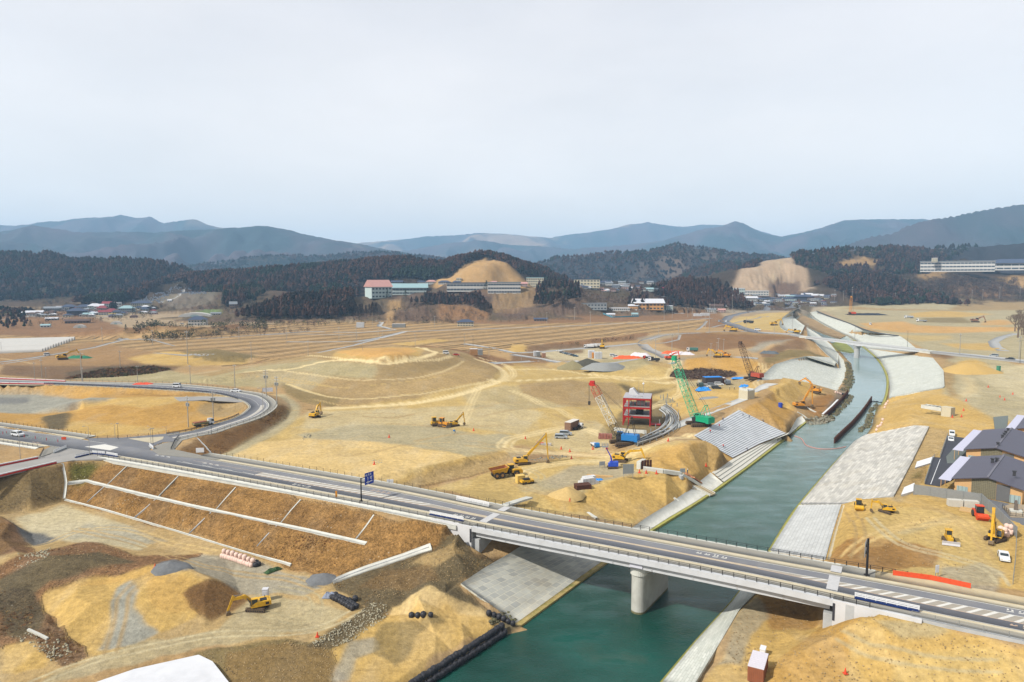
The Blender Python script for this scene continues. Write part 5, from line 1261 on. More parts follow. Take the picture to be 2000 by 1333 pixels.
def block_house(px,py,label,rz,sc):
 p=at(px,py);root=empty('culvert',p,rz);tag(root,label,'culvert')
 MB().box((0,0,2.2*sc),(5.6*sc,5.4*sc,4.4*sc)).build('body',mat('cream_concrete',C(214,204,176),.85,noise=.05),root)
 mb=MB();mb.box((-2.4*sc,0,5.0*sc),(.6*sc,5.0*sc,1.2*sc));mb.box((2.4*sc,0,4.8*sc),(.6*sc,5.0*sc,.8*sc));mb.box((0,2.4*sc,5.0*sc),(4.1*sc,.5*sc,1.1*sc));mb.build('parapet',concrete,root)
 MB().box((0,-.3*sc,4.5*sc),(3.9*sc,4.4*sc,.15*sc)).build('top_slab',concrete_grey,root)
block_house(1458,779,'square cream concrete culvert head in the crest of the left levee',.6,1.0)
p=at(1840,812);root=empty('culvert',p,.5);tag(root,'pale unfinished concrete culvert with open ribs on the yellow right bank','culvert')
MB().box((0,-2.5,2.2),(3.4,4.2,4.4)).build('body',mat('cream_concrete',(0,0,0)),root)
for k in range(5):MB().box((.4,.6+k*1.9,3.6-k*.1),(4.4,.35,.9)).build('rib',concrete,root)
for dx in(-1.9,1.9):MB().box((dx,4,3.0),(.35,9,1.6)).build('side_wall',concrete,root)
barm=mat('gravel_bar',C(170,142,100),.95,noise=.25,nscale=.15,dirt=C(110,92,66),dirt_amt=.7,dscale=.06)
ribbon('gravel_bar',resamp(WP('1556,624 1568,634 1590,645 1622,657 1640,662',.45),14),resamp(WP('1566,616 1590,624 1612,637 1640,650 1652,656',.45),14),barm,3,0,.8,kind='structure')
ribbon('mossy_bar',resamp(WP('1618,672 1632,684 1650,688 1662,690',.2),8),resamp(WP('1636,668 1652,671 1664,680 1670,688',.2),8),mat('moss_bar',C(142,148,76),.95,noise=.3,nscale=.2,dirt=C(110,108,70),dirt_amt=.6,dscale=.1),2,0,.5,kind='structure')
for i,(lab,s,w)in enumerate((('white concrete berm drain halfway down the brown grass slope','133,945 168,940 250,960 370,988 500,1016 600,1037 715,1063',.95),('thin white gutter along the foot of the brown grass slope','127,977 200,996 280,1019 370,1046 480,1080 568,1104',.5),('jagged white gutter down the left end of the grass slope','122,906 126,925 129,944 127,962 125,975',.7),('steep gutter above the berm, leftmost of five on the grass slope','248,911 228,930 208,949',.3),('steep gutter above the berm, second of five on the grass slope','348,931 328,951 308,972',.3),('steep gutter above the berm, middle of five on the grass slope','460,953 441,974 421,997',.35),('steep gutter above the berm, fourth of five on the grass slope','587,977 568,998 547,1024',.35),('steep gutter above the berm, rightmost of five on the grass slope','730,1007 714,1030 694,1055',.4),('dark thin gutter below the berm, leftmost of four on the grass slope','203,952 185,968 170,982',.25),('dark thin gutter below the berm, second of four on the grass slope','304,976 285,993 262,1012',.25),('pale thin gutter below the berm, third of four on the grass slope','412,1002 392,1021 368,1044',.3),('pale thin gutter below the berm, rightmost of four on the grass slope','540,1028 520,1048 502,1068',.3),('white gutter down the dark slope below the loop road','382,854 400,871 412,885',.35))):
 o=draped('slope_drain',s,w,concrete if i<8 else concrete_grey,.2,skirt=.5);tag(o,lab,'drain')
o=draped('slope_stairway','650,1136 720,1111 790,1088 842,1070',2.2,concrete,.2,skirt=.8);tag(o,'long ribbed concrete stairway strip at the right foot of the brown grass slope','stairs')
mb=MB();P=resamp([at(a,b)for a,b in pts('655,1134 720,1110 790,1087 838,1070')],60)
for p in P:mb.box((p.x,p.y,p.z+.24),(1.1,.2,.16),1.2)
o=mb.build('tread_blocks',concrete_grey);o.parent=bpy.data.objects['slope_stairway']
o=poly_sheet('white_slab',[Vector((p.x,p.y,3.9+k))for p,k in zip(WP('-60,1400 180,1334 262,1306 388,1278 415,1291 452,1338 480,1400',4.0),(0,0,0,0,0,0,0))],mat('white_slab',C(232,234,238),.8,noise=.03,nscale=.3,dirt=C(206,208,212),dirt_amt=.6,dscale=.2),1.4);tag(o,'large white concrete slab cut off by the bottom edge at the lower left','slab')
wall('pale concrete beam lying in the rubble at the lower left',A_('55,1232 75,1241 93,1250'),.45,.4,name='concrete_beam',cat='beam')
def piles(label,P,z0,z1,material=rust,w=.45):
 L=sum((a-b).length for a,b in zip(P,P[1:]));n=int(L/.9);Q=resamp(P,n);mb=MB();org=Vector((Q[0].x,Q[0].y,0))
 for i in range(n-1):
  a,b=Q[i],Q[i+1];d=(b-a).normalized();nn=Vector((-d.y,d.x,0))*(w if i%2 else-w)*.5
  a=a-org+nn;b=b-org+nn;za=z1+.18*((i*7)%3-1)
  mb.bar(Vector((a.x,a.y,(z0+za)/2)),Vector((b.x,b.y,(z0+za)/2)),.18,za-z0)
  mb.bar(Vector((b.x,b.y,(z0+za)/2))-d*.05,Vector((b.x,b.y,(z0+za)/2))-nn*2+d*.05,.18,za-z0)
 o=mb.build('sheet_pile_wall',material,loc=org);tag(o,label,'sheet piles')
piles('long rusty sheet pile wall standing free in the middle of the river',WP('1629,867 1645,851 1664,833 1682,812 1693,797 1702,783',0),-1.5,2.5)
piles('rusty sheet pile wall with a white walkway round the bay on the left bank',WP('1611,819 1628,803 1640,790 1656,771',0),-1.5,2.7)
piles('dark line of piles from the free sheet pile wall to the right bank',WP('1702,785 1724,787',0),-1,.5,black,.2)
wall('white walkway on top of the rusty sheet piles of the bay',[p+Vector((-.9,.6,2.4))for p in WP('1611,819 1628,803 1640,790',0)],.9,.3,white,'walkway','walkway')
wall('white capping beam between the two dug pits beside the bay',A_('1570,794 1590,805 1608,814'),.9,.5,concrete,'capping_beam','beam')
wall('white capping beam of the near pit edge left of the bay',A_('1558,806 1567,811 1576,818'),.7,.4,concrete,'capping_beam','beam')
P=catmull(WP('1552,852 1566,858 1575,870 1600,877 1630,877 1652,873',.08),8);mb=MB();mb.path([p-P[0]for p in P],.22,6);o=mb.build('floating_boom',mat('pale_red_float',C(206,150,140),.6),loc=P[0]);tag(o,'thin pale red floating boom curving across the river','boom')
def rubble(label,s,n,r0,r1,material,seed,zoff=.1):
 rg=random.Random(seed);P=[at(a,b)for a,b in pts(s)];xs=[p.x for p in P];ys=[p.y for p in P];poly=[(p.x,p.y)for p in P];mb=MB();k=0;tries=0
 while k<n and tries<n*30:
  tries+=1;x=rg.uniform(min(xs),max(xs));y=rg.uniform(min(ys),max(ys))
  if not inpoly(poly,np.array([x]),np.array([y]))[0]:continue
  r=rg.uniform(r0,r1)**1.0;z=max(H(x,y),-.1);mb.ball((x,y,z+r*zoff),r,6,4,.7,.55,rg);k+=1
 o=mb.build('rubble',material);tag(o,kind='stuff');return o
rock=mat('rock_grey',C(150,146,130),.95,noise=.3,nscale=.7,dirt=C(96,90,66),dirt_amt=.7,dscale=.5)
dk_rock=mat('rock_dark',C(104,98,80),.95,noise=.3,nscale=.7,dirt=C(140,140,70),dirt_amt=.5,dscale=.3)
rubble('','1572,818 1600,816 1632,822 1610,832 1585,834 1572,828',110,.4,1.1,rock,1);rubble('','1612,822 1660,772 1668,780 1640,812 1615,828',130,.4,1.2,dk_rock,2)
rubble('','1650,705 1664,720 1668,745 1660,765 1640,765 1652,740 1654,720',150,.4,1.3,dk_rock,3);rubble('','1680,852 1700,833 1705,812 1722,792 1712,790 1696,810 1690,830 1676,846',120,.4,1.2,dk_rock,4)
rubble('','600,1262 725,1178 755,1178 757,1205 690,1250 660,1262',520,.06,.2,mat('pale_rock',C(184,176,150),.95,noise=.2),5)
rubble('','30,1085 100,1070 95,1090 40,1110 25,1112',120,.08,.32,mat('pale_rock',(0,0,0)),6);rubble('','20,1245 60,1235 130,1255 140,1275 100,1290 60,1260',120,.08,.28,mat('pale_rock',(0,0,0)),7)
rubble('','950,1225 1010,1215 1000,1200 985,1195 960,1205',60,.2,.55,dk_rock,8)
rubble('','1025,905 1100,897 1115,892 1090,890 1030,898',60,.2,.5,rock,9);rubble('','725,900 745,898 748,905 728,906',30,.15,.35,mat('pale_rock',(0,0,0)),10);rubble('','585,855 605,848 610,853 590,862',24,.15,.35,rock,11)
for sx,(s_,n_)in enumerate((('380,1280 560,1250 660,1262 650,1333 500,1345',500),('60,1085 200,1060 270,1090 200,1130 80,1150',260),('740,1120 860,1070 930,1088 900,1140 800,1160 720,1170',420),('1500,1300 1620,1225 1700,1205 1850,1230 1990,1262 1990,1333 1500,1333',420),('1650,1000 1750,985 1950,1060 1940,1130 1800,1110 1650,1090',260),('1400,1290 1420,1262 1450,1190 1560,1165 1580,1220 1500,1260 1440,1320',260))):
 rubble('',s_,n_,.04,.16,mat('clod',C(176,152,112),.95,noise=.35,nscale=.6),40+sx)
def heap(label,px,py,rx,ry,h,material,name='gravel_heap',cat='heap',seed=0,rz=0,flat=.0):
 p=at(px,py);rg=random.Random(seed+50);mb=MB();n,m=26,7;vs=[(0,0,h)];fs=[]
 for i in range(1,m+1):
  t=i/m
  for j in range(n):
   a=2*PI*j/n;q=1+.09*math.sin(3*a+seed)+.05*math.sin(7*a+seed*2)+.04*(rg.random()-.5)
   tt=t if flat==0 else(flat+(1-flat)*t)
   vs.append((rx*tt*q*math.cos(a),ry*tt*q*math.sin(a),h*(1-t)**1.0*(1+.08*(rg.random()-.5))-(.5 if i==m else 0)))
 for j in range(n):fs.append((0,1+j,1+(j+1)%n))
 for i in range(m-1):
  for j in range(n):fs.append((1+i*n+j,1+(i+1)*n+j,1+(i+1)*n+(j+1)%n,1+i*n+(j+1)%n))
 mb.add(vs,fs,True);o=mb.build(name,material,loc=p,rz=rz);tag(o,label,cat);return o
gm=mat('grey_gravel',C(150,152,150),.95,noise=.12,nscale=2,bump=.4,bscale=3);dm=mat('dark_spoil',C(86,84,74),.95,noise=.25,nscale=1.2,bump=.6,bscale=2);sm_=mat('sand_heap',C(206,176,116),.95,noise=.12,nscale=1.5,bump=.4,bscale=3)
heap('flat topped grey gravel heap beside the dark spoil behind the red crane',1182,721,16,9,4.5,gm,flat=.45);heap('dark lumpy spoil heap between the sandy heap and the parked machines',1147,716,17,10,6,dm,seed=2);heap('olive earth heap on the left of the dark spoil heap',1118,719,12,9,5.5,mat('olive_heap',C(150,140,104),.95,noise=.15,bump=.4),seed=3)
heap('small grey gravel cone behind the red steel frame',1303,785,5.5,4.5,2.4,mat('tan_gravel',C(168,152,112),.95,noise=.12,bump=.4),seed=4);heap('low grey gravel heap on the yellow ground below the trucks',1392,778,7,5,1.0,gm,seed=5)
heap('sharp sand heap on the rim above the near basin',1108,968,5.5,4.5,2.6,sm_,seed=6);heap('grey gravel heap on the crest of the dirt mound at lower left',333,1109,4.6,3.2,1.5,mat('dark_gravel',C(120,122,124),.95,noise=.15,bump=.5),seed=7)
heap('dark grey gravel heap at the foot of the grass slope',632,1132,4.5,3.2,1.5,mat('dark_gravel',(0,0,0)),seed=8);heap('conical tan earth mound on the flat right of the river',1893,727,19,15,6.5,mat('mound_earth',C(206,172,104),.95,noise=.1,bump=.3),seed=9,flat=.15)
b2a=W(1574,659,14);b2b=W(1797,685,14);root=empty('bridge',b2a.lerp(b2b,.5));tag(root,'slim white arched girder bridge on one round pier across the upper river','bridge');org=Vector(root.location)
d2=(b2b-b2a).normalized();n2=Vector((-d2.y,d2.x,0))*4.0;n2=n2 if n2.y>0 else-n2
mb=MB();N=24
for k in range(N):
 t0,t1=k/N,(k+1)/N
 def zz(t):return 1.4+1.6*abs(t-.5)*0+1.3*(1-min(1,abs(t-.5)*5))**2
 a,b=b2a.lerp(b2b,t0)-org,b2a.lerp(b2b,t1)-org
 mb.add([a,b,b+n2*2,a+n2*2,a-Vector((0,0,zz(t0))),b-Vector((0,0,zz(t1))),b+n2*2-Vector((0,0,zz(t1))),a+n2*2-Vector((0,0,zz(t0)))],[(0,1,2,3),(7,6,5,4),(0,4,5,1),(2,6,7,3),(1,5,6,2),(3,7,4,0)])
mb.build('girder',br_c,root)
mb=MB()
for q in(Vector((0,0,0)),n2*2):
 mb.bar(b2a-org+q+Vector((0,0,.35)),b2b-org+q+Vector((0,0,.35)),.4,.7)
mb.build('parapet',concrete_grey,root)
pp=W(1677,704,0);pz=b2a.lerp(b2b,.5).z-2.6
pm=b2a.lerp(b2b,.47)+n2;MB().tube((pm.x-org.x,pm.y-org.y,-2-org.z),(pm.x-org.x,pm.y-org.y,-3.6),2.4,n=20).build('pier',concrete_grey,root);MB().tube((pm.x-org.x,pm.y-org.y,-4.4),(pm.x-org.x,pm.y-org.y,-2.6),3.2,n=20).build('pier_cap',concrete_grey,root)
for q,s in((b2a,-1),(b2b,1)):
 c=q-org+n2+d2*(s*4.5);MB().box((c.x,c.y,-4.6),(10,8.6,9.6),math.atan2(d2.y,d2.x)).build('abutment',concrete,root)
rb=ribbon('road',resamp([b2b,W(1900,696,13.8),W(2000,708,13.8),W(2200,729,13.8)],20),resamp([b2b+n2*2,W(1900,692,13.8),W(2000,703,13.8),W(2200,723,13.8)],20),grey_road,1,0,1.5,kind='structure')
rb=ribbon('road',resamp([b2a,W(1540,654,13),W(1480,650,13)],10),resamp([b2a+n2*2,W(1545,652,13),W(1480,648,13)],10),grey_road,1,0,1.5,kind='structure')
fence('guard_rail','thin grey rail along the road from the far bridge to the right edge','guard rail',[p+Vector((0,0,.1))for p in WP('1800,686 1900,697 2000,709',13.9)],6,1.1,(1,.5),galv,.1,.08)
a=W(1600,598.5,12.5);b=W(1628,598.5,12.5);root=empty('bridge',a.lerp(b,.5));tag(root,'small flat bridge at the far end of the river below the town','bridge');L=(b-a).length
MB().box((0,0,-.6),(L,9,1.2)).build('girder',concrete_grey,root)
for dx in(-.48,.48):MB().box((L*dx,0,-4),(2,9,6)).build('abutment',concrete_grey,root)
MB().box((0,-4.6,.4),(L,.3,.8)).build('parapet',white,root)
ground=grid_mesh('ground',GX,GY,GZ+fine.reshape(GX.shape)*(1-CARVED),BASE,VEG,FLD,SOIL)
kyel=mat('machine_yellow',C(240,186,40),.5,noise=.08,nscale=1.5,dirt=C(176,140,84),dirt_amt=.75,dscale=1.3)
koran=mat('machine_orange',C(236,160,50),.5,noise=.08,dirt=C(180,130,60),dirt_amt=.4)
kred=mat('machine_red',C(232,84,40),.5,noise=.06)
glass=mat('dark_glass',(.02,.03,.035),.08,spec=.6,noise=.02);track_m=mat('muddy_track',C(112,94,74),.9,noise=.25,nscale=4,dirt=C(60,52,46),dirt_amt=.8,dscale=3)
tyre_m=mat('tyre',C(66,62,58),.9,noise=.15,nscale=4,dirt=C(120,104,80),dirt_amt=.4,dscale=4);steel_m=mat('worn_steel',C(150,140,128),.5,metal=.5,noise=.15,nscale=3)
dark_m=mat('dark_machinery',C(48,46,46),.7,noise=.2,nscale=3);bodyw=mat('car_white',C(240,242,244),.25,spec=.5,noise=.02);bodys=mat('car_silver',C(190,198,206),.25,metal=.3,noise=.02)
bodyg=mat('car_grey',C(110,118,128),.3,noise=.02);bodyb=mat('car_teal',C(60,96,116),.3,noise=.02);bodyk=mat('car_dark',C(60,64,70),.3,noise=.02);bodyr=mat('car_red',C(200,60,40),.3,noise=.02)
lamp_m=mat('lamp_glass',C(230,230,220),.2,noise=.0);blue_p=mat('blue_paint',C(40,130,204),.45,noise=.04);blue_t=mat('blue_tarp',C(50,150,236),.7,noise=.12,nscale=3)
def track(root,x0,x1,y,w,h,name='track'):
 r=h/2;pr=[];n=6
 for i in range(n+1):t=-PI/2+PI*i/n;pr.append((x1-r+r*math.cos(t),r+r*math.sin(t)))
 for i in range(n+1):t=PI/2+PI*i/n;pr.append((x0+r+r*math.cos(t),r+r*math.sin(t)))
 mb=MB().side(pr,y-w/2,y+w/2)
 k=x0+.15
 while k<x1-.1:mb.box((k,y,h+.02),(.09,w*.98,.07));mb.box((k,y,.0),(.09,w*.98,.06));k+=.28
 o=mb.build(name,track_m,root)
 m2=MB()
 k=x0+r
 while k<x1-r+.1:
  m2.tube((k,y-w/2-.03,r*.8),(k,y+w/2+.03,r*.8),r*.42,n=8);k+=r*1.15
 m2.build('roller',dark_m,o);return o
def excavator(label,p,rz,base_rz,sc,color,E,T,B,long=False,cabside=-1,group='excavators on the building site'):
 az=math.atan2(p.x,p.y);rz+=-az
 root=empty('excavator',p,rz);tag(root,label,'excavator',group);root.scale=(sc,sc,sc)
 R=Matrix.Rotation(base_rz,4,'Z')
 for y in(-1.15,1.15):
  t=track(root,-2.1,2.1,0,.6,.85);t.location=R@Vector((0,y,0));t.rotation_euler=(0,0,base_rz)
 MB().box((0,0,.75),(1.6,1.8,.5)).tube((0,0,.9),(0,0,1.1),.75,n=12).build('turntable',dark_m,root)
 mb=MB();mb.use(color);mb.side([(-2.2,1.1),(-2.5,1.3),(-2.5,2.0),(-2.2,2.15),(.3,2.15),(1.2,1.7),(1.3,1.1)],-1.3,1.3)
 mb.use(dark_m);mb.box((-1.2,.25,2.2),(1.3,1.3,.12));mb.box((-1.9,-1.32,1.65),(.7,.04,.5));mb.box((-1.9,1.32,1.65),(.7,.04,.5));mb.tube((-1.6,-.6,2.1),(-1.6,-.6,2.7),.07,n=6);mb.box((.6,1.0*-cabside,2.0),(1.2,.5,.5));mb.build('house',None,root)
 MB().use(color).side([(-2.75,1.15),(-2.45,1.1),(-2.45,2.05),(-2.7,2.0)],-1.25,1.25).build('counterweight',color,root)
 cy=.8*cabside;mb=MB();mb.use(glass);mb.side([(.0,1.25),(1.35,1.25),(1.5,1.9),(1.15,2.85),(.0,2.9)],cy-.45,cy+.45)
 mb.use(color);mb.box((.6,cy,2.93),(1.3,.96,.09));mb.box((.68,cy,1.3),(1.45,.96,.22));
 for xx in(.0,1.15):mb.bar((xx,cy-.47,1.3),(xx+(.1 if xx else 0),cy-.47,2.9),.08);mb.bar((xx,cy+.47,1.3),(xx+(.1 if xx else 0),cy+.47,2.9),.08)
 mb.build('cab',None,root)
 by=.15*-cabside;f=(.7,by,1.7);E=(E[0],by,E[1]);T=(T[0],by,T[1]);B=(B[0],by,B[1])
 mb=MB();mb.bar(f,E,.42,.6,.42,.78);mb.bar(E,T,.42,.75,.36,.45);mb.tube((E[0],by-.25,E[2]),(E[0],by+.25,E[2]),.36,n=8);bo=mb.build('boom',color,root)
 q=Vector(f).lerp(Vector(E),.75);MB().tube((1.2,by+.32,1.35),(q.x,by+.32,q.z),.1,n=6).tube((1.2,by-.32,1.35),(q.x,by-.32,q.z),.1,n=6).build('cylinder',steel_m,bo)
 dv=(Vector(B)-Vector(T)).normalized();a0=Vector(T)-dv*.8
 mb=MB();mb.bar(a0,B,.34,.6,.28,.32);ar=mb.build('arm',color,root)
 m1=Vector(E).lerp(Vector(T),.25)+Vector((0,0,.5));MB().tube(m1,a0,.1,n=6).build('cylinder',steel_m,ar)
 bk=Vector(B)+Vector((0,0,-.1));s=-1
 pr=[(0,.15),(-.2,-.1),(-.35,-.6),(-.1,-1.0),(.45,-1.15),(.75,-.75),(.45,-.15)]
 if T[0]<B[0]:pr=[(-x,z)for x,z in pr]
 MB().side([(bk.x+x,bk.z+z)for x,z in pr],by-.5,by+.5).build('bucket',mat('bucket_steel',C(130,112,88),.7,metal=.3,noise=.25,nscale=3),root)
 return root
def g(px,py):return at(px,py)
D2=math.radians
excavator('yellow excavator parked by the white portable toilet, arm bent to the ground',g(503,1191),D2(185),D2(-30),.98,kyel,(2.5,3.4),(4.9,3.2),(5.9,.9),cabside=1)
excavator('yellow excavator working alone on the pad beside the haul road at left',g(615,816),D2(62),D2(62),1.15,kyel,(2.7,4.2),(4.8,4.6),(5.6,1.4))
excavator('yellow excavator with raised arm beside two crawler dozers on the sand',g(887,833),D2(18),D2(18),.98,kyel,(2.9,4.2),(4.4,5.4),(5.0,1.4))
excavator('yellow long reach excavator behind the dump truck, arm hanging straight down',g(1021,908),D2(12),D2(12),1.17,kyel,(2.0,3.4),(7.2,8.6),(7.9,1.2),cabside=-1)
excavator('yellow excavator between the purple boom lift and the concrete block',g(1212,902),D2(-8),D2(-5),1.15,kyel,(2.9,3.6),(6.4,4.0),(7.6,1.2),cabside=1)
excavator('orange excavator swinging left on the dirt above the bay pits',g(1592,768),D2(172),D2(170),1.35,koran,(2.2,4.8),(4.4,6.0),(6.6,4.6))
excavator('orange excavator with long folded arm digging the brown pit beside the bay',g(1563,797),D2(24),D2(0),1.35,koran,(2.6,5.4),(4.4,9.0),(4.9,1.4))
excavator('yellow excavator beside the steel roller at the foot of the right revetment',g(1731,1001),D2(188),D2(-35),.76,kyel,(2.4,3.3),(4.4,3.1),(4.6,.7),cabside=1)
excavator('tall yellow excavator facing the viewer beside the grey mesh fence',g(1944,1056),D2(262),D2(-20),1.0,kyel,(2.3,6.0),(3.6,7.8),(4.4,1.2),cabside=1)
excavator('small far yellow excavator in the fields at far left beside green nets',g(123,703),D2(5),D2(0),1.8,kyel,(2.8,3.4),(5.8,4.0),(7.4,1.2))
excavator('orange red excavator on the haul road beyond the tip of the green crane',g(1307,703),D2(15),D2(0),1.35,kred,(2.8,3.8),(5.6,4.2),(6.4,1.4))
excavator('far yellow excavator facing left behind the big sand heap',g(1401,698),D2(170),D2(0),1.3,kyel,(2.6,4.0),(5.0,4.2),(6.0,1.4))
excavator('far yellow excavator facing left just right of another behind the sand heap',g(1418,698),D2(165),D2(0),1.25,koran,(2.4,3.6),(4.6,3.6),(5.6,1.2))
excavator('far yellow excavator at the back of the parking yard',g(1176,681),D2(90),D2(0),1.6,kyel,(2.2,4.2),(4.0,5.0),(4.8,1.4))
excavator('far yellow excavator beside the S bend of the asphalt road',g(1432,648),D2(170),D2(0),1.9,kyel,(2.4,3.0),(4.4,3.2),(5.4,1.2))
excavator('far yellow excavator beside the black heap near the upper river',g(1512,636),D2(20),D2(0),1.9,kyel,(2.4,3.6),(4.8,4.2),(6.0,1.4))
excavator('far yellow excavator on the yellow strip left of the far bridge',g(1555,652),D2(180),D2(0),1.8,kyel,(2.4,2.2),(4.6,2.2),(5.6,.9))
excavator('far brown excavator on the flats among orange soil patches',g(1905,630),D2(10),D2(0),2.3,mat('brown_machine',C(150,110,84),.6),(2.4,3.2),(4.4,3.6),(5.4,1.2))
def dozer(label,p,rz,sc,color,blade=steel_m):
 root=empty('bulldozer',p,rz-math.atan2(p.x,p.y));tag(root,label,'bulldozer','bulldozers on the building site');root.scale=(sc,sc,sc)
 for y in(-.95,.95):track(root,-1.5,1.4,y,.5,.95)
 mb=MB().use(color);mb.side([(.0,.8),(1.7,.8),(1.75,1.55),(.0,1.75)],-.55,.55);mb.box((-.9,0,1.1),(1.2,1.4,.9));mb.use(dark_m).tube((1.1,.3,1.6),(1.1,.3,2.2),.06,n=6);mb.build('body',None,root)
 mb=MB().use(glass).box((-.55,0,2.2),(1.1,1.15,1.25));mb.use(color).box((-.55,0,2.88),(1.5,1.45,.12));
 for x in(-1.1,0):
  for y in(-.58,.58):mb.bar((x,y,1.6),(x,y,2.85),.08)
 mb.build('cab',None,root)
 mb=MB();mb.side([(2.2,.1),(2.35,.1),(2.25,.55),(2.4,1.05),(2.25,1.05),(2.08,.55)],-1.75,1.75);mb.build('blade',blade,root)
 MB().bar((.4,-1.3,.5),(2.2,-1.3,.5),.14).bar((.4,1.3,.5),(2.2,1.3,.5),.14).build('push_arm',color,root)
dozer('small yellow bulldozer facing the viewer with a broad white blade',g(1853,1060),D2(-78),1.0,kyel,mat('white_blade',C(222,222,228),.5,noise=.05))
dozer('yellow bulldozer, leftmost of the three machines standing together on the sand',g(851,832),D2(15),1.35,kyel);dozer('yellow bulldozer between another dozer and an excavator on the sand',g(866,834),D2(-35),1.35,koran)
def roller(label,p,rz,sc,color,drum=steel_m):
 root=empty('road_roller',p,rz-math.atan2(p.x,p.y));tag(root,label,'roller');root.scale=(sc,sc,sc)
 for y in(-.8,.8):MB().tube((-1.2,y-.25,.7),(-1.2,y+.25,.7),.7,n=16).build('wheel',tyre_m,root)
 MB().tube((1.6,-1.05,.72),(1.6,1.05,.72),.72,n=20).build('drum',drum,root)
 mb=MB().use(color);mb.side([(-2.2,.7),(-2.2,1.5),(-.7,1.7),(-.4,.8)],-.85,.85);mb.box((1.6,1.18,.9),(1.7,.12,.35));mb.box((1.6,-1.18,.9),(1.7,.12,.35));mb.box((2.45,0,.9),(.14,2.4,.4));mb.box((.65,0,.95),(.2,2.4,.45));mb.build('frame',None,root)
 mb=MB().use(glass).box((-.2,0,1.95),(1.1,1.3,1.4));mb.use(color).box((-.2,0,2.72),(1.4,1.5,.12));mb.use(dark_m)
 for x in(-.75,.35):
  for y in(-.65,.65):mb.bar((x,y,1.1),(x,y,2.7),.08)
 mb.build('cab',None,root)
roller('yellow road roller with cab facing the viewer at the foot of the right revetment',g(1677,994),D2(-85),.95,kyel,kyel);roller('orange red road roller with a wide drum beside the grey mesh fence',g(1913,1012),D2(-72),1.15,kred,kred)
root=empty('wheel_roller',g(1029,945),D2(25));tag(root,'small yellow open tyre roller in the basin below the dump truck','roller')
MB().use(kyel).box((0,0,.95),(4.2,1.9,.7)).use(dark_m).box((-.2,0,1.5),(2.0,1.4,.5)).bar((.6,-.4,1.6),(.6,.4,2.2),.1).build('body',None,root)
for x in(-1.6,-.8,1.0,1.8):
 for y in(-.6,.6):MB().tube((x,y-.35,.45),(x,y+.35,.45),.45,n=10).build('wheel',tyre_m,root)
o=MB().box((0,0,1.2),(2.6,2.0,2.4)).box((0,0,2.45),(2.7,2.1,.08)).build('tank_box',mat('pale_yellow_box',C(236,200,110),.6),loc=g(1016,943),rz=.4);tag(o,'plain pale yellow box beside the small tyre roller','box')
def dump_truck(label,p,rz,sc):
 root=empty('dump_truck',p,rz-math.atan2(p.x,p.y));tag(root,label,'dump truck');root.scale=(sc,sc,sc)
 for x in(-3.6,-1.9,2.6):
  for y in(-1.2,1.2):
   w_=MB().tube((x,y-.3,.9),(x,y+.3,.9),.9,n=16).build('wheel',tyre_m,root);MB().tube((x,y-.33,.9),(x,y+.33,.9),.42,n=12).build('rim',mat('rim_tan',C(170,130,80),.6),w_)
 mb=MB().use(kyel);mb.side([(1.2,1.2),(1.2,2.0),(2.0,2.3),(4.3,2.1),(4.6,1.6),(4.6,.9),(3.7,.9),(3.4,1.9),(1.9,1.9),(1.6,1.2)],-1.3,1.3);mb.box((2.9,0,1.7),(3.0,1.4,.9));mb.build('bonnet',None,root)
 mb=MB().use(glass).box((1.35,.3,2.75),(1.5,1.5,1.3));mb.use(kyel).box((1.35,.3,3.45),(1.8,1.8,.12)).use(dark_m).box((.4,0,1.8),(.5,2.3,1.8));mb.build('cab',None,root)
 mb=MB().use(dark_m);mb.box((-1.6,0,1.1),(6.2,.9,.5));mb.build('chassis',None,root)
 brown_in=mat('bed_rust',C(160,96,58),.9,noise=.2,nscale=2)
 vo=[(.1,-1.55,3.1),(.1,1.55,3.1),(-5.2,1.55,2.6),(-5.2,-1.55,2.6)];vb=[(-.4,-1.1,1.5),(-.4,1.1,1.5),(-4.4,1.1,1.3),(-4.4,-1.1,1.3)]
 mb=MB().use(kyel).add(vo+vb,[(0,4,5,1),(1,5,6,2),(3,7,4,0),(4,7,6,5)])
 s=lambda v,k,z:(v[0]*k-.15,v[1]*.93,v[2]+z)
 vi=[s(v,.97,0)for v in vo];vj=[(v[0]*.97-.1,v[1]*.9,v[2]+.15)for v in vb]
 mb.use(brown_in).add(vi+vj,[(1,5,4,0),(2,6,5,1),(0,4,7,3),(5,6,7,4),(3,7,6,2)])
 mb.use(kyel).bar(vo[0],vo[3],.14,.16).bar(vo[1],vo[2],.14,.16).bar(vo[0],vo[1],.3,.2);mb.build('dump_body',None,root)
dump_truck('large yellow articulated dump truck with a brown empty bed',g(990,931),D2(22),1.12)
def lattice(mb,a,b,w0,w1,wm,n,r,up=(0,0,1)):
 a=Vector(a);b=Vector(b);d=(b-a).normalized();x=d.cross(Vector(up)).normalized();y=x.cross(d);prev=None
 for i in range(n+1):
  t=i/n;w=(w0+(wm-w0)*min(1,t/.15))if t<.5 else(w1+(wm-w1)*min(1,(1-t)/.25));c=a.lerp(b,t)
  cur=[c+(x*sx+y*sy)*(w/2)for sx,sy in((-1,-1),(1,-1),(1,1),(-1,1))]
  if prev:
   for k in range(4):
    mb.bar(prev[k],cur[k],r*1.5);mb.bar(prev[k],cur[(k+1)%4]if i%2 else cur[(k+3)%4],r);mb.bar(cur[k],cur[(k+1)%4],r)
  prev=cur
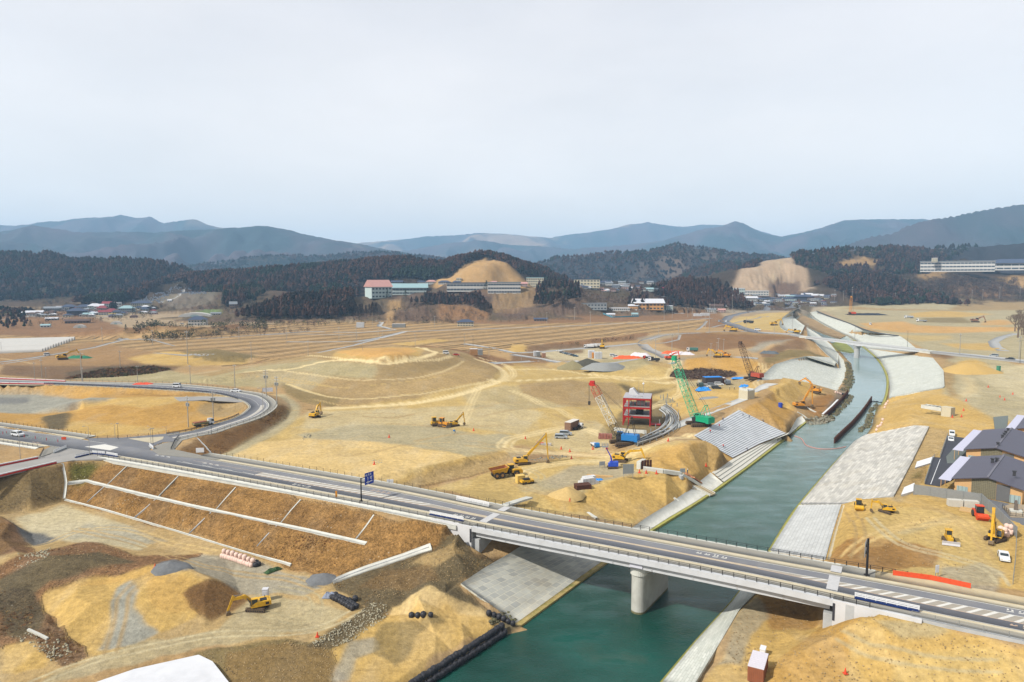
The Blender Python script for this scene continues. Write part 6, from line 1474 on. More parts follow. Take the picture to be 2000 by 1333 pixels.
def crane(label,base,tip,sc,bodyc,cols,rz_track,split=None,gantry=3.2,hook=None,group=None):
 hd=tip-base;az=math.atan2(hd.y,hd.x);root=empty('crawler_crane',base,az);tag(root,label,'crane');root.scale=(sc,sc,sc)
 for y in(-2.0,2.0):
  t=track(root,-3.3,3.3,0,.9,1.15);v=Matrix.Rotation(rz_track-az,3,'Z')@Vector((0,y,0));t.location=v;t.rotation_euler=(0,0,rz_track-az)
 MB().box((0,0,1.0),(2.6,3.2,.7),rz_track-az).tube((0,0,1.2),(0,0,1.6),1.2,n=14).build('turntable',dark_m,root)
 mb=MB().use(bodyc).box((-2.2,.0,2.5),(4.6,2.9,1.7)).box((-4.2,0,2.3),(1.0,3.4,1.6)).use(dark_m).box((.6,.3,2.1),(2.2,1.6,1.1)).tube((-1.5,-.8,3.3),(-1.5,-.8,4.0),.12,n=6);mb.build('house',None,root)
 mb=MB().use(glass).side([(.3,1.7),(2.1,1.7),(2.3,2.5),(1.8,3.5),(.3,3.5)],-1.7,-.6);mb.use(bodyc).box((1.1,-1.15,3.56),(1.7,1.2,.12)).box((1.2,-1.15,1.75),(1.9,1.2,.2));mb.build('cab',None,root)
 L=Vector((math.hypot(hd.x,hd.y),0,hd.z))/sc;foot=Vector((1.0,0,2.0));T=L
 n=max(12,int((T-foot).length/2.0));s1,s2=split or(.2,.75)
 P=[foot,foot.lerp(T,s1),foot.lerp(T,s2),T]
 for i,(wa,wb,wm)in enumerate(((.5,1.9,1.9),(1.9,1.9,1.9),(1.9,.5,1.9))):
  mb=MB();lattice(mb,P[i],P[i+1],wa,wb,wm if i!=0 else 1.9,max(3,int((P[i+1]-P[i]).length/1.7)),.065 if i!=1 else.085,(0,0,1));mb.build('boom_section',cols[i],root)
 MB().box((T.x,0,T.z),(1.3,1.0,1.5)).tube((T.x+.5,-.3,T.z-.2),(T.x+.5,.3,T.z-.2),.55,n=10).build('boom_head',cols[2],root)
 G=Vector((-2.6,0,3.3+gantry*1.6));mb=MB()
 for y in(-.9,.9):mb.bar((-.6,y,3.2),(G.x,y*.8,G.z),.14);mb.bar((-3.8,y,3.2),(G.x,y*.8,G.z),.14)
 mb.bar((G.x,-.9,G.z),(G.x,.9,G.z),.2);mb.build('gantry',cols[0],root)
 mb=MB()
 for y in(-.5,.5):mb.bar((G.x,y,G.z),T+Vector((0,y,.4)),.05);
 mb.bar((-.5,0,3.3),T+Vector((0,0,.7)),.04);mb.bar((-.9,0,3.3),T+Vector((0,.2,.7)),.04);mb.build('rope',dark_m,root)
 if hook:
  hk=T+Vector((.9,0,0));MB().bar(hk,hk-Vector((0,0,hook)),.05).bar(hk+Vector((.25,0,0)),hk+Vector((.1,0,-hook)),.05).box((hk.x,0,hk.z-hook-.5),(.6,.5,1.1)).build('hook_block',hook_m,root)
 return root
hook_m=mat('hook_dark',C(60,58,56),.6);bred=mat('boom_red',C(204,50,42),.5);bwhite=mat('boom_white',C(226,224,214),.6,noise=.2,nscale=3);bblk=mat('boom_black',C(60,56,52),.6)
bgreen=mat('boom_green',C(70,196,146),.5,noise=.06);dgreen=mat('crane_green',C(20,168,120),.5)
def tipat(px,py,D):return WD(px,py,D)
b=g(1216,869);crane('tall crawler crane with red tipped white boom and blue cab house',b,tipat(1157,749,b.y+5),1.3,blue_p,(bblk,bwhite,bred),D2(15),split=(.24,.76),hook=5.5)
b=g(1364,832);crane('bright green crawler crane with a long green lattice boom',b,tipat(1317,700,b.y+10),1.35,dgreen,(bgreen,bgreen,dgreen),D2(10),split=(.12,.8),gantry=2.2)
bbrown=mat('boom_brown',C(96,74,60),.7,noise=.1)
b=g(1470,742);crane('older crawler crane with a dark lattice boom and faded red house',b,tipat(1446,670,b.y+8),1.35,mat('faded_red',C(186,84,62),.7,noise=.15),(bbrown,bbrown,bbrown),D2(10),split=(.12,.8),gantry=2.0)
b=g(1662,616);crane('far orange piling crane with upright boom on the black pit edge',b,tipat(1663,580,b.y),1.6,kred,(koran,koran,koran),D2(0),split=(.2,.8),gantry=.8)
root=empty('boom_lift',g(1196,915),0);tag(root,'purple blue aerial boom lift with its basket raised high','boom lift');purple=mat('lift_purple',C(74,70,190),.5,noise=.04)
s=1.35
for y in(-.9,.9):track(root,-1.7,1.7,y,.5,.7)
MB().box((.5,0,1.6),(2.8,1.9,1.5)).box((-.9,0,1.3),(1.0,1.7,1.0)).build('house',mat('lift_blue',C(50,90,210),.5),root)
tp=WD(1189,873,root.location.y)-root.location
MB().bar((-.2,0,2.2),(-.6,0,tp.z*.55),.55,.55,.45,.45).bar((-.6,0,tp.z*.55),(-2.2,0,tp.z*.95),.42,.42,.3,.3).build('boom',purple,root)
mb=MB();cx,cz=-2.6,tp.z
for z in(0,.5,1.1):
 mb.bar((cx-1,-.8,cz+z),(cx+1,-.8,cz+z),.09);mb.bar((cx-1,.8,cz+z),(cx+1,.8,cz+z),.09);mb.bar((cx-1,-.8,cz+z),(cx-1,.8,cz+z),.09);mb.bar((cx+1,-.8,cz+z),(cx+1,.8,cz+z),.09)
for x in(-1,0,1):
 for y in(-.8,.8):mb.bar((cx+x,y,cz),(cx+x,y,cz+1.1),.09)
mb.box((cx,0,cz),(2,1.6,.1));mb.build('basket',galv,root)
def car_proto(kind,paint):
 root=empty({'sedan':'parked_car','van':'parked_van','kei':'small_van'}[kind])
 if kind=='sedan':L,Wd,pr,gl=4.4,1.7,[(-2.2,.35),(-2.2,.85),(-1.6,.95),(-1.15,1.38),(.35,1.40),(1.05,.95),(2.05,.80),(2.2,.6),(2.2,.3)],[(-1.5,.93),(-1.1,1.33),(.32,1.35),(.98,.93)]
 elif kind=='van':L,Wd,pr,gl=4.6,1.75,[(-2.3,.35),(-2.3,1.0),(-2.15,1.68),(.7,1.72),(1.5,1.05),(2.2,.9),(2.3,.6),(2.3,.3)],[(-2.18,1.05),(-2.05,1.6),(.62,1.63),(1.3,1.05)]
 else:L,Wd,pr,gl=3.4,1.5,[(-1.7,.35),(-1.7,1.0),(-1.65,1.85),(1.05,1.88),(1.6,1.1),(1.7,.8),(1.7,.3)],[(-1.6,1.15),(-1.55,1.72),(.98,1.75),(1.42,1.15)]
 MB().use(paint).side(pr,-Wd/2,Wd/2).build('body',paint,root)
 k=.5;mb=MB();mb.side(gl,-Wd/2-.012,Wd/2+.012);mb.build('side_window',glass,root)
 f0,f1=(pr[4],pr[5])if kind=='sedan'else(pr[3],pr[4]);mb=MB();a=Vector((f0[0],0,f0[1]));b=Vector((f1[0],0,f1[1]));n_=Vector((b.z-a.z,0,-(b.x-a.x))).normalized();n_=n_ if n_.z>0 else-n_
 mb.bar(a.lerp(b,.1)+n_*.01,a.lerp(b,.92)+n_*.01,Wd*.84,.04,up=(1,0,1));mb.build('windscreen',glass,root)
 r0,r1=(pr[2],pr[3])if kind=='sedan'else(pr[1],pr[2]);mb=MB();a=Vector((r0[0],0,r0[1]));b=Vector((r1[0],0,r1[1]));n_=Vector((-(b.z-a.z),0,(b.x-a.x))).normalized();n_=n_ if n_.x<0 else-n_
 mb.bar(a.lerp(b,.2)+n_*.01,a.lerp(b,.9)+n_*.01,Wd*.8,.04,up=(1,0,.2));mb.build('rear_window',glass,root)
 for x in(-L*.31,L*.31):
  for y in(-Wd/2+.08,Wd/2-.08):MB().tube((x,y-.11,.32),(x,y+.11,.32),.32,n=12).build('wheel',tyre_m,root)
 for y in(-Wd*.36,Wd*.36):MB().box((L/2-.03,y,.68),(.12,.34,.16)).build('headlight',lamp_m,root)
 return root
protos={}
def car(label,p,rz,kind='sedan',paint=None,sc=1.0,group='cars and vans around the site'):
 paint=paint or bodyw;key=(kind,paint.name)
 if key not in protos:
  o=car_proto(kind,paint);protos[key]=rec(o)
 else:o=ctree(protos[key])[0]
 o.location=p;o.rotation_euler=(0,0,rz if abs(p.z-13.02)<.01 else rz-math.atan2(p.x,p.y));o.scale=(sc,)*3
 tag(o,label,'van'if kind!='sedan'else 'car',group);return o
r13=lambda px,py,z=13.02:W(px,py,z)
car('silver van driving on the main road past the delineators at far left',r13(35,852),D2(-24),'van',bodyw,1.15)
car('white van on the upper straight of the loop road',r13(346,757),D2(-4),'kei',bodyw,1.25);car('white car at the start of the bend of the loop road',r13(461,766),D2(-15),'sedan',bodyw,1.2)
car('white sedan parked facing the viewer on the dirt lot by the mesh fence',g(1960,1092),D2(-82),'sedan',bodyw,1.05)
car('silver van in front of another beside the office container',g(1096,857),D2(-5),'van',bodys,1.15);car('silver van behind another beside the office container',g(1105,850),D2(-5),'van',bodys,1.15)
car('white car parked in front on the black lot of the market halls',at(1857,862),D2(-88),'sedan',bodyw,1.1);car('white car parked behind another on the black lot of the market halls',at(1859,851),D2(-88),'van',bodyw,1.05)
for i,(px,py,m_,w_)in enumerate(((1092,687,bodyw,'white'),(1098,690,bodyk,'dark'),(1103,691.5,bodys,'silver'),(1107,692.5,bodyb,'teal'),(1111,693.5,bodyg,'grey'),(1115,694.5,bodys,'silver'),(1119,695.5,bodyk,'dark'),(1124,697,bodyb,'teal'))):
 car(w_+' car, '+nth(i)+' in the slanting row on the pale yard',g(px,py),D2(-32),'sedan',m_,1.15,'cars parked in a row in the yard')
for lab,px,py,rz,k,m_,sc in(('white van on the track at the right foot of the big mound',871,692,5,'kei',bodyw,1.3),('red car beside the track right of the big mound',891,695,0,'sedan',bodyr,1.2),('white car, left of two in front of the orange sheets in the yard',1197,696,10,'van',bodyw,1.2),('white car, right of two in front of the orange sheets in the yard',1203,698,10,'van',bodyw,1.1),('white van at the left end of the row below the tarpaulined huts',1378,757,10,'van',bodyw,1.2),('white van in the middle of the row below the tarpaulined huts',1390,755,10,'van',bodys,1.2),('white van at the right end of the row below the tarpaulined huts',1404,753,10,'van',bodyw,1.2),('dark pick up in front of the row of white vans',1399,760,5,'van',bodyk,1.2),('white van on the orange soil flats right of the upper river',1700,635,80,'kei',bodyw,1.6),('white car on the road near the right edge, left of two',1941,697,170,'van',bodys,1.3),('dark car on the road near the right edge, right of two',1973,703,170,'sedan',bodyk,1.3),('white car on the S bend of the far asphalt road, lower of two',1480,646,-20,'van',bodyw,1.5),('white car on the S bend of the far asphalt road, upper of two',1420,629,60,'van',bodyw,1.5),('silver car at the mouth of the far riverside road',1405,629,80,'van',bodys,1.6),('dark car on the far riverside road near the town',1537,597,20,'sedan',bodyk,1.6),('white car by the house with the blue roof in the left fields',356,634,10,'van',bodyw,1.2),('small white car near the far left greenhouses',92,695,10,'kei',bodyw,1.4)):
 car(lab,g(px,py),D2(rz),k,m_,sc)
def truck(label,p,rz,sc,cab,bed,bedh=.5,load=None,name='flatbed_truck'):
 root=empty(name,p,rz-math.atan2(p.x,p.y));tag(root,label,'truck','trucks around the site');root.scale=(sc,)*3
 mb=MB().use(cab).side([(1.9,.6),(3.6,.6),(3.65,1.4),(3.4,2.4),(1.9,2.45)],-1.05,1.05).use(glass).side([(2.6,1.45),(3.62,1.45),(3.42,2.25),(2.6,2.25)],-1.06,1.06);mb.build('cab',None,root)
 MB().box((-.8,0,.75),(5.6,.9,.3)).build('chassis',dark_m,root)
 mb=MB().use(bed).box((-1.0,0,.98+(bedh/2 if bedh>1 else 0)),(5.2,2.1,.14 if bedh<=1 else bedh))
 if bedh<=1:
  for y in(-1.05,1.05):mb.box((-1.0,y,1.0+bedh/2),(5.2,.08,bedh))
  mb.box((1.58,0,1.1+bedh/2),(.1,2.1,bedh+.2));mb.box((-3.58,0,1.0+bedh/2),(.08,2.1,bedh))
 mb.build('bed',None,root)
 for x in(-2.5,-1.5,2.6):
  for y in(-.9,.9):MB().tube((x,y-.15,.48),(x,y+.15,.48),.48,n=12).build('wheel',tyre_m,root)
 if load=='drum':MB().tube((-3.2,0,2.5),(-.6,0,2.0),.6,1.25,14).tube((-.6,0,2.0),(1.3,0,1.8),1.25,.7,14).build('drum',mat('mixer_drum',C(176,168,150),.6),root)
 if load=='boards':MB().box((-1.2,0,1.5),(4.4,1.8,.5)).build('cargo',mat('cargo_brown',C(170,110,80),.8,noise=.2),root)
 return root
truck('white cab flatbed truck with small crane driving down the loop road',r13(397,832),D2(22),1.1,bodyw,mat('khaki_bed',C(150,146,110),.8),.45,'boards')
truck('small truck with bright blue cab near the red crane',g(1162,873),D2(-70),.85,blue_p,bodyw,.4);truck('grey green concrete mixer truck beside the tarpaulined huts',g(1367,756),D2(-80),1.25,mat('mixer_cab',C(60,84,84),.5),dark_m,.3,'drum','mixer_truck')
truck('white cab truck parked behind the office container',g(1128,839),D2(60),1.0,bodyw,dark_m,.4);truck('grey tipper truck right of the tarpaulined huts',g(1419,751),D2(-75),1.25,bodyg,mat('tipper_grey',C(150,156,156),.6),1.2)
truck('white truck with dark cargo on the yard road left of the crane tip',g(1277,706),D2(185),1.2,bodyw,bodyk,1.0);truck('red dark truck behind the white truck on the yard road',g(1266,702),D2(170),1.2,bodyr,dark_m,.8)
truck('white truck with green cover among the stores behind the yard',g(1352,687),D2(185),1.4,bodyw,mat('green_cover',C(80,130,120),.7),1.6);truck('long white flatbed truck on the flats beyond the right bank',g(1800,629),D2(180),1.9,bodyw,bodys,.4);truck('black tipper truck beside the S bend of the far asphalt road',g(1462,632),D2(160),1.9,bodyk,bodyk,1.2)
truck('white tanker truck on the flats beside the black pit',g(1775,622),D2(180),1.8,bodyw,bodys,1.2)
for i,(px,py)in enumerate(((1150,680),(1157,679.5),(1164,679))):truck('white box truck, '+('left','middle','right')[i]+' one of three parked close together behind the yard',g(px,py),D2(185),1.3,bodyw,bodyw,1.8)
skin=mat('skin',C(220,170,140),.6);
def person(label,p,rz,top,legs_,hat,pose='stand',sc=1.0,act=None):
 lean={'stand':0,'bend':.45,'walk':.06}[pose];st=.22 if pose=='walk'else.1
 J=[(0,0,.95),(lean*.55,0,1.25),(lean,0,1.46-lean*.35),(lean*1.15,0,1.56-lean*.4),(lean*1.25+.02,0,1.70-lean*.45),(0,.1,.9),(st,.12,.5),(st*.4+.02,.13,.08),(st*.4+.16,.14,.04),(0,-.1,.9),(-st*.4,-.12,.5),(-st*1.3,-.13,.08),(-st*1.3+.14,-.14,.04),(lean*.95,.2,1.42-lean*.3),(lean+.06,.27,1.15-lean*.4),(lean+.28,.24,.95-lean*.3),(lean*.95,-.2,1.42-lean*.3),(lean+.02,-.27,1.14-lean*.4),(lean+.2,-.25,.92-lean*.3)]
 E=[(0,1),(1,2),(2,3),(3,4),(0,5),(5,6),(6,7),(7,8),(0,9),(9,10),(10,11),(11,12),(2,13),(13,14),(14,15),(2,16),(16,17),(17,18)]
 Rr=[.15,.15,.15,.06,.10,.11,.075,.05,.04,.11,.075,.05,.04,.07,.05,.04,.07,.05,.04]
 me=bpy.data.meshes.new('person');me.from_pydata(J,E,[]);o=bpy.data.objects.new('person',me);COL.objects.link(o)
 sk=o.modifiers.new('skin','SKIN');sub=o.modifiers.new('sub','SUBSURF');sub.levels=sub.render_levels=1
 me.materials.append(top)
 for i,v in enumerate(me.skin_vertices[0].data):v.radius=(Rr[i],Rr[i]);v.use_root=i==0
 dg=bpy.context.evaluated_depsgraph_get();ev=o.evaluated_get(dg);nm=bpy.data.meshes.new_from_object(ev);bpy.data.objects.remove(o)
 nm.materials.clear();[nm.materials.append(x)for x in(top,legs_,skin)]
 for pl in nm.polygons:c=pl.center;pl.material_index=2 if c.z>1.56-lean*.42 and abs(c.y)<.14 else(1 if c.z<.93 and abs(c.y)<.22 and c.x<.26 else 0);pl.use_smooth=True
 root=bpy.data.objects.new('person',nm);COL.objects.link(root);root.location=p;root.rotation_euler=(0,0,rz);root.scale=(sc,)*3;tag(root,label,'person')
 hx,hz_=J[4][0],J[4][2];MB().ball((hx,0,hz_+.04),.145,10,6,.8).box((hx+.08,0,hz_+.02),(.2,.22,.03)).build('helmet',hat,root);return root
navyc=mat('navy_cloth',C(60,70,100),.9);greyc=mat('grey_cloth',C(110,116,124),.9);redc=mat('red_vest',C(220,60,46),.9);blkc=mat('dark_cloth',C(60,58,60),.9);tealc=mat('teal_cloth',C(80,130,150),.9)
for lab,px,py,rz,t,l,h_,po in(('worker in a red vest standing at the top left corner of the terrace',1387,847,40,redc,blkc,white,'stand'),('worker in a red vest bending beside the green crane',1389,835,200,redc,navyc,white,'bend'),('worker in navy walking between the green crane and the terrace',1412,823,90,navyc,greyc,white,'walk'),('worker in navy, left of three on the upper terrace steps',1451,814,0,navyc,navyc,white,'stand'),('worker in grey, middle of three on the upper terrace steps',1463,818,40,greyc,navyc,white,'walk'),('worker in navy, right of three on the upper terrace steps',1491,826,150,navyc,greyc,white,'bend'),('worker in orange bending over the lower terrace steps',1413,876,90,redc,greyc,white,'bend'),('worker in black bending at the foot of the terrace',1460,882,160,blkc,blkc,white,'bend'),('worker in dark clothes, left of two below the old crane',1425,762,0,blkc,blkc,white,'stand'),('worker in dark clothes, right of two below the old crane',1434,762,0,blkc,navyc,white,'stand'),('worker in teal bending over a survey stand on the sand pad',889,846,190,tealc,navyc,white,'bend'),('worker in navy at the orange boards of the channel wall',1343,927,200,navyc,blkc,white,'stand'),('worker at the outlined concrete box of the terrace rim',1405,836,120,redc,greyc,white,'walk'),('worker in dark clothes standing by the blue barrel',1529,795,0,blkc,navyc,white,'stand')):
 person(lab,g(px,py),D2(rz),t,l,h_,po,1.05)
root=empty('survey_stand',g(887,848));tag(root,'small blue survey box on a tripod beside the bending worker on the pad','tripod')
for a in(0,2.1,4.2):MB().tube((0,0,1.3),(.6*math.cos(a),.6*math.sin(a),0),.04,n=5).build('leg',galv,root)
MB().box((0,0,1.4),(.8,.6,.4)).build('instrument',blue_p,root)
bag_black=mat('black_bag',(.022,.022,.026),.55,noise=.4,nscale=3,bump=.6,bscale=5);bag_pink=mat('pale_pink_bag',C(246,214,198),.8,noise=.06,nscale=2,bump=.6,bscale=5)
def bag_mesh(m,seed):
 rg=random.Random(seed);mb=MB();n=10;lv=[(0,.70),(.12,.88),(.45,.95),(.8,.90),(1.0,.72),(1.1,.38),(1.05,.12),(1.25,.16)]
 vs=[];fs=[]
 for z,r in lv:
  for j in range(n):a=2*PI*j/n;q=r*.62*(1+.10*(rg.random()-.5));vs.append((q*math.cos(a),q*math.sin(a),z*.95))
 for i in range(len(lv)-1):
  for j in range(n):fs.append((i*n+j,i*n+(j+1)%n,(i+1)*n+(j+1)%n,(i+1)*n+j))
 fs.append(tuple((len(lv)-1)*n+j for j in range(n)));mb.add(vs,fs,True);return mb
bagp={}
def bag(p,m,group,label,rg):
 k=(m.name,rg.randrange(3))
 if k not in bagp:o=bag_mesh(m,k[1]).build('sandbag',m);bagp[k]=o
 else:o=bagp[k].copy();COL.objects.link(o)
 o.location=p;o.rotation_euler=(rg.uniform(-.06,.06),rg.uniform(-.06,.06),rg.uniform(0,6));s=rg.uniform(.92,1.1);o.scale=(s,s,s*rg.uniform(.9,1.05));tag(o,label,'sandbag',group)
rg=random.Random(12)
row=[Vector((p.x,p.y,0))for p in WP('780,1372 900,1294 985,1238',.2)];rr_=[]
for k,(dy,z,n_)in enumerate(((0,.0,62),(1,1.0,62))):
 for p in resamp(row,n_):
  d=(row[-1]-row[0]).normalized();nn=Vector((-d.y,d.x,0));q=p+nn*(.75*k-.1)+Vector((rg.uniform(-.1,.1),rg.uniform(-.1,.1),z+.1));bag(q,bag_black,'black sandbags stacked along the waterline','black sandbag in the '+('lower'if k==0 else 'upper')+' tier of the long row along the waterline at lower left',rg)
def bags(s,n,w,m,label,group,tiers=1,sp=1.0):
 P=[g(a,b)for a,b in pts(s)];Q=resamp(P,n)
 for i,p in enumerate(Q):
  d=(Q[min(i+1,n-1)]-Q[max(0,i-1)]);d.z=0;d.normalize();nn=Vector((-d.y,d.x,0))
  for j in range(w):
   q=p+nn*(j-(w-1)/2)*sp;bag(Vector((q.x,q.y,H(q.x,q.y))),m,group,label,rg)
   if tiers>1 and j<w-1 and i%2==0:q=q+nn*sp*.5;bag(Vector((q.x,q.y,H(q.x,q.y)+1.0)),m,group,label,rg)
bags('438,1088 462,1095 485,1103 494,1106',15,2,bag_pink,'pale pink sandbag in the double row at the foot of the grass slope','pale pink sandbags below the slope',2)
bags('497,1106 503,1104',2,2,bag_black,'black sandbag at the right end of the pale pink double row','black sandbags ending the pink row')
bags('652,1168 672,1178 692,1190',9,2,bag_black,'black sandbag in the slanting pile on the flat ground right of the yellow excavator','black sandbags right of the excavator')
bags('683,1177 694,1173',2,1,bag_black,'black sandbag set apart beside the slanting pile','black sandbags set apart');bags('804,1206 816,1206 828,1205 841,1205',4,1,bag_black,'black sandbag in the short line of four under the yellow earth slope','four black sandbags under the slope')
bags('955,1202 972,1207 990,1216 1002,1222',6,1,bag_black,'black sandbag at the foot of the slab revetment','black sandbags at the slab foot')
bags('1734,786 1728,798',5,1,bag_pink,'pale pink sandbag in the upper line on the right bank by the free sheet piles','upper pink sandbags on the right bank');bags('1724,822 1712,842',7,1,bag_pink,'pale pink sandbag in the lower line on the right bank by the free sheet piles','lower pink sandbags on the right bank')
bags('1958,1046 1970,1040',3,3,bag_pink,'pale pink sandbag in the heap between the excavator and the mesh fence','pink sandbags by the mesh fence',2,.9)
bags('1632,768 1642,771',4,1,bag_pink,'pink and dark sandbag at the upper end of the bay piles','sandbags at the bay',1);bags('1645,771 1652,772',3,1,bag_black,'dark sandbag at the upper end of the bay piles','dark sandbags at the bay')
def container(label,p,rz,d,body,roof,name='shipping_container',cat='container',door=None):
 root=empty(name,p,rz);tag(root,label,cat);L,w,h=d
 mb=MB();mb.box((0,0,h/2),(L,w,h));k=-L/2+.15
 while k<L/2:mb.box((k,-w/2-.02,h/2),(.12,.05,h*.94));mb.box((k,w/2+.02,h/2),(.12,.05,h*.94));k+=.3
 k=-w/2+.15
 while k<w/2:mb.box((-L/2-.02,k,h/2),(.05,.12,h*.94));mb.box((L/2+.02,k,h/2),(.05,.12,h*.94));k+=.3
 mb.build('wall',body,root);mb=MB().box((0,0,h+.05),(L+.1,w+.1,.1));k=-L/2+.3
 while k<L/2:mb.box((k,0,h+.12),(.12,w,.05));k+=.6
 mb.build('roof',roof,root)
 if door:MB().box((L/2+.06,0,h*.45),(.06,w*.4,h*.8)).build('door',door,root)
 return root
root=container('brown container with white ribbed roof at the lower right bank',W(1480,1318,4.9),D2(62),(5.4,2.5,2.6),mat('container_brown',C(158,96,66),.7,noise=.1,nscale=1),mat('pale_roof',C(226,222,230),.6,noise=.03))
o=MB().box((0,0,.5),(1.6,.9,1.0)).box((0,0,1.03),(1.7,1.0,.06)).build('tool_box',white,loc=W(1490,1276,4.6),rz=D2(62));tag(o,'small white box behind the brown container','box')
for lab,px,py,m_,rz in(('tall white portable toilet beside the yellow excavator at lower left',519,1172,mat('toilet_white',C(222,222,226),.6,noise=.03),.1),('lone green portable toilet on the flat right of the conical mound',1950,726,mat('toilet_green',C(80,150,120),.6),.2)):
 root=empty('portable_toilet',g(px,py),rz);tag(root,lab,'portable toilet');s=1.0 if px<1000 else 1.5
 MB().box((0,0,1.2*s+.1),(1.15*s,1.1*s,2.3*s)).build('cabin',m_,root);MB().box((0,0,2.3*s+.2),(1.25*s,1.2*s,.14)).build('roof',m_,root);MB().box((0,-.57*s,1.15*s),(.8*s,.05,1.9*s)).build('door',m_,root)
 for dx in(-.45,.45):MB().box((dx*s,0,.06),(.12,1.2*s,.12)).build('skid',dark_m,root)
container('office container with orange base stripe parked beside the silver vans',g(1117,838),D2(58),(8.5,3.0,3.6),mat('office_brown',C(150,118,96),.8,noise=.15),mat('office_roof',C(226,222,214),.7),'site_office','site office',koran)
sg=mat('hut_white',C(224,226,228),.7);tarp_hut=mat('hut_dark',C(86,80,80),.8)
for lab,px,py,rz,d,b_,r_,dr in(('white site cabin, left of the pair at the entrance of the pale yard',1047,696,10,(4,3,4.2),sg,sg,dark_m),('grey site cabin, right of the pair at the entrance of the pale yard',1051,697,10,(3,3,4.2),mat('hut_grey',C(160,162,160),.7),sg,None),('small rust coloured cabin alone in the pale yard',1062,698,10,(3,2.4,3.6),mat('hut_rust',C(196,150,120),.7),sg,None),('white cabin beside the orange one in the yard',1155,699,5,(5,4,6),sg,sg,None),('orange cabin between white cabins in the yard',1161,700,5,(3.4,4,5),koran,sg,None),('white cabin with a round vent right of the orange cabin',1168,701,5,(6,4,5.4),sg,sg,dark_m),('dark hut roofed with a bright blue tarpaulin beyond the vans',1391,751,8,(11,5,4.6),tarp_hut,blue_t,None),('low orange cabin left of the blue roofed hut',1380,751,8,(3,4,3.4),koran,sg,None),('brown shed right of the blue roofed hut',1405,750,8,(6,5,3.8),mat('shed_brown',C(120,76,54),.8),sg,None),('white container, left of three in the fields before the town',1360,618,3,(9,4,4.2),sg,sg,None),('white container, middle of three in the fields before the town',1366,618,3,(7,4,4),sg,sg,None),('long white container, right of three in the fields before the town',1377,617,3,(16,5,4.6),sg,sg,None),('white box trailer at the junction below the dark wood',704,640,3,(10,5,7),sg,sg,None),('long low grey shelter right of the junction below the dark wood',779,640,3,(18,6,5),mat('hut_grey',(0,0,0)),sg,dark_m),('small grey cabin at the track crossing right of the mound',938,694,5,(4,3,5),mat('hut_grey',(0,0,0)),sg,None),('brown crate hut at the track crossing right of the mound',925,694,5,(6,5,5),mat('hut_tan',C(190,146,100),.8),sg,None)):
 container(lab,g(px,py),D2(rz),d,b_,r_,'site_cabin','cabin',dr)
def stack(label,px,py,nx,ny,nz,d,m_,rz=0,name='pallet_stack',cat='stack',gap=.15):
 root=empty(name,g(px,py),rz);tag(root,label,cat);rg2=random.Random(px)
 for i in range(nx):
  for j in range(ny):
   for k in range(nz):
    if nz>1 and rg2.random()<.12 and k==nz-1:continue
    MB().box(((i-(nx-1)/2)*(d[0]+gap),(j-(ny-1)/2)*(d[1]+gap),d[2]/2+k*(d[2]+.05)),d,rg2.uniform(-.05,.05)).build('pack',m_,root)
stack('white wrapped packs stacked in the middle of the basin',1149,947,4,2,2,(1.3,1.5,1.2),mat('white_wrap',C(226,226,226),.6,noise=.08),D2(25));stack('rusty drums packed together in front of the white wrapped packs',1138,955,5,3,1,(.9,.9,1.5),rust,D2(15),'drum_stack','drums',.05)
stack('light timber boards stacked behind the white wrapped packs',1172,932,1,4,2,(8.5,.5,.35),mat('timber',C(214,176,120),.8,noise=.12),D2(-14),'board_stack','boards',.05);stack('pile of reddish steel and boxes beside the red crane',1182,857,5,2,2,(1.0,.9,1.0),mat('red_store',C(170,110,96),.8,noise=.25),D2(-12));stack('white and grey stores below the silver vans',1063,870,4,1,1,(1.3,1.2,.9),mat('grey_store',C(196,190,186),.8,noise=.15),D2(-10));stack('bright red box in front of the grey stores',1055,869,1,1,1,(2.8,1.2,.8),red,D2(10),'red_box','box')
stack('white concrete blocks in a row in front of the mesh fence',1880,990,2,1,1,(3.4,1.5,1.8),mat('cream_block',C(214,210,198),.85,noise=.06),D2(-14),'block_row','blocks',.3);stack('tan plywood sheets lying behind the red roller',1895,998,1,3,1,(4.5,1.2,.2),mat('timber',(0,0,0)),D2(-40),'board_stack','boards')
o=MB().tube((0,0,0),(0,0,2.3),1.0,n=16).build('barrel',mat('barrel_blue',C(50,80,190),.5),loc=g(1524,796));tag(o,'large blue barrel standing on the sand left of the digging excavator','barrel')
def tarp(label,px,py,L,w,h,m_,rz=0):
 rg2=random.Random(px*3+py);mb=MB();nx,ny=14,8;vs=[]
 for i in range(nx+1):
  for j in range(ny+1):
   u,v=i/nx,j/ny;e=min(1,5*min(u,1-u))*min(1,4*min(v,1-v));vs.append(((u-.5)*L*(1+.05*(rg2.random()-.5)),(v-.5)*w,h*e*(.75+.5*rg2.random())+.03))
 mb.add(vs,[(i*(ny+1)+j,(i+1)*(ny+1)+j,(i+1)*(ny+1)+j+1,i*(ny+1)+j+1)for i in range(nx)for j in range(ny)]);o=mb.build('tarpaulin',m_,loc=g(px,py),rz=rz);tag(o,label,'tarpaulin')
osheet=mat('orange_sheet',C(244,110,60),.7,noise=.12,nscale=1);wsheet=mat('white_sheet',C(232,226,230),.7,noise=.06)
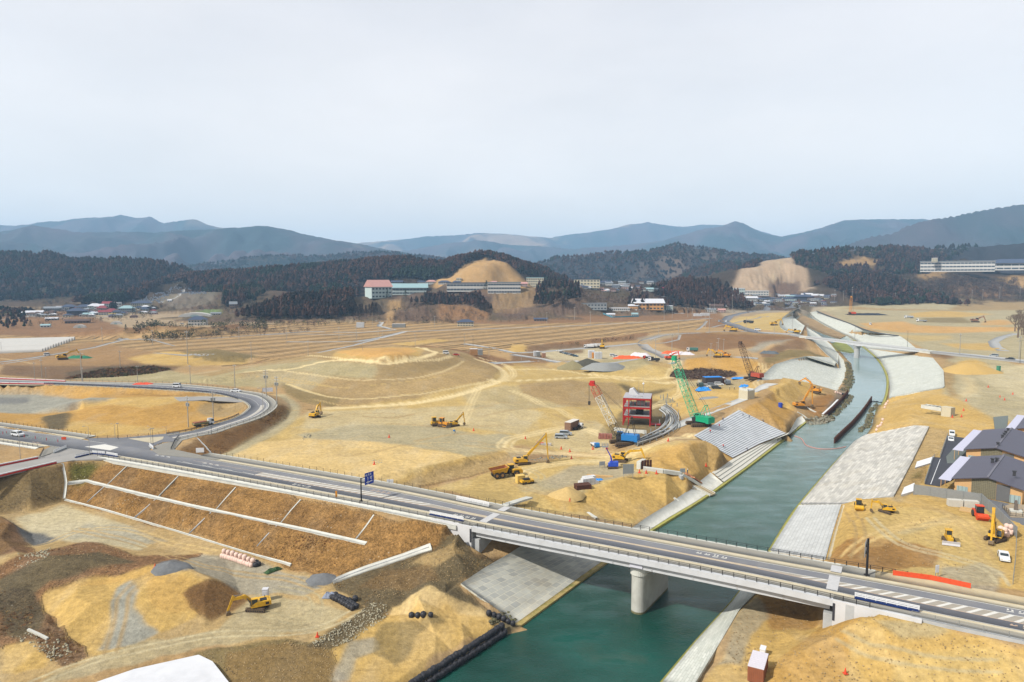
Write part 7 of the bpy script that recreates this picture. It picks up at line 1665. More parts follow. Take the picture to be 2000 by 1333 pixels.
tarp('crumpled blue tarpaulins in front of the row of white vans',1374,763,9,5,1.6,blue_t,.1);tarp('blue tarpaulin strip left of the old crawler crane',1444,740,10,4,.8,blue_t,-.1);tarp('small blue tarpaulin behind the cream culvert head',1454,757,6,4,1.4,blue_t);tarp('long orange sheets heaped in the middle of the yard',1226,701,25,6,2.2,osheet,-.02);tarp('orange sheets behind the tip of the green crane',1314,691,20,6,2.2,osheet,-.08);tarp('pale lilac sheets right of the far orange sheets',1332,693,22,7,2.2,wsheet,-.15);tarp('white sheets right of the long orange sheets',1250,696,18,8,2.6,wsheet,-.4)
tarp('orange red heap of nets beside the upper loop road',280,752,13,4,1.0,mat('red_net',C(226,86,56),.8,noise=.2),-.03);tarp('small blue sheet behind the white wrapped packs',1168,938,3.5,2,.4,blue_t);tarp('dark green sheet lying at the foot of the grass slope',533,1115,4.2,1.6,.5,mat('green_sheet',C(60,90,50),.8),.9);tarp('green net in the far left fields right of the excavator',155,700,20,8,2.0,mat('green_net',C(40,130,96),.8));tarp('grey wrapped stores at the end of the slanting sandbag pile',645,1166,3.2,1.8,.8,mat('grey_wrap',C(140,150,170),.6));tarp('long dark sheets covering the pit edge under the far orange crane',1690,616,80,9,3,mat('black_sheet',C(56,60,70),.6));tarp('grey covered bundle on the brown slope left of the far bridge',1503,691,16,7,2.0,mat('grey_wrap2',C(96,104,110),.6),-.5)
cone_m=mat('cone_red',C(236,80,46),.6)
cp_=None
cone_px=[(1860,816),(1878,815),(1887,784),(1882,803),(1962,782),(1305,1102-240),(1249,924),(1262,925),(1282,926),(1379,911),(303,1109),(1651,1316),(1113,979),(731,908),(620,1244),(1096,878),(1113,883),(1026,858),(1116,897),(1158,878),(1050,868),(1185,877),(1232,868),(1953,777),(1978,771),(1930,757),(760,855),(925,842)]
near_w=['on the yellow right bank','in the basin','near the channel wall','at lower left']
for i,(px,py)in enumerate(cone_px):
 if cp_ is None:mb=MB();mb.tube((0,0,.05),(0,0,1.0),.26,.05,8).box((0,0,.04),(.7,.7,.08));o=mb.build('traffic_cone',cone_m);cp_=o
 else:o=cp_.copy();COL.objects.link(o)
 p=g(px,py);o.location=p;o.scale=(1.3,1.3,1.3)if p.y>200 else(1,1,1)
 tag(o,'small red traffic cone standing on the bare construction ground','traffic cone','red traffic cones on the site')
roof_d=mat('dark_metal_roof',C(92,90,104),.5,noise=.05,nscale=.6);strip_w=mat('pale_canopy',C(212,212,232),.5,noise=.03);timber_w=mat('larch_wall',C(222,178,124),.8,noise=.06,nscale=1)
siding=mat('grey_siding',C(112,112,112),.8,noise=.08,nscale=1);lattice_m=mat('weathered_lattice',C(132,126,104),.9,noise=.15,nscale=2);glass2=mat('pale_window',C(170,190,190),.2,noise=.05)
def hall(label,le,L,Wd,front=True):
 root=empty('market_hall',Vector((le.x,le.y,12)),math.atan2(.74,.67));tag(root,label,'market hall');h,r=4.4,6.1;hw=Wd/2
 MB().side([(0,0),(0,h),(0,h)],0,0)
 mb=MB();pr=[(0,.0),(0,h),(-hw,r),(-Wd,h),(-Wd,0)];vs=[(x,y,z)for x in(0.6,L-.6)for y,z in pr]
 mb.add(vs,[(0,1,2,3,4),(9,8,7,6,5),(5,6,1,0),(4,3,8,9)]);mb.build('wall',timber_w,root)
 mb=MB()
 for s in(0,1):
  a=[(-.5,.6 if not s else-Wd-.6,h-.1),(-.5,-hw,r+.12),(L+.5,-hw,r+.12),(L+.5,.6 if not s else-Wd-.6,h-.1)];b=[(x,y,z-.22)for x,y,z in a]
  fs=[(0,1,2,3),(7,6,5,4),(0,4,5,1),(3,2,6,7),(0,3,7,4)];mb.add(a+b,fs if s else[f[::-1]for f in fs])
 rf=mb.build('roof',roof_d,root);MB().box((L/2,-hw,r+.2),(L+1,.5,.16)).build('ridge_cap',mat('ridge_grey',C(120,118,128),.5),rf)
 MB().box((L/2-1,2.0,h-.45),(L+2,2.9,.16)).build('canopy',strip_w,root)
 for k in range(5):MB().tube((k*(L/5)+.5,3.2,0),(k*(L/5)+.5,3.2,h-.5),.09,n=6).build('canopy_post',timber_w,root)
 MB().add([(.55,-4.0,.1),(.54,-4.0,5.1),(.54,-hw,5.75),(.54,-9.6,5.3),(.54,-9.6,.1)],[(0,1,2,3,4)]).build('lattice_screen',lattice_m,root)
 m=MB();y=-4.1
 while y>-9.6:m.box((.46,y,2.6),(.07,.08,5.0));y-=.42
 z=.5
 while z<5.1:m.box((.44,-6.8,z),(.05,5.5,.06));z+=.45
 m.build('lattice',mat('lattice_batten',C(160,152,124),.9),root)
 MB().box((.5,-11.2,2.3),(.1,3.0,4.4)).build('siding',siding,root)
 for y in(-1.9,-13.8):w_=MB().box((.54,y,1.2),(.1,2.6,2.2)).build('window',glass2,root);MB().box((.49,y,1.2),(.06,.08,2.2)).box((.49,y-.9,1.2),(.06,.08,2.2)).box((.49,y+.9,1.2),(.06,.08,2.2)).build('frame',siding,w_)
 return root,h,r,hw
h1=hall('nearest dark roofed market hall with timber gable and lattice behind the mesh fence',W(1864,934,16.4),31,15.4);h2=hall('middle dark roofed market hall with a row of roof vents',W(1887,877,16.4),38,16);h3=hall('farthest dark roofed market hall cut off by the right edge',W(1987,837,16.4),34,15)
for(root,h,r,hw),L_ in((h1,((20,1.5),(21.5,.6),(8,-5))),(h2,((4,0),(18,.4),(22,.4),(26,.4),(32,.4)))):
 for x,y in L_:v_=MB().box((x,-hw+y,r+.3),(.7,.7,1.3)).box((x,-hw+y,r+1.0),(1.0,1.0,.18)).build('roof_vent',mat('vent_dark',C(62,62,66),.6),root)
poly_sheet('parking_lot',WP('1806,944 1823,893 1836,894 1851,851 1886,856 1880,880 1862,935 1835,950',12.15),asphalt_dark,.6,kind='structure');poly_sheet('footpath',WP('1848,892 1872,866 1900,870 1900,905 1850,905',12.2),mat('green_grey_paving',C(118,126,122),.9),.3,kind='structure');poly_sheet('parking_lot',WP('1940,815 1943,838 1967,842 1969,812',12.15),mat('green_grey_paving',(0,0,0)),.6,kind='structure')
poly_sheet('forecourt',WP('1860,960 1975,985 2100,1010 2100,1030 1985,1040 1915,985',12.1),mat('grey_forecourt',C(120,122,126),.9),.4,kind='structure');poly_sheet('parking_line',WP('1817,946 1836,897 1837,897 1818.5,946',12.17),white,0,kind='structure')
for lab,s in(('white concrete slab on the slope left of the black parking lot','1787,913 1791,901 1824,891 1818,904'),('white concrete slab at the left end of the mesh fence','1760,968 1766,952 1786,944 1787,961')):o=poly_sheet('slope_slab',[Vector((p.x,p.y,H(p.x,p.y)+.5))for p in WP(s,12)],white,.9);tag(o,lab,'slab')
meshm=mat('grey_mesh_screen',C(150,152,150),.7,noise=.08,nscale=2)
fence('mesh_fence','tall grey mesh screen fence between the dirt lot and the market halls','fence',[p for p in WP('1784,967 1850,976 1915,986',12.0)],3,3.0,(1,.03),galv,.12,.06,mesh_m=meshm);fence('mesh_fence','tall grey mesh screen fence running down the right side of the dirt lot','fence',WP('1916,986 1950,1018 1985,1054',12.0),2.4,3.0,(1,.03),galv,.12,.06,mesh_m=meshm)
fence('wire_fence','see through galvanised wire fence at the right edge above the road','fence',WP('1985,1054 1983,1100 1978,1146',12.1),2.0,2.4,(1,.75,.5,.25,.03),galv,.08,.025);fence('guard_rail','thin rail along the left side of the black parking lot','guard rail',WP('1806,944 1823,893 1836,893 1851,851',12.2),2.2,1.0,(1,.5),galv,.08,.05)
root=empty('statue',W(1984,1000,12.2),-.5);tag(root,'weathered stone figure standing on a pale plinth on the railed deck','statue');st_m=mat('statue_stone',C(120,110,100),.9,noise=.2,nscale=4)
MB().box((0,0,.25),(2.6,2.0,.5)).build('plinth',concrete,root);MB().box((0,0,1.3),(.9,.7,1.7),taper=(.75,.8)).box((-.05,0,2.5),(.62,.6,1.0),taper=(.8,.8)).box((-.36,0,2.4),(.16,.16,.5)).build('figure',st_m,root)
fence('deck_railing','black railing round the deck with the stone figure','railing',WP('1958,993 1973,1008 2010,1010',12.3),1.2,1.1,(1,.5,.1),black,.07,.05);o=poly_sheet('deck',WP('1958,990 1974,1010 2020,1012 2020,988 1975,984',12.25),mat('deck_tan',C(176,160,136),.9),.5);tag(o,'low pale deck under the stone figure','deck')
p=g(1217,831);a1=D2(-14);root=empty('steel_frame_building',Vector((p.x,p.y,p.z)),a1);tag(root,'gutted three storey red steel frame building with bare floors and rooftop antennas','building');root.scale=(1.13,)*3;fred=mat('red_steel',C(182,38,34),.6,noise=.08,nscale=1);FX,FY,FH=11.0,13.0,3.75
for i in range(3):
 for j in range(4):
  if i==1 and j in(1,2):continue
  MB().box((i*FX/2 if i!=1 else 2.2,j*FY/3,FH*1.5),(.42,.42,FH*3)).build('column',fred,root)
for k in(1,2,3):
 for y in(0,FY):MB().box((FX/2,y,FH*k),(FX+.4,.3,.75)).build('beam',fred,root)
 for x in(0,FX):MB().box((x,FY/2,FH*k),(.3,FY-.3,.75)).build('beam',fred,root)
 if k<3:MB().box((FX/2,FY/2,FH*k+.42),(FX-.3,FY-.4,.1)).build('floor',mat('bare_floor',C(176,172,170),.9,noise=.15),root)
for j in range(3):
 for k in range(3):MB().bar((FX,j*FY/3+.3,FH*k+.3),(FX,(j+1)*FY/3-.3,FH*(k+1)-.4),.16).bar((FX,(j+.5)*FY/3,FH*k),(FX,(j+.5)*FY/3,FH*(k+1)-.4),.14).build('brace',fred,root)
for k in range(3):
 for i in range(7):MB().box((1.0+i*1.5,0,FH*k+FH/2+(.3 if k else 0)),(.09,.09,FH-.8)).build('mullion',fred,root)if k==2 else None
rfo=MB().box((FX/2,FY/2,FH*3+.45),(FX+.3,FY+.3,.2)).build('roof',mat('grey_roof_slab',C(186,184,190),.8,noise=.12,nscale=1),root)
MB().side([(1.5,FH*3+.5),(1.8,FH*3+2.6),(3.4,FH*3+3.2),(5.6,FH*3+.5)],7.5,11.5).build('stair_hood',mat('hood_white',C(220,220,222),.7,noise=.1),rfo);MB().box((6.5,4,FH*3+.7),(1.8,1.4,.5)).box((4,3,FH*3+.6),(1.2,1.0,.4)).build('roof_unit',concrete_grey,rfo)
for x,y,hh_ in((7.6,9.5,7.5),(5.6,10.5,5.5)):MB().tube((x,y,FH*3+.5),(x,y,FH*3+.5+hh_),.09,.04,6).build('antenna',galv,rfo)
MB().ball((7.6,9.5,FH*3+5.2),.45,8,6).build('antenna_ball',white,rfo);MB().box((FX+2.2,3.5,.5),(4,4,.15)).build('fallen_panel',fred,root);MB().box((6.5,5,FH*1+1.6),(3,4,2.2)).build('hanging_debris',dark_m,root);MB().box((6.8,6,FH*2+1.5),(3.6,3.6,1.8)).build('hanging_debris',concrete_grey,root)
wall('low pale concrete footing wall in front of the red steel frame',A_('1200,842 1230,846 1260,848'),1.2,1.6,concrete)
root=empty('curved_formwork',g(1262,855));tag(root,'long curved bundle of grey steel formwork sweeping round the red steel frame','formwork');org=Vector(root.location)
for k in range(9):
 s=k/8;P=catmull([g(a+(c-a)*s,b+(d-b)*s)for a,b,c,d in((1238,868,1245,873),(1266,852,1276,863),(1288,840,1306,850),(1300,826,1324,832),(1300,812,1322,812),(1288,802,1300,794))],5)
 mb=MB();mb.path([q-org+Vector((0,0,.5+.5*(k%3)))for q in P],.22 if k%3 else.4,5);mb.build('rail',concrete if k==3 else(galv if k%2 else concrete_grey),root)
 if k in(0,3,8):
  for q in P[::2]:MB().box((q.x-org.x,q.y-org.y,.9),(.3,.3,1.8)).build('post',galv,root)
WALLS={'w':C(214,212,206),'c':C(214,204,176),'g':C(160,164,164),'o':C(226,170,106),'b':C(150,124,104),'t':C(198,214,210),'d':C(80,84,96),'k':C(196,168,160)}
ROOFS={'n':C(72,84,108),'r':C(150,66,72),'w':C(222,224,230),'g':C(140,146,152),'s':C(206,156,146),'p':C(176,60,104),'t':C(158,190,194),'b':C(96,74,64),'y':C(240,206,30)}
RN={'n':'navy roofed','r':'dark red roofed','w':'white roofed','g':'grey roofed','s':'salmon roofed','p':'magenta roofed','t':'teal roofed','b':'brown roofed','y':'yellow roofed'}
hcache={}
def house(px,py,w,h,wl,rf,label,rz=0,kind='gable',depth=.7,cat='house',name='house',floors=None,nwin=None,group=None,D=None):
 p=g(px,py)if D is None else WD(px,py,D);k=p.y/1333.0;Wm,Hm=w*k,h*k;az=math.atan2(p.x,p.y);floors=floors or(2 if Hm>6.5 else 1);nwin=nwin or max(2,min(10,int(Wm/3.5)))
 root=empty(name,p-Vector((0,0,.3)),D2(rz)-az*.6);tag(root,label,cat,group);key=(round(Wm,0),round(Hm,0),wl,rf,kind,depth,floors,nwin)
 if key in hcache:
  for r_ in hcache[key][1]:ctree(r_,root)
  return root
 d=Wm*depth if kind!='long'else min(Wm*depth,14);wm=mat('wall_'+wl,WALLS[wl],.85,noise=.05,nscale=.3);rm=mat('roof_'+rf,ROOFS[rf],.6,noise=.08,nscale=.5);eh=Hm*(.62 if kind in('gable','hip')else.93)
 if name=='greenhouse':
  n=8;pr=[(Wm/2*math.cos(PI*i/n),Hm*math.sin(PI*i/n))for i in range(n+1)];MB().side(pr,0,d).build('cover',wm,root);MB().side([(x*.3,z*.6)for x,z in pr],-.1,0).build('door',mat('pale_window',(0,0,0)),root);hcache[key]=rec(root);return root
 MB().box((0,d/2,eh/2),(Wm,d,eh)).build('wall',wm,root);ov=Wm*.05
 if kind=='gable':mb=MB();q=[(-d*.08,eh),(d/2,Hm),(d*1.08,eh)];vs=[(x,y,z)for x in(-Wm/2-ov,Wm/2+ov)for y,z in q];mb.add(vs,[(0,2,1),(3,4,5),(0,1,4,3),(1,2,5,4),(0,3,5,2)])
 elif kind=='gablex':mb=MB();q=[(-Wm/2-ov,eh*.75),(0,Hm),(Wm/2+ov,eh*.75)];vs=[(x,y,z)for y in(-.4,d+.4)for x,z in q];mb.add(vs,[(0,1,2),(5,4,3),(3,4,1,0),(4,5,2,1),(3,0,2,5)])
 elif kind=='hip':mb=MB();a=[(-Wm/2-ov,-ov,eh),(Wm/2+ov,-ov,eh),(Wm/2+ov,d+ov,eh),(-Wm/2-ov,d+ov,eh),(-Wm*.22,d/2,Hm),(Wm*.22,d/2,Hm)];mb.add(a,[(0,1,5,4),(1,2,5),(2,3,4,5),(3,0,4),(3,2,1,0)])
 else:mb=MB().box((0,d/2,(eh+Hm)/2),(Wm+ov*.4,d+ov*.4,Hm-eh))
 mb.build('roof',rm,root);fh=eh/floors;wmesh=MB().box((0,0,0),(Wm/nwin*(.9 if name in('hospital','school','clinic')else.6),.12,fh*.42));first=None
 for f in range(floors):
  for i in range(nwin):
   if first is None:first=wmesh.build('window',mat('window_dark',C(70,80,92),.2,noise=.05),root);o=first
   else:o=first.copy();COL.objects.link(o);o.parent=root
   o.location=(-Wm/2+Wm*(i+.5)/nwin,-.05,fh*(f+.52))
 hcache[key]=rec(root);return root
def village(where,L):
 L=sorted(L);cnt={}
 for q in L:cnt[q[5]]=cnt.get(q[5],0)+1
 seen_={}
 for q in L:
  rf=q[5];i=seen_.get(rf,0);seen_[rf]=i+1;n=cnt[rf]
  lab=RN[rf]+' house '+where if n==1 else RN[rf]+' house '+where+', '+nth(i)
  house(*q[:6],lab,*(q[6:]))
village('in the village at far left',[(102,608,30,9,'g','g',0),(122,607,22,9,'w','w'),(133,607,24,12,'d','n',0,'hip'),(148,617,30,15,'d','n',0,'hip'),(164,607,26,12,'w','n',5,'hip'),(184,605,22,12,'t','w',0,'hip'),(193,606,16,12,'w','w',0),(199,610,18,13,'k','r',0,'hip'),(205,616,22,10,'w','r',5),(172,619,18,8,'w','t'),(212,600,22,11,'w','r'),(228,603,16,12,'w','w',5,'long'),(246,611,26,14,'g','t',0,'hip'),(275,600,36,12,'c','n',5,'hip'),(385,636,32,18,'w','n',0,'hip'),(88,640,16,7,'w','t'),(62,616,34,9,'w','w',5),(421,616,18,6,'w','g'),(331,590,8,5,'w','w'),(150,632,40,8,'b','b',5),(100,626,20,6,'g','w')])
house(219,620,14,7,'w','y','bright yellow tank like shed on the left village road',0,'long',cat='shed',name='shed');house(456,603,14,14,'b','g','small tall shrine like house with slanted grey roof at the edge of the cedar wood',10,'gable');house(909,638,32,14,'c','n','cream two storey house with navy roof alone behind the fields',0,'hip',.5)
house(746,583,42,36,'t','s','tall pale gymnasium with a salmon pink gabled roof on the wooded plateau',28,'gable',.8,'gymnasium','gymnasium',3,6);house(800,576,66,22,'t','t','broad pale teal school hall with a rounded roof beside the gymnasium',4,'gable',.5,'school','school',2,10);house(985,574,64,23,'w','g','long white three storey school on the plateau below the bald cone hill',4,'long',.3,'school','school',3,12);house(918,570,90,18,'w','n','long low white school wing with a navy roof behind the brown cedars',0,'long',.2,'school','school',2,14)
house(1045,562,34,20,'c','t','cream apartment block right of the bald cone hill behind the dark wood',0,'long',.4,'apartment block','apartment_block',4,8);house(1146,563,50,18,'c','n','cream apartment block with many windows above the middle wood',-6,'long',.3,'apartment block','apartment_block',3,8)
village('in the town on the plateau',[(722,556,18,7,'g','n'),(775,556,22,8,'g','n'),(822,556,18,8,'w','n',0,'hip'),(842,556,20,9,'w','s',0,'hip'),(868,556,24,8,'w','n',0,'hip'),(892,556,16,8,'w','n',0,'hip'),(896,552,10,9,'c','w',0,'long'),(1005,558,18,7,'g','n'),(1022,560,16,9,'k','s'),(962,556,16,7,'k','s'),(1135,556,14,6,'g','n'),(1175,556,14,7,'g','n'),(1190,558,14,7,'w','g'),(1203,562,15,7,'g','g'),(1215,556,14,7,'w','g'),(1222,565,14,8,'k','g'),(1195,570,16,7,'k','b'),(1240,535,14,8,'w','n'),(1255,538,12,6,'w','w'),(1262,548,12,7,'w','w'),(1270,556,12,7,'w','g'),(1268,570,16,8,'t','t'),(1280,570,12,7,'w','g'),(1297,573,14,12,'w','p',0,'hip'),(1300,580,16,7,'w','g'),(1313,574,14,9,'c','r',0,'hip'),(1338,576,16,7,'w','g'),(1348,580,12,6,'w','b')])
house(1160,606,50,14,'g','g','long grey two storey block below the middle wood',2,'long',.4,'office building','office_building',2,8);house(1210,608,40,7,'w','w','low white shed between the grey block and the orange centre',0,'long',cat='shed',name='shed');house(1268,606,56,22,'o','w','orange community centre with a broad pale metal roof',6,'gable',.6,'community centre','community_centre',2,8);house(1296,606,36,9,'t','w','low pale roofed annex on the right of the orange community centre',0,'long',cat='annex',name='annex');house(1238,604,20,10,'o','w','small orange annex on the left of the orange community centre',0,'gable',cat='annex',name='annex')
for q in((1193,618,16,6,'w','w','white shed, left one in the brown field inside the blue net fence'),(1240,618,12,7,'t','t','teal shed, right one in the brown field inside the blue net fence'),(1056,628,26,7,'b','n','low old navy roofed farmhouse among shrubs in the brown field')):house(*q,0,'gable',.6,'shed'if 'shed'in q[6]else 'farmhouse','shed'if 'shed'in q[6]else 'farmhouse')
wall('low blue net fence round the two sheds in the brown field',A_('1178,614 1196,621 1222,620 1248,619'),.5,2.2,mat('blue_net',C(90,150,170),.8),'net_fence','fence')
village('in the low town behind the fields',[(1372,584,14,14,'w','w',0,'long'),(1358,583,16,6,'w','g'),(1385,586,14,7,'w','n'),(1393,580,14,6,'o','b'),(1408,584,22,9,'w','g'),(1412,594,18,8,'o','n',0,'hip'),(1400,606,24,12,'b','b'),(1390,610,16,8,'w','g'),(1410,611,14,8,'k','s'),(1425,600,14,7,'w','n'),(1442,590,18,7,'w','p'),(1440,574,28,11,'t','w',0,'long'),(1475,578,50,10,'w','w',0,'long'),(1458,588,40,9,'w','w',0,'gable'),(1455,576,20,5,'d','n'),(1485,588,20,6,'g','n'),(1505,586,16,5,'g','n'),(1520,590,14,4,'w','g'),(1545,588,20,7,'t','n',0,'hip'),(1570,586,36,10,'d','n',0,'hip'),(1550,582,24,5,'w','t'),(1592,588,14,4,'w','g'),(1605,590,12,3,'w','r'),(1530,580,16,4,'w','w'),(1515,578,14,4,'k','g'),(1496,596,14,4,'w','g')])
rg=random.Random(5)
for i in range(140):
 rf=rg.choice('nngwb');house(rg.uniform(1340,1630),rg.uniform(576,599),rg.uniform(8,13),rg.uniform(3.2,5.5),rg.choice('wwgck'),rf,'tiny '+RN[rf]+' house lost in the crowded far town',rg.uniform(-8,8),'gable',group='tiny '+RN[rf]+' houses of the far town')
for i in range(46):
 rf=rg.choice('nngrwb');house(rg.uniform(60,300),rg.uniform(602,622),rg.uniform(10,16),rg.uniform(5,8),rg.choice('wgckd'),rf,'tiny '+RN[rf]+' house scattered round the far left village',rg.uniform(-12,12),'hip',group='tiny '+RN[rf]+' houses of the left village')
for i in range(36):
 rf=rg.choice('ngsbw');house(rg.uniform(1120,1262),rg.uniform(552,572),rg.uniform(9,13),rg.uniform(4,6),rg.choice('wgckc'),rf,'small '+RN[rf]+' house crowded on the plateau above the middle wood',rg.uniform(-8,8),'gable',group='small '+RN[rf]+' houses of the plateau')
house(1868,531,122,21,'w','g','long white three storey hospital with balconies on the right hilltop',-14,'long',.12,'hospital','hospital',3,20,D=1790);house(1975,528,96,22,'w','n','white clinic block with a navy hipped roof at the right of the hilltop',-14,'hip',.3,'clinic','clinic',2,8,D=1795);house(1826,512,9,8,'c','w','small cream stair tower on the roof of the hilltop hospital',0,'long',cat='tower',name='stair_tower',D=1800)
for i in range(13):house(146-i*5.2,664.5+i*1.9,9,7,'w','w','long white plastic greenhouse tunnel, one of the parallel row at far left',90,'gable',14,'greenhouse','greenhouse',group='white greenhouse tunnels')
for q in((380,619,60,8,'long white greenhouse roof among the left fields'),(155,641,22,7,'small rounded white greenhouse near the left village'),(226,634,20,6,'small white greenhouse in the middle of the left fields')):house(q[0],q[1],q[2],q[3],'w','w',q[4],0,'gable',.4,'greenhouse','greenhouse')
mb=MB();rg=random.Random(9);P=[at(a,b)for a,b in pts('255,590 300,574 330,562 352,560 385,572 405,576 370,578 345,572 330,580 300,590')];xs=[p.x for p in P];ys=[p.y for p in P];pl=[(p.x,p.y)for p in P];k=0
while k<700:
 x,y=rg.uniform(min(xs),max(xs)),rg.uniform(min(ys),max(ys))
 if inpoly(pl,np.array([x]),np.array([y]))[0]:mb.box((x,y,H(x,y)+1.1),(rg.uniform(1,2),1.2,rg.uniform(1.6,3)));k+=1
 else:k+=.01
o=mb.build('gravestones',mat('gravestone',C(130,140,156),.6,noise=.5,nscale=.3));tag(o,kind='stuff')
pole_m=mat('pole_concrete',C(176,172,164),.8)
def pole_proto(kind):
 root=empty('utility_pole'if kind<2 else 'street_lamp');m=pole_m if kind!=3 else black
 MB().tube((0,0,0),(0,0,12),.2 if kind<2 else.12,.12 if kind<2 else.07,7).build('pole',m,root)
 if kind<2:
  for z in((11.2,)if kind==0 else(11.3,10.3,9.0)):a=MB().box((0,0,z),(2.2,.12,.12)).build('crossarm',galv,root);[MB().tube((x,0,z),(x,0,z+.35),.07,n=5).build('insulator',white,a)for x in(-.9,-.3,.3,.9)]
  if kind==1:[MB().tube((x,0,8.0),(x,0,9.2),.35,n=8).build('transformer',galv,root)for x in(-.6,.6)];MB().bar((-.6,0,8.0),(0,0,5.5),.06).bar((.6,0,8.0),(0,0,5.5),.06).build('brace',galv,root)
 else:
  MB().bar((0,0,11.9),(-1.4,0,12.2),.08).build('arm',m,root);MB().box((-1.6,0,12.2),(.9,.35,.16)).build('lamp',galv,root)
  if kind==3:MB().box((0,0,12.6),(1.6,1.2,.08),0,(1,1)).build('solar_panel',glass,root)
 return rec(root)
pp_={}
def poles(where,s,kind=0):
 L=sorted(pts(s));what={0:'thin grey concrete utility pole',1:'utility pole crowded with transformers and crossarms',2:'pale slim street lamp',3:'black solar lamp post'}[kind]
 for i,(px,pb_,pt)in enumerate(L):
  if kind not in pp_:pp_[kind]=pole_proto(kind);o=pp_[kind][0]
  else:o=ctree(pp_[kind])[0]
  p=g(px,pb_)if not(pb_>745 and px<560)else(W(px,pb_,13.1)if H(W(px,pb_,13).x,W(px,pb_,13).y)>11.8 else g(px,pb_));d=ray(px,pt);tz=CZ+d.z*p.y/d.y;o.location=p;k=max(.2,(tz-p.z)/(12.3 if kind>1 else 12));s_=max(.7,min(1.5,k));o.scale=(s_,s_,k);o.rotation_euler=(0,0,(i*37%50-25)/40)
  tag(o,what+' '+where+(', '+nth(i)if len(L)>1 else ''),'utility pole'if kind<2 else 'street lamp',what+'s')
poles('in the left fields','298,674,645 367,712,645 467,665,638 491,702,668 235,720,685 200,668,640 185,665,655 160,744,688 82,740,702 90,740,718 68,741,708 3,690,668 135,680,663');poles('along the outside of the loop road','162,747,718 269,748,714 372,751,713 459,759,712');poles('beside the loop road','368,835,773 417,822,764 541,790,735 520,774,722',1)
poles('in the fields beyond the big mound','560,664,640 602,695,665 662,665,639 696,663,636 708,684,666 728,638,625 757,638,622 739,660,643 747,658,645 811,676,652 849,640,617 907,678,651 955,696,676');poles('between fields and town','1018,705,688 1068,632,610 1122,625,600 1153,633,609 1197,624,608 1213,626,612 1297,625,605 1313,622,604 1325,650,628 1343,620,600 1352,625,603 1385,650,592 1378,640,600 1395,610,585 1430,612,575 1441,600,574')
poles('round the yard and embankment','1170,702,681 1280,703,662 1286,660,640 1289,658,644 1312,695,652 1388,702,670 1403,693,660 1400,694,668 1413,690,662 1457,649,622');poles('near the far bridge','1512,655,632 1547,646,612 1577,659,632 1669,667,638 1874,694,651 1990,701,657');poles('on the right embankment','1713,592,575 1720,592,576 1748,592,572 1791,591,573 1838,589,572 1898,587,567 1919,586,565 1952,584,560 1992,583,560 1664,592,560 1630,588,566 1647,588,568')
poles('near the road junction','40,899,840 175,889,832 225,857,828 325,851,833 295,868,833 514,818,758 448,775,757',2);poles('beside the junction and loop road','231,858,828 299,868,838 413,848,818',3);poles('near far road ends','924,692,657 1772,680,648 1992,710,666',3)
b=rp(sfor(721,974),-5.2,RZ+.15);root=empty('road_sign',b,0);tag(root,'tall black post carrying a blue direction sign with white arrows and characters','road sign');tz=lambda px,py,D:CZ+ray(px,py).z*D/ray(px,py).y
hgt=tz(720,934,b.y)-b.z;MB().tube((0,0,0),(0,0,hgt),.2,.16,10).box((0,0,.08),(.7,.7,.16)).build('post',black,root)
u=Vector((.60,.80,0));ux=lambda a:(u.x*a,u.y*a);mb=MB()
for z in(hgt-.25,hgt-1.5):mb.bar((0,0,z),(*ux(2.2),z+.25),.12)
mb.build('arm',black,root);c0,c1=1.3,4.4;z0,z1=hgt-2.3,hgt+.9;n_=Vector((.80,-.60,0))*.06
def spanel(a0,b0,a1,b1,off,m,nm,par):
 q=[Vector((*ux(a),z))+n_*off for a,z in((a0,b0),(a1,b0),(a1,b1),(a0,b1))];q2=[v-n_*.9 for v in q];return MB().add(q+q2,[(0,1,2,3),(7,6,5,4),(0,4,5,1),(1,5,6,2),(2,6,7,3),(3,7,4,0)]).build(nm,m,par)
sgn=spanel(c0,z0,c1,z1,1,mat('sign_blue',C(16,60,176),.4,noise=.02),'panel',root)
for a0,b0,a1,b1 in((2.2,.2,2.5,1.0),(1.75,.5,3.0,.72),(3.05,.62,3.9,.84),(2.25,1.3,2.45,2.1),(3.1,1.35,3.3,2.0),(3.1,1.9,3.9,2.05),(3.55,1.1,3.7,1.9),(1.5,2.35,2.0,2.5),(1.5,2.65,2.0,2.8),(1.5,2.35,1.62,2.8),(1.95,2.35,2.05,2.8),(2.3,2.4,2.95,2.5),(2.3,2.7,2.95,2.8),(2.55,2.4,2.68,2.95),(3.1,2.4,3.6,2.5),(3.25,2.4,3.37,3.0),(3.1,2.75,3.6,2.85)):spanel(a0,z0+b0,a1,z0+b1,1.4,white,'lettering',sgn)
b=rp(sfor(1690,1150),5.6,RZ+.15);root=empty('road_sign',b);tag(root,'tall black post seen from behind with the bare back of a road sign','road sign');hgt=tz(1706,1052,b.y)-b.z;MB().tube((0,0,0),(0,0,hgt),.24,.2,10).box((0,0,.1),(.8,.8,.2)).build('post',black,root);v=Vector((-.55,-.83,0))
MB().bar((0,0,hgt-.8),v*3.2+Vector((0,0,hgt-.6)),.14).bar((0,0,hgt-2.2),v*3.2+Vector((0,0,hgt-2.0)),.14).build('arm',black,root);MB().bar(v*.8+Vector((-.2,0,hgt-1.3)),v*3.6+Vector((-.2,0,hgt-1.2)),.08,2.9).build('panel',galv,root)
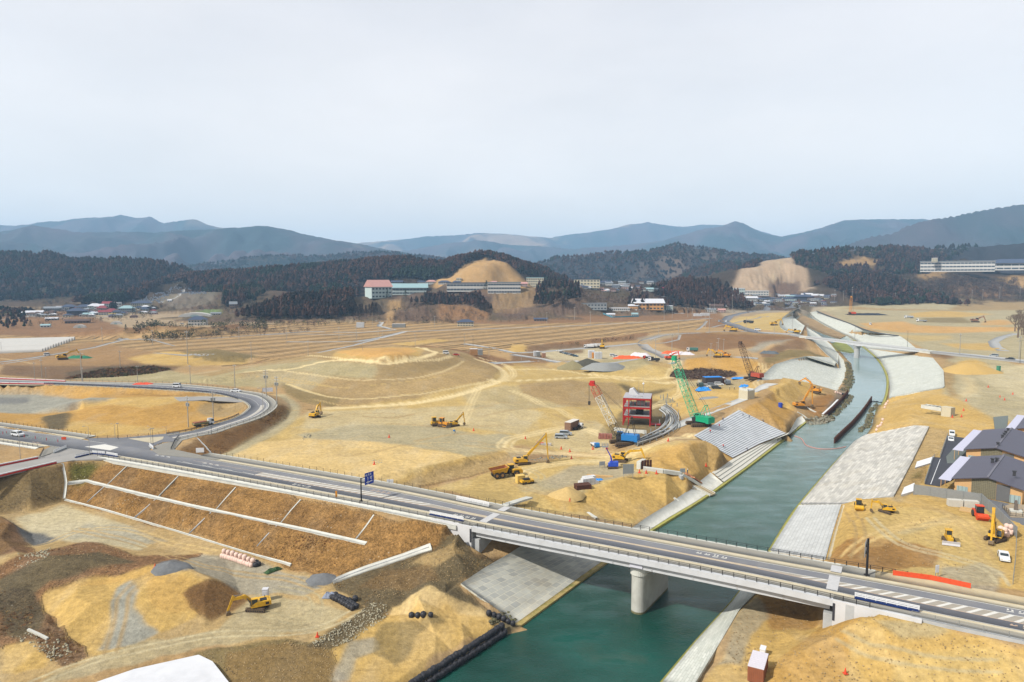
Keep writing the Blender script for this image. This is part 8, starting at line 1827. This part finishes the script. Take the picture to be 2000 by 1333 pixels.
for lab,px,py,w_,h_,m_ in(('white notice board raised on two posts behind the loop road bend',523,770,5.5,3.2,mat('pale_board',C(206,210,220),.6)),('grey mesh board on thin posts in the basin',1227,936,3.6,4.4,galv),('small grey board on the sand right of the purple boom lift',1176,914,2.0,2.0,galv),('small grey board above the sloping channel wall',1333,928,1.8,2.0,galv),('narrow white banner sign on the dirt lot',1830,1127,.7,2.2,sg),('white double box beside the far fence of the road',762,947,1.9,1.4,white),('orange vertical sign on the near edge of the road',657,978,.5,2.4,koran),('white chevron panels in the brown triangle at the junction',391,889,2.6,2.2,white),('orange box at the end of the delineator row',125,862,1.6,1.4,orange_net)):
 p=g(px,py);root=empty('sign_board',p,.15);tag(root,lab,'sign');MB().box((0,0,h_*.75),(w_,.12,h_*.7)).build('panel',m_,root);[MB().box((x*w_*.42,.1,h_*.5),(.1,.1,h_)).build('post',galv,root)for x in(-1,1)]
def leaf_mat(name):
 m=bpy.data.materials.new(name);m.use_nodes=True;nt=m.node_tree;b=nt.nodes['Principled BSDF'];b.inputs['Roughness'].default_value=1;b.inputs['Specular IOR Level'].default_value=.05
 a=nd(nt,'ShaderNodeAttribute',attribute_name='tint');nt.links.new(a.outputs['Color'],b.inputs['Base Color']);return m
LEAF=leaf_mat('foliage')
TC={'b':C(94,70,60),'g':C(56,66,50),'d':C(62,56,50),'p':C(120,104,92),'y':C(88,92,60),'t':C(150,136,120)}
def tree_arrays(kind,rg_):
 V=[];Fc=[];K=[]
 n=7
 if kind=='cone':
  lv=[(.32,.05),(.36,.17),(.50,.15),(.52,.19),(.66,.10),(.68,.15),(.82,.05),(.84,.085),(1.0,.0)]
 elif kind=='round':
  lv=[(.18,.05),(.30,.30),(.48,.40),(.68,.36),(.86,.20),(.96,.02)]
 else:lv=[(0,.3),(.2,.48),(.5,.46),(.8,.3),(1.0,.02)]
 if kind!='cone':
  for _ in range(34):
   a=rg_.random()*6.28;ph=rg_.random()**.7;rr_=.42*(1-abs(ph-.45)**1.6)*rg_.random()**.4;c=(rr_*math.cos(a),rr_*math.sin(a),.15+ph*.8);o=len(V);s_=rg_.uniform(.06,.14)
   V+=[(c[0]+rg_.uniform(-1,1)*s_,c[1]+rg_.uniform(-1,1)*s_,c[2]+rg_.uniform(-1,1)*s_)for _ in range(3)];Fc.append((o,o+1,o+2));K.append(1)
  lv=[]
 for z,r in lv:
  for j in range(n):
   a=2*PI*(j+rg_.random()*.7)/n;q=r*(.62+.75*rg_.random());V.append((q*math.cos(a),q*math.sin(a),z+(.05 if kind!='cone'else.035)*(rg_.random()-.5)))
 for i in range(len(lv)-1):
  for j in range(n):a,b,c,d=i*n+j,i*n+(j+1)%n,(i+1)*n+(j+1)%n,(i+1)*n+j;Fc+=[(a,b,c),(a,c,d)];K+=[1,1]
 if kind!='bush':
  o=len(V);r=.012
  for z in(0,.6):
   for j in range(3):V.append((r*math.cos(2*PI*j/3),r*math.sin(2*PI*j/3),z))
  for j in range(3):Fc+=[(o+j,o+(j+1)%3,o+3+(j+1)%3),(o+j,o+3+(j+1)%3,o+3+j)];K+=[0,0]
 return np.array(V),np.array(Fc),np.array(K)
rgt=random.Random(33)
def tuft_arrays(rg_):
 V=[];Fc=[]
 for j in range(16):
  a=rg_.random()*6.28;r=rg_.random()*.35;c=(r*math.cos(a),r*math.sin(a));t=(c[0]+rg_.uniform(-.5,.5),c[1]+rg_.uniform(-.5,.5));o=len(V);w=.10;V+=[(c[0]-w,c[1],0),(c[0]+w,c[1]+w*.5,0),(t[0],t[1],rg_.uniform(.5,1))];Fc.append((o,o+1,o+2))
 return np.array(V),np.array(Fc),np.ones(len(Fc),int)
TV={k:[tree_arrays(k,rgt)for _ in range(5)]for k in('cone','round','bush')}
TV['tuft']=[tuft_arrays(rgt)for _ in range(5)];TC['r']=C(150,108,74);TC['o']=C(168,134,86);TC['s']=C(196,166,112);WIDE=1.0
def forest(name,XYZ,hts,kinds,cols):
 vs=[];fs=[];cs=[];off=0;rs=np.random.RandomState(len(hts))
 for(x,y,z),h,kd,c in zip(XYZ,hts,kinds,cols):
  V,Fc,K=TV[kd][rs.randint(5)];a=rs.rand()*6.28;ca,sa=math.cos(a),math.sin(a);w_=h*rs.uniform(.85,1.25)*WIDE
  P=np.empty_like(V);P[:,0]=(V[:,0]*ca-V[:,1]*sa)*w_+x;P[:,1]=(V[:,0]*sa+V[:,1]*ca)*w_+y;P[:,2]=V[:,2]*h+z
  vs.append(P);fs.append(Fc+off);off+=len(V);sh=rs.uniform(.75,1.3);col=np.tile(np.array(c)*sh,(len(Fc),1))*rs.uniform(.82,1.18,(len(Fc),1));col[K==0]=TC['t'];cs.append(col)
 V=np.concatenate(vs).astype(np.float32);Fc=np.concatenate(fs).astype(np.int32);Cc=np.concatenate(cs);me=bpy.data.meshes.new(name);me.vertices.add(len(V));me.vertices.foreach_set('co',V.ravel());me.loops.add(Fc.size);me.loops.foreach_set('vertex_index',Fc.ravel())
 me.polygons.add(len(Fc));me.polygons.foreach_set('loop_start',np.arange(0,Fc.size,3,dtype=np.int32));me.polygons.foreach_set('loop_total',np.full(len(Fc),3,dtype=np.int32));me.update()
 ca=me.color_attributes.new('tint','FLOAT_COLOR','CORNER');ca.data.foreach_set('color',np.repeat(np.concatenate([Cc,np.ones((len(Cc),1))],1),3,0).astype(np.float32).ravel());me.materials.append(LEAF)
 o=bpy.data.objects.new(name,me);COL.objects.link(o);return o
EXC=['842,563 888,531 922,510 945,503 970,509 1008,530 1054,563 960,574','1408,564 1440,533 1480,516 1530,503 1560,520 1582,562 1560,580 1500,580 1480,570','1625,522 1660,505 1700,504 1737,512 1700,526 1640,526','200,620 250,590 300,565 330,556 360,556 440,572 430,612 380,620','690,600 700,552 1045,545 1045,572 1262,550 1270,575 1200,590 1100,600 1050,598 990,590 960,600 940,590 800,600 760,640 745,640','1800,536 1810,531 2000,530 2000,538 1810,540']
EXW=[[tuple(at(a,b).xy)for a,b in pts(s)]for s in EXC]
def wood(name,i,n,hmin,hmax,mix,kinds,umax=.95,extra=None):
 R=RID[i];P=R['P'];rs=np.random.RandomState(i*7+1);L=np.hypot(*(P[1:,:2]-P[:-1,:2]).T);cum=np.concatenate([[0],np.cumsum(L)]);m=int(n*1.6);s=rs.rand(m)*cum[-1];k=np.clip(np.searchsorted(cum,s)-1,0,len(L)-1);t=(s-cum[k])/L[k]
 base=P[k]+(P[k+1]-P[k])*t[:,None];d=np.where(rs.rand(m)<.72,-rs.rand(m)*R['wf']*umax,rs.rand(m)*R['wb']*.6*umax);x=base[:,0]+rs.uniform(-15,15,m);y=base[:,1]+d
 hh_=hills_h(x,y);rh=ridge_h(R,x,y);ok=(rh>0)&(rh>=hh_-.5)&(rh>R['base']+1.0)&~((i==21)&(x>950)&(y<1850))
 for E in EXW:ok&=~inpoly(E,x,y)
 x,y,z=x[ok][:n],y[ok][:n],rh[ok][:n]-.4;f=fbm(x/90,y/90,i,3);ks=list(mix);cl=np.clip(((f*.9+.5)*len(ks)+rs.uniform(-.8,.8,len(x))),0,len(ks)-1).astype(int);kd=['round'if ks[c]in 'py'else kinds for c in cl]
 o=forest(name,np.stack([x,y,z],1),[rs.uniform(hmin,hmax)*(.7 if q=='round'else 1)for q in kd],kd,[TC[ks[c]]for c in cl]);o['kind']='stuff';return o
WIDE=1.55;wood('dark_forest',10,12500,14,20,'bdbdgb','cone');wood('dark_forest',11,12000,15,22,'gbdbbdg','cone');WIDE=1.1;wood('cedar_wood',13,900,15,21,'bbdbd','cone');wood('cedar_wood',14,1500,14,20,'bdgpb','cone');wood('cedar_wood',18,1000,15,20,'bbdb','cone');wood('pine_wood',19,900,10,16,'ggypg','cone');WIDE=1.5;wood('hill_forest',21,11000,14,22,'bdbgpdg','cone',.98);wood('cedar_wood',23,1500,14,20,'bdbg','cone');WIDE=1.5;wood('bare_wood',22,5000,5,10,'ppbdpbdp','round',.98);WIDE=1.9;wood('far_forest',8,7000,12,20,'dgbpd','cone');wood('far_forest',9,1600,12,18,'dbgb','cone');wood('far_forest',7,6000,12,20,'bdgp','cone');wood('edge_wood',24,500,8,13,'dgby','cone');WIDE=1.0
def scatter(name,s,n,h0,h1,mix,kd,seed):
 P=[at(a,b)for a,b in pts(s)];pl=[(p.x,p.y)for p in P];rs=np.random.RandomState(seed);xs=[p[0]for p in pl];ys=[p[1]for p in pl];x=rs.uniform(min(xs),max(xs),n*8);y=rs.uniform(min(ys),max(ys),n*8);k=inpoly(pl,x,y);x,y=x[k][:n],y[k][:n]
 if not len(x):return
 z=H_np(x,y)-.3;o=forest(name,np.stack([x,y,z],1),list(rs.uniform(h0,h1,len(x))),[kd]*len(x),[TC[mix[rs.randint(len(mix))]]for _ in x]);o['kind']='stuff'
for i,q in enumerate((('shrubs','500,628 520,612 600,604 740,612 740,628 660,636 560,640 500,640',260,4,8,'ppby','round'),('shrubs','760,626 775,598 800,592 850,596 960,615 940,632 840,634 770,632',260,4,8,'pgdb','round'),('cedar_wood','800,592 840,580 930,582 948,596 960,612 940,606 890,596 830,596',230,13,18,'bbd','cone'),('cedar_wood','1045,596 1048,575 1080,562 1130,566 1140,588 1110,600 1060,602',230,16,22,'bbgd','cone'),('bare_wood','1130,598 1140,578 1180,576 1240,582 1240,598 1180,604',160,9,14,'ppbp','round'),('cedar_wood','1222,598 1228,575 1250,570 1268,590 1266,602 1240,604',80,16,22,'bbd','cone'),('pine_shrubs','262,660 265,645 300,632 380,640 520,632 520,648 440,655 330,668 290,672',260,5,10,'ggyd','round'),('bare_wood','330,665 400,648 520,640 620,646 600,650 480,658 400,665',160,3,6,'pppb','round'),('weeds_tall','130,740 200,722 300,716 335,722 300,730 200,738',2200,1.0,2.2,'ypbr','tuft'),('weeds_tall','1308,737 1320,722 1360,720 1436,727 1438,734 1380,741',1600,.8,2.0,'pbp','tuft'),('bare_shrubs','380,600 450,588 520,600 500,616 430,606',200,4,8,'pbpg','round'),('bare_shrubs','180,585 260,570 300,560 260,585 210,596',160,5,9,'ppb','round'),('bare_shrubs','60,600 180,594 310,598 300,625 180,632 80,640',220,4,9,'pgbpd','round'),('bare_shrubs','1340,600 1400,585 1500,600 1480,612 1360,612',70,4,8,'ppd','round'),('pine_shrubs','0,628 20,608 46,612 60,640 30,650 0,640',110,6,12,'bdg','cone'),('weeds_tall','-20,1170 20,1150 75,1165 60,1230 0,1240',700,.3,.7,'prsr','tuft'),('weeds_tall','60,1232 110,1228 165,1264 150,1285 100,1290',350,.3,.7,'rsr','tuft'),('weeds_tall','0,1105 60,1082 170,1060 270,1087 330,1100 180,1125 90,1150 0,1165',1200,.2,.5,'rops','tuft'),('dry_grass','128,905 250,902 860,1036 860,1060 715,1110 650,1130 560,1100 370,1043 130,978',7000,.18,.42,'orso','tuft'),('dry_grass','650,1140 860,1068 930,1088 990,1088 900,1140 850,1140 740,1185 690,1168',2600,.2,.5,'spo','tuft'),('dry_grass','345,880 500,824 560,800 562,818 470,868 430,888',2200,.25,.6,'rbo','tuft'),('dry_grass','-60,935 0,930 122,912 122,978 0,1003 -60,1008',1500,.25,.5,'psp','tuft'),('bare_wood','1640,590 1700,575 1760,556 1820,545 1990,545 1998,580 1860,584 1760,588',2200,6,11,'ppbdb','round'),('bare_wood','1050,570 1060,552 1120,548 1140,556 1100,570',90,12,18,'gpb','cone'),('edge_scrub','1090,678 1180,664 1240,658 1245,664 1160,676',90,2,4,'pby','bush'),('grass_clumps','480,1060 640,1040 700,1062 690,1095 620,1115 520,1090',500,.3,.6,'ror','tuft'))):scatter(*q,seed=i+3)
def tree_proto(kind):
 rgp=random.Random(kind=='cone');root=empty({'cone':'cedar_tree','pine':'pine_tree','bare':'bare_tree'}[kind])
 bark=mat('bark',C(130,112,96),.95,noise=.2)
 if kind=='bare':
  tr=MB();tr.tube((0,0,0),(0,0,2.6),.32,.22,7);tr.build('trunk',bark,root);cr=MB()
  def grow(p,d,L,r,n):
   e=p+d*L;cr.tube(p,e,r,r*.6,4,False)
   if n:
    for _ in range(3):grow(e,(d+Vector((rgp.uniform(-.8,.8),rgp.uniform(-.8,.8),rgp.uniform(-.1,.5)))).normalized(),L*.74,r*.58,n-1)
  for _ in range(5):grow(Vector((0,0,2.4)),Vector((rgp.uniform(-.7,.7),rgp.uniform(-.7,.7),1)).normalized(),2.0,.14,4)
  cr.build('crown',bark,root)
 else:
  tr=MB();tr.tube((0,0,0),(0,0,9),.22,.12,6);tr.build('trunk',bark,root);cr=MB();mats_=[mat('cedar_leaf',C(78,62,52),1,noise=.35,nscale=.8),mat('cedar_leaf2',C(60,50,44),1,noise=.35,nscale=.8)]if kind=='cone'else[mat('pine_leaf',C(48,64,52),1,noise=.35,nscale=.8),mat('pine_leaf2',C(66,80,60),1,noise=.35,nscale=.8)]
  for k in range(420):
   z=rgp.uniform(.3 if kind=='cone'else.18,1)**.9;rmax=(1-z)*(3.3 if kind=='cone'else 5.5)+.25;a=rgp.uniform(0,6.3);r=rmax*rgp.random()**.45;c=Vector((r*math.cos(a),r*math.sin(a),z*11-r*.18));s_=rgp.uniform(.35,.85)
   v=[c+Vector((rgp.uniform(-1,1),rgp.uniform(-1,1),rgp.uniform(-.6,.6)))*s_ for _ in range(3)];cr.use(mats_[k%2]).add(v,[(0,1,2)])
  cr.build('crown',None,root)
 return rec(root)
tp_={}
def trees(kind,s,h0,h1,label,group,n=None,seed=1):
 P=[at(a,b)for a,b in pts(s)];rs=random.Random(seed)
 if n:P=resamp(P,n)
 for i,p in enumerate(P):
  if kind not in tp_:tp_[kind]=tree_proto(kind);o=tp_[kind][0]
  else:o=ctree(tp_[kind])[0]
  if n:p=p+Vector((rs.uniform(-3,3),rs.uniform(-3,6),0));p.z=H(p.x,p.y)
  k=rs.uniform(h0,h1)/(11 if kind!='bare'else 8);o.location=p;o.scale=(k*(.9 if kind=='cone'else 1),k*.9,k);o.rotation_euler=(0,0,rs.uniform(0,6));tag(o,label if n else label+', '+nth(i),'tree',group)
trees('cone','512,622 560,616 620,612 680,612 735,618',18,24,'brown bare trunked cedar on the front edge of the wood left of the gymnasium','cedars on the front edge of the left wood',44);trees('cone','832,596 880,592 930,600 957,614',15,20,'brown cedar on the front edge of the grove before the long school','cedars before the long school',26,2);trees('cone','1282,585 1330,588 1380,588 1424,582',17,22,'tall brown cedar on the front edge of the grove behind the low town','cedars behind the low town',30,3);trees('cone','1046,600 1075,602 1110,603',18,24,'dark cedar at the front edge of the wood right of the long school','cedars right of the long school',12,4)
trees('pine','757,585 792,588 950,568 1278,572',17,22,'dark green pine standing alone before the school buildings','single pines before the schools');trees('pine','246,650 260,612 60,640',9,12,'dark pine standing alone in the left fields','single pines in the left fields');trees('pine','1248,606 1265,606 1880,530 1860,532',9,11,'round evergreen beside a large pale building','evergreens beside buildings')
trees('bare','1326,608 1342,608 1356,609 1368,610 1378,610 1300,608',11,14,'bare winter tree in the row in front of the low town','bare trees before the low town');trees('bare','112,590 165,592 360,566 1995,655 1130,606 1110,606 958,622',12,17,'bare winter tree standing by itself','single bare trees');trees('bare','1982,648 1988,660 1994,640 1999,655 2005,662 2010,640',20,27,'large bare tree clumped at the right edge beside the road','bare trees at the right edge')
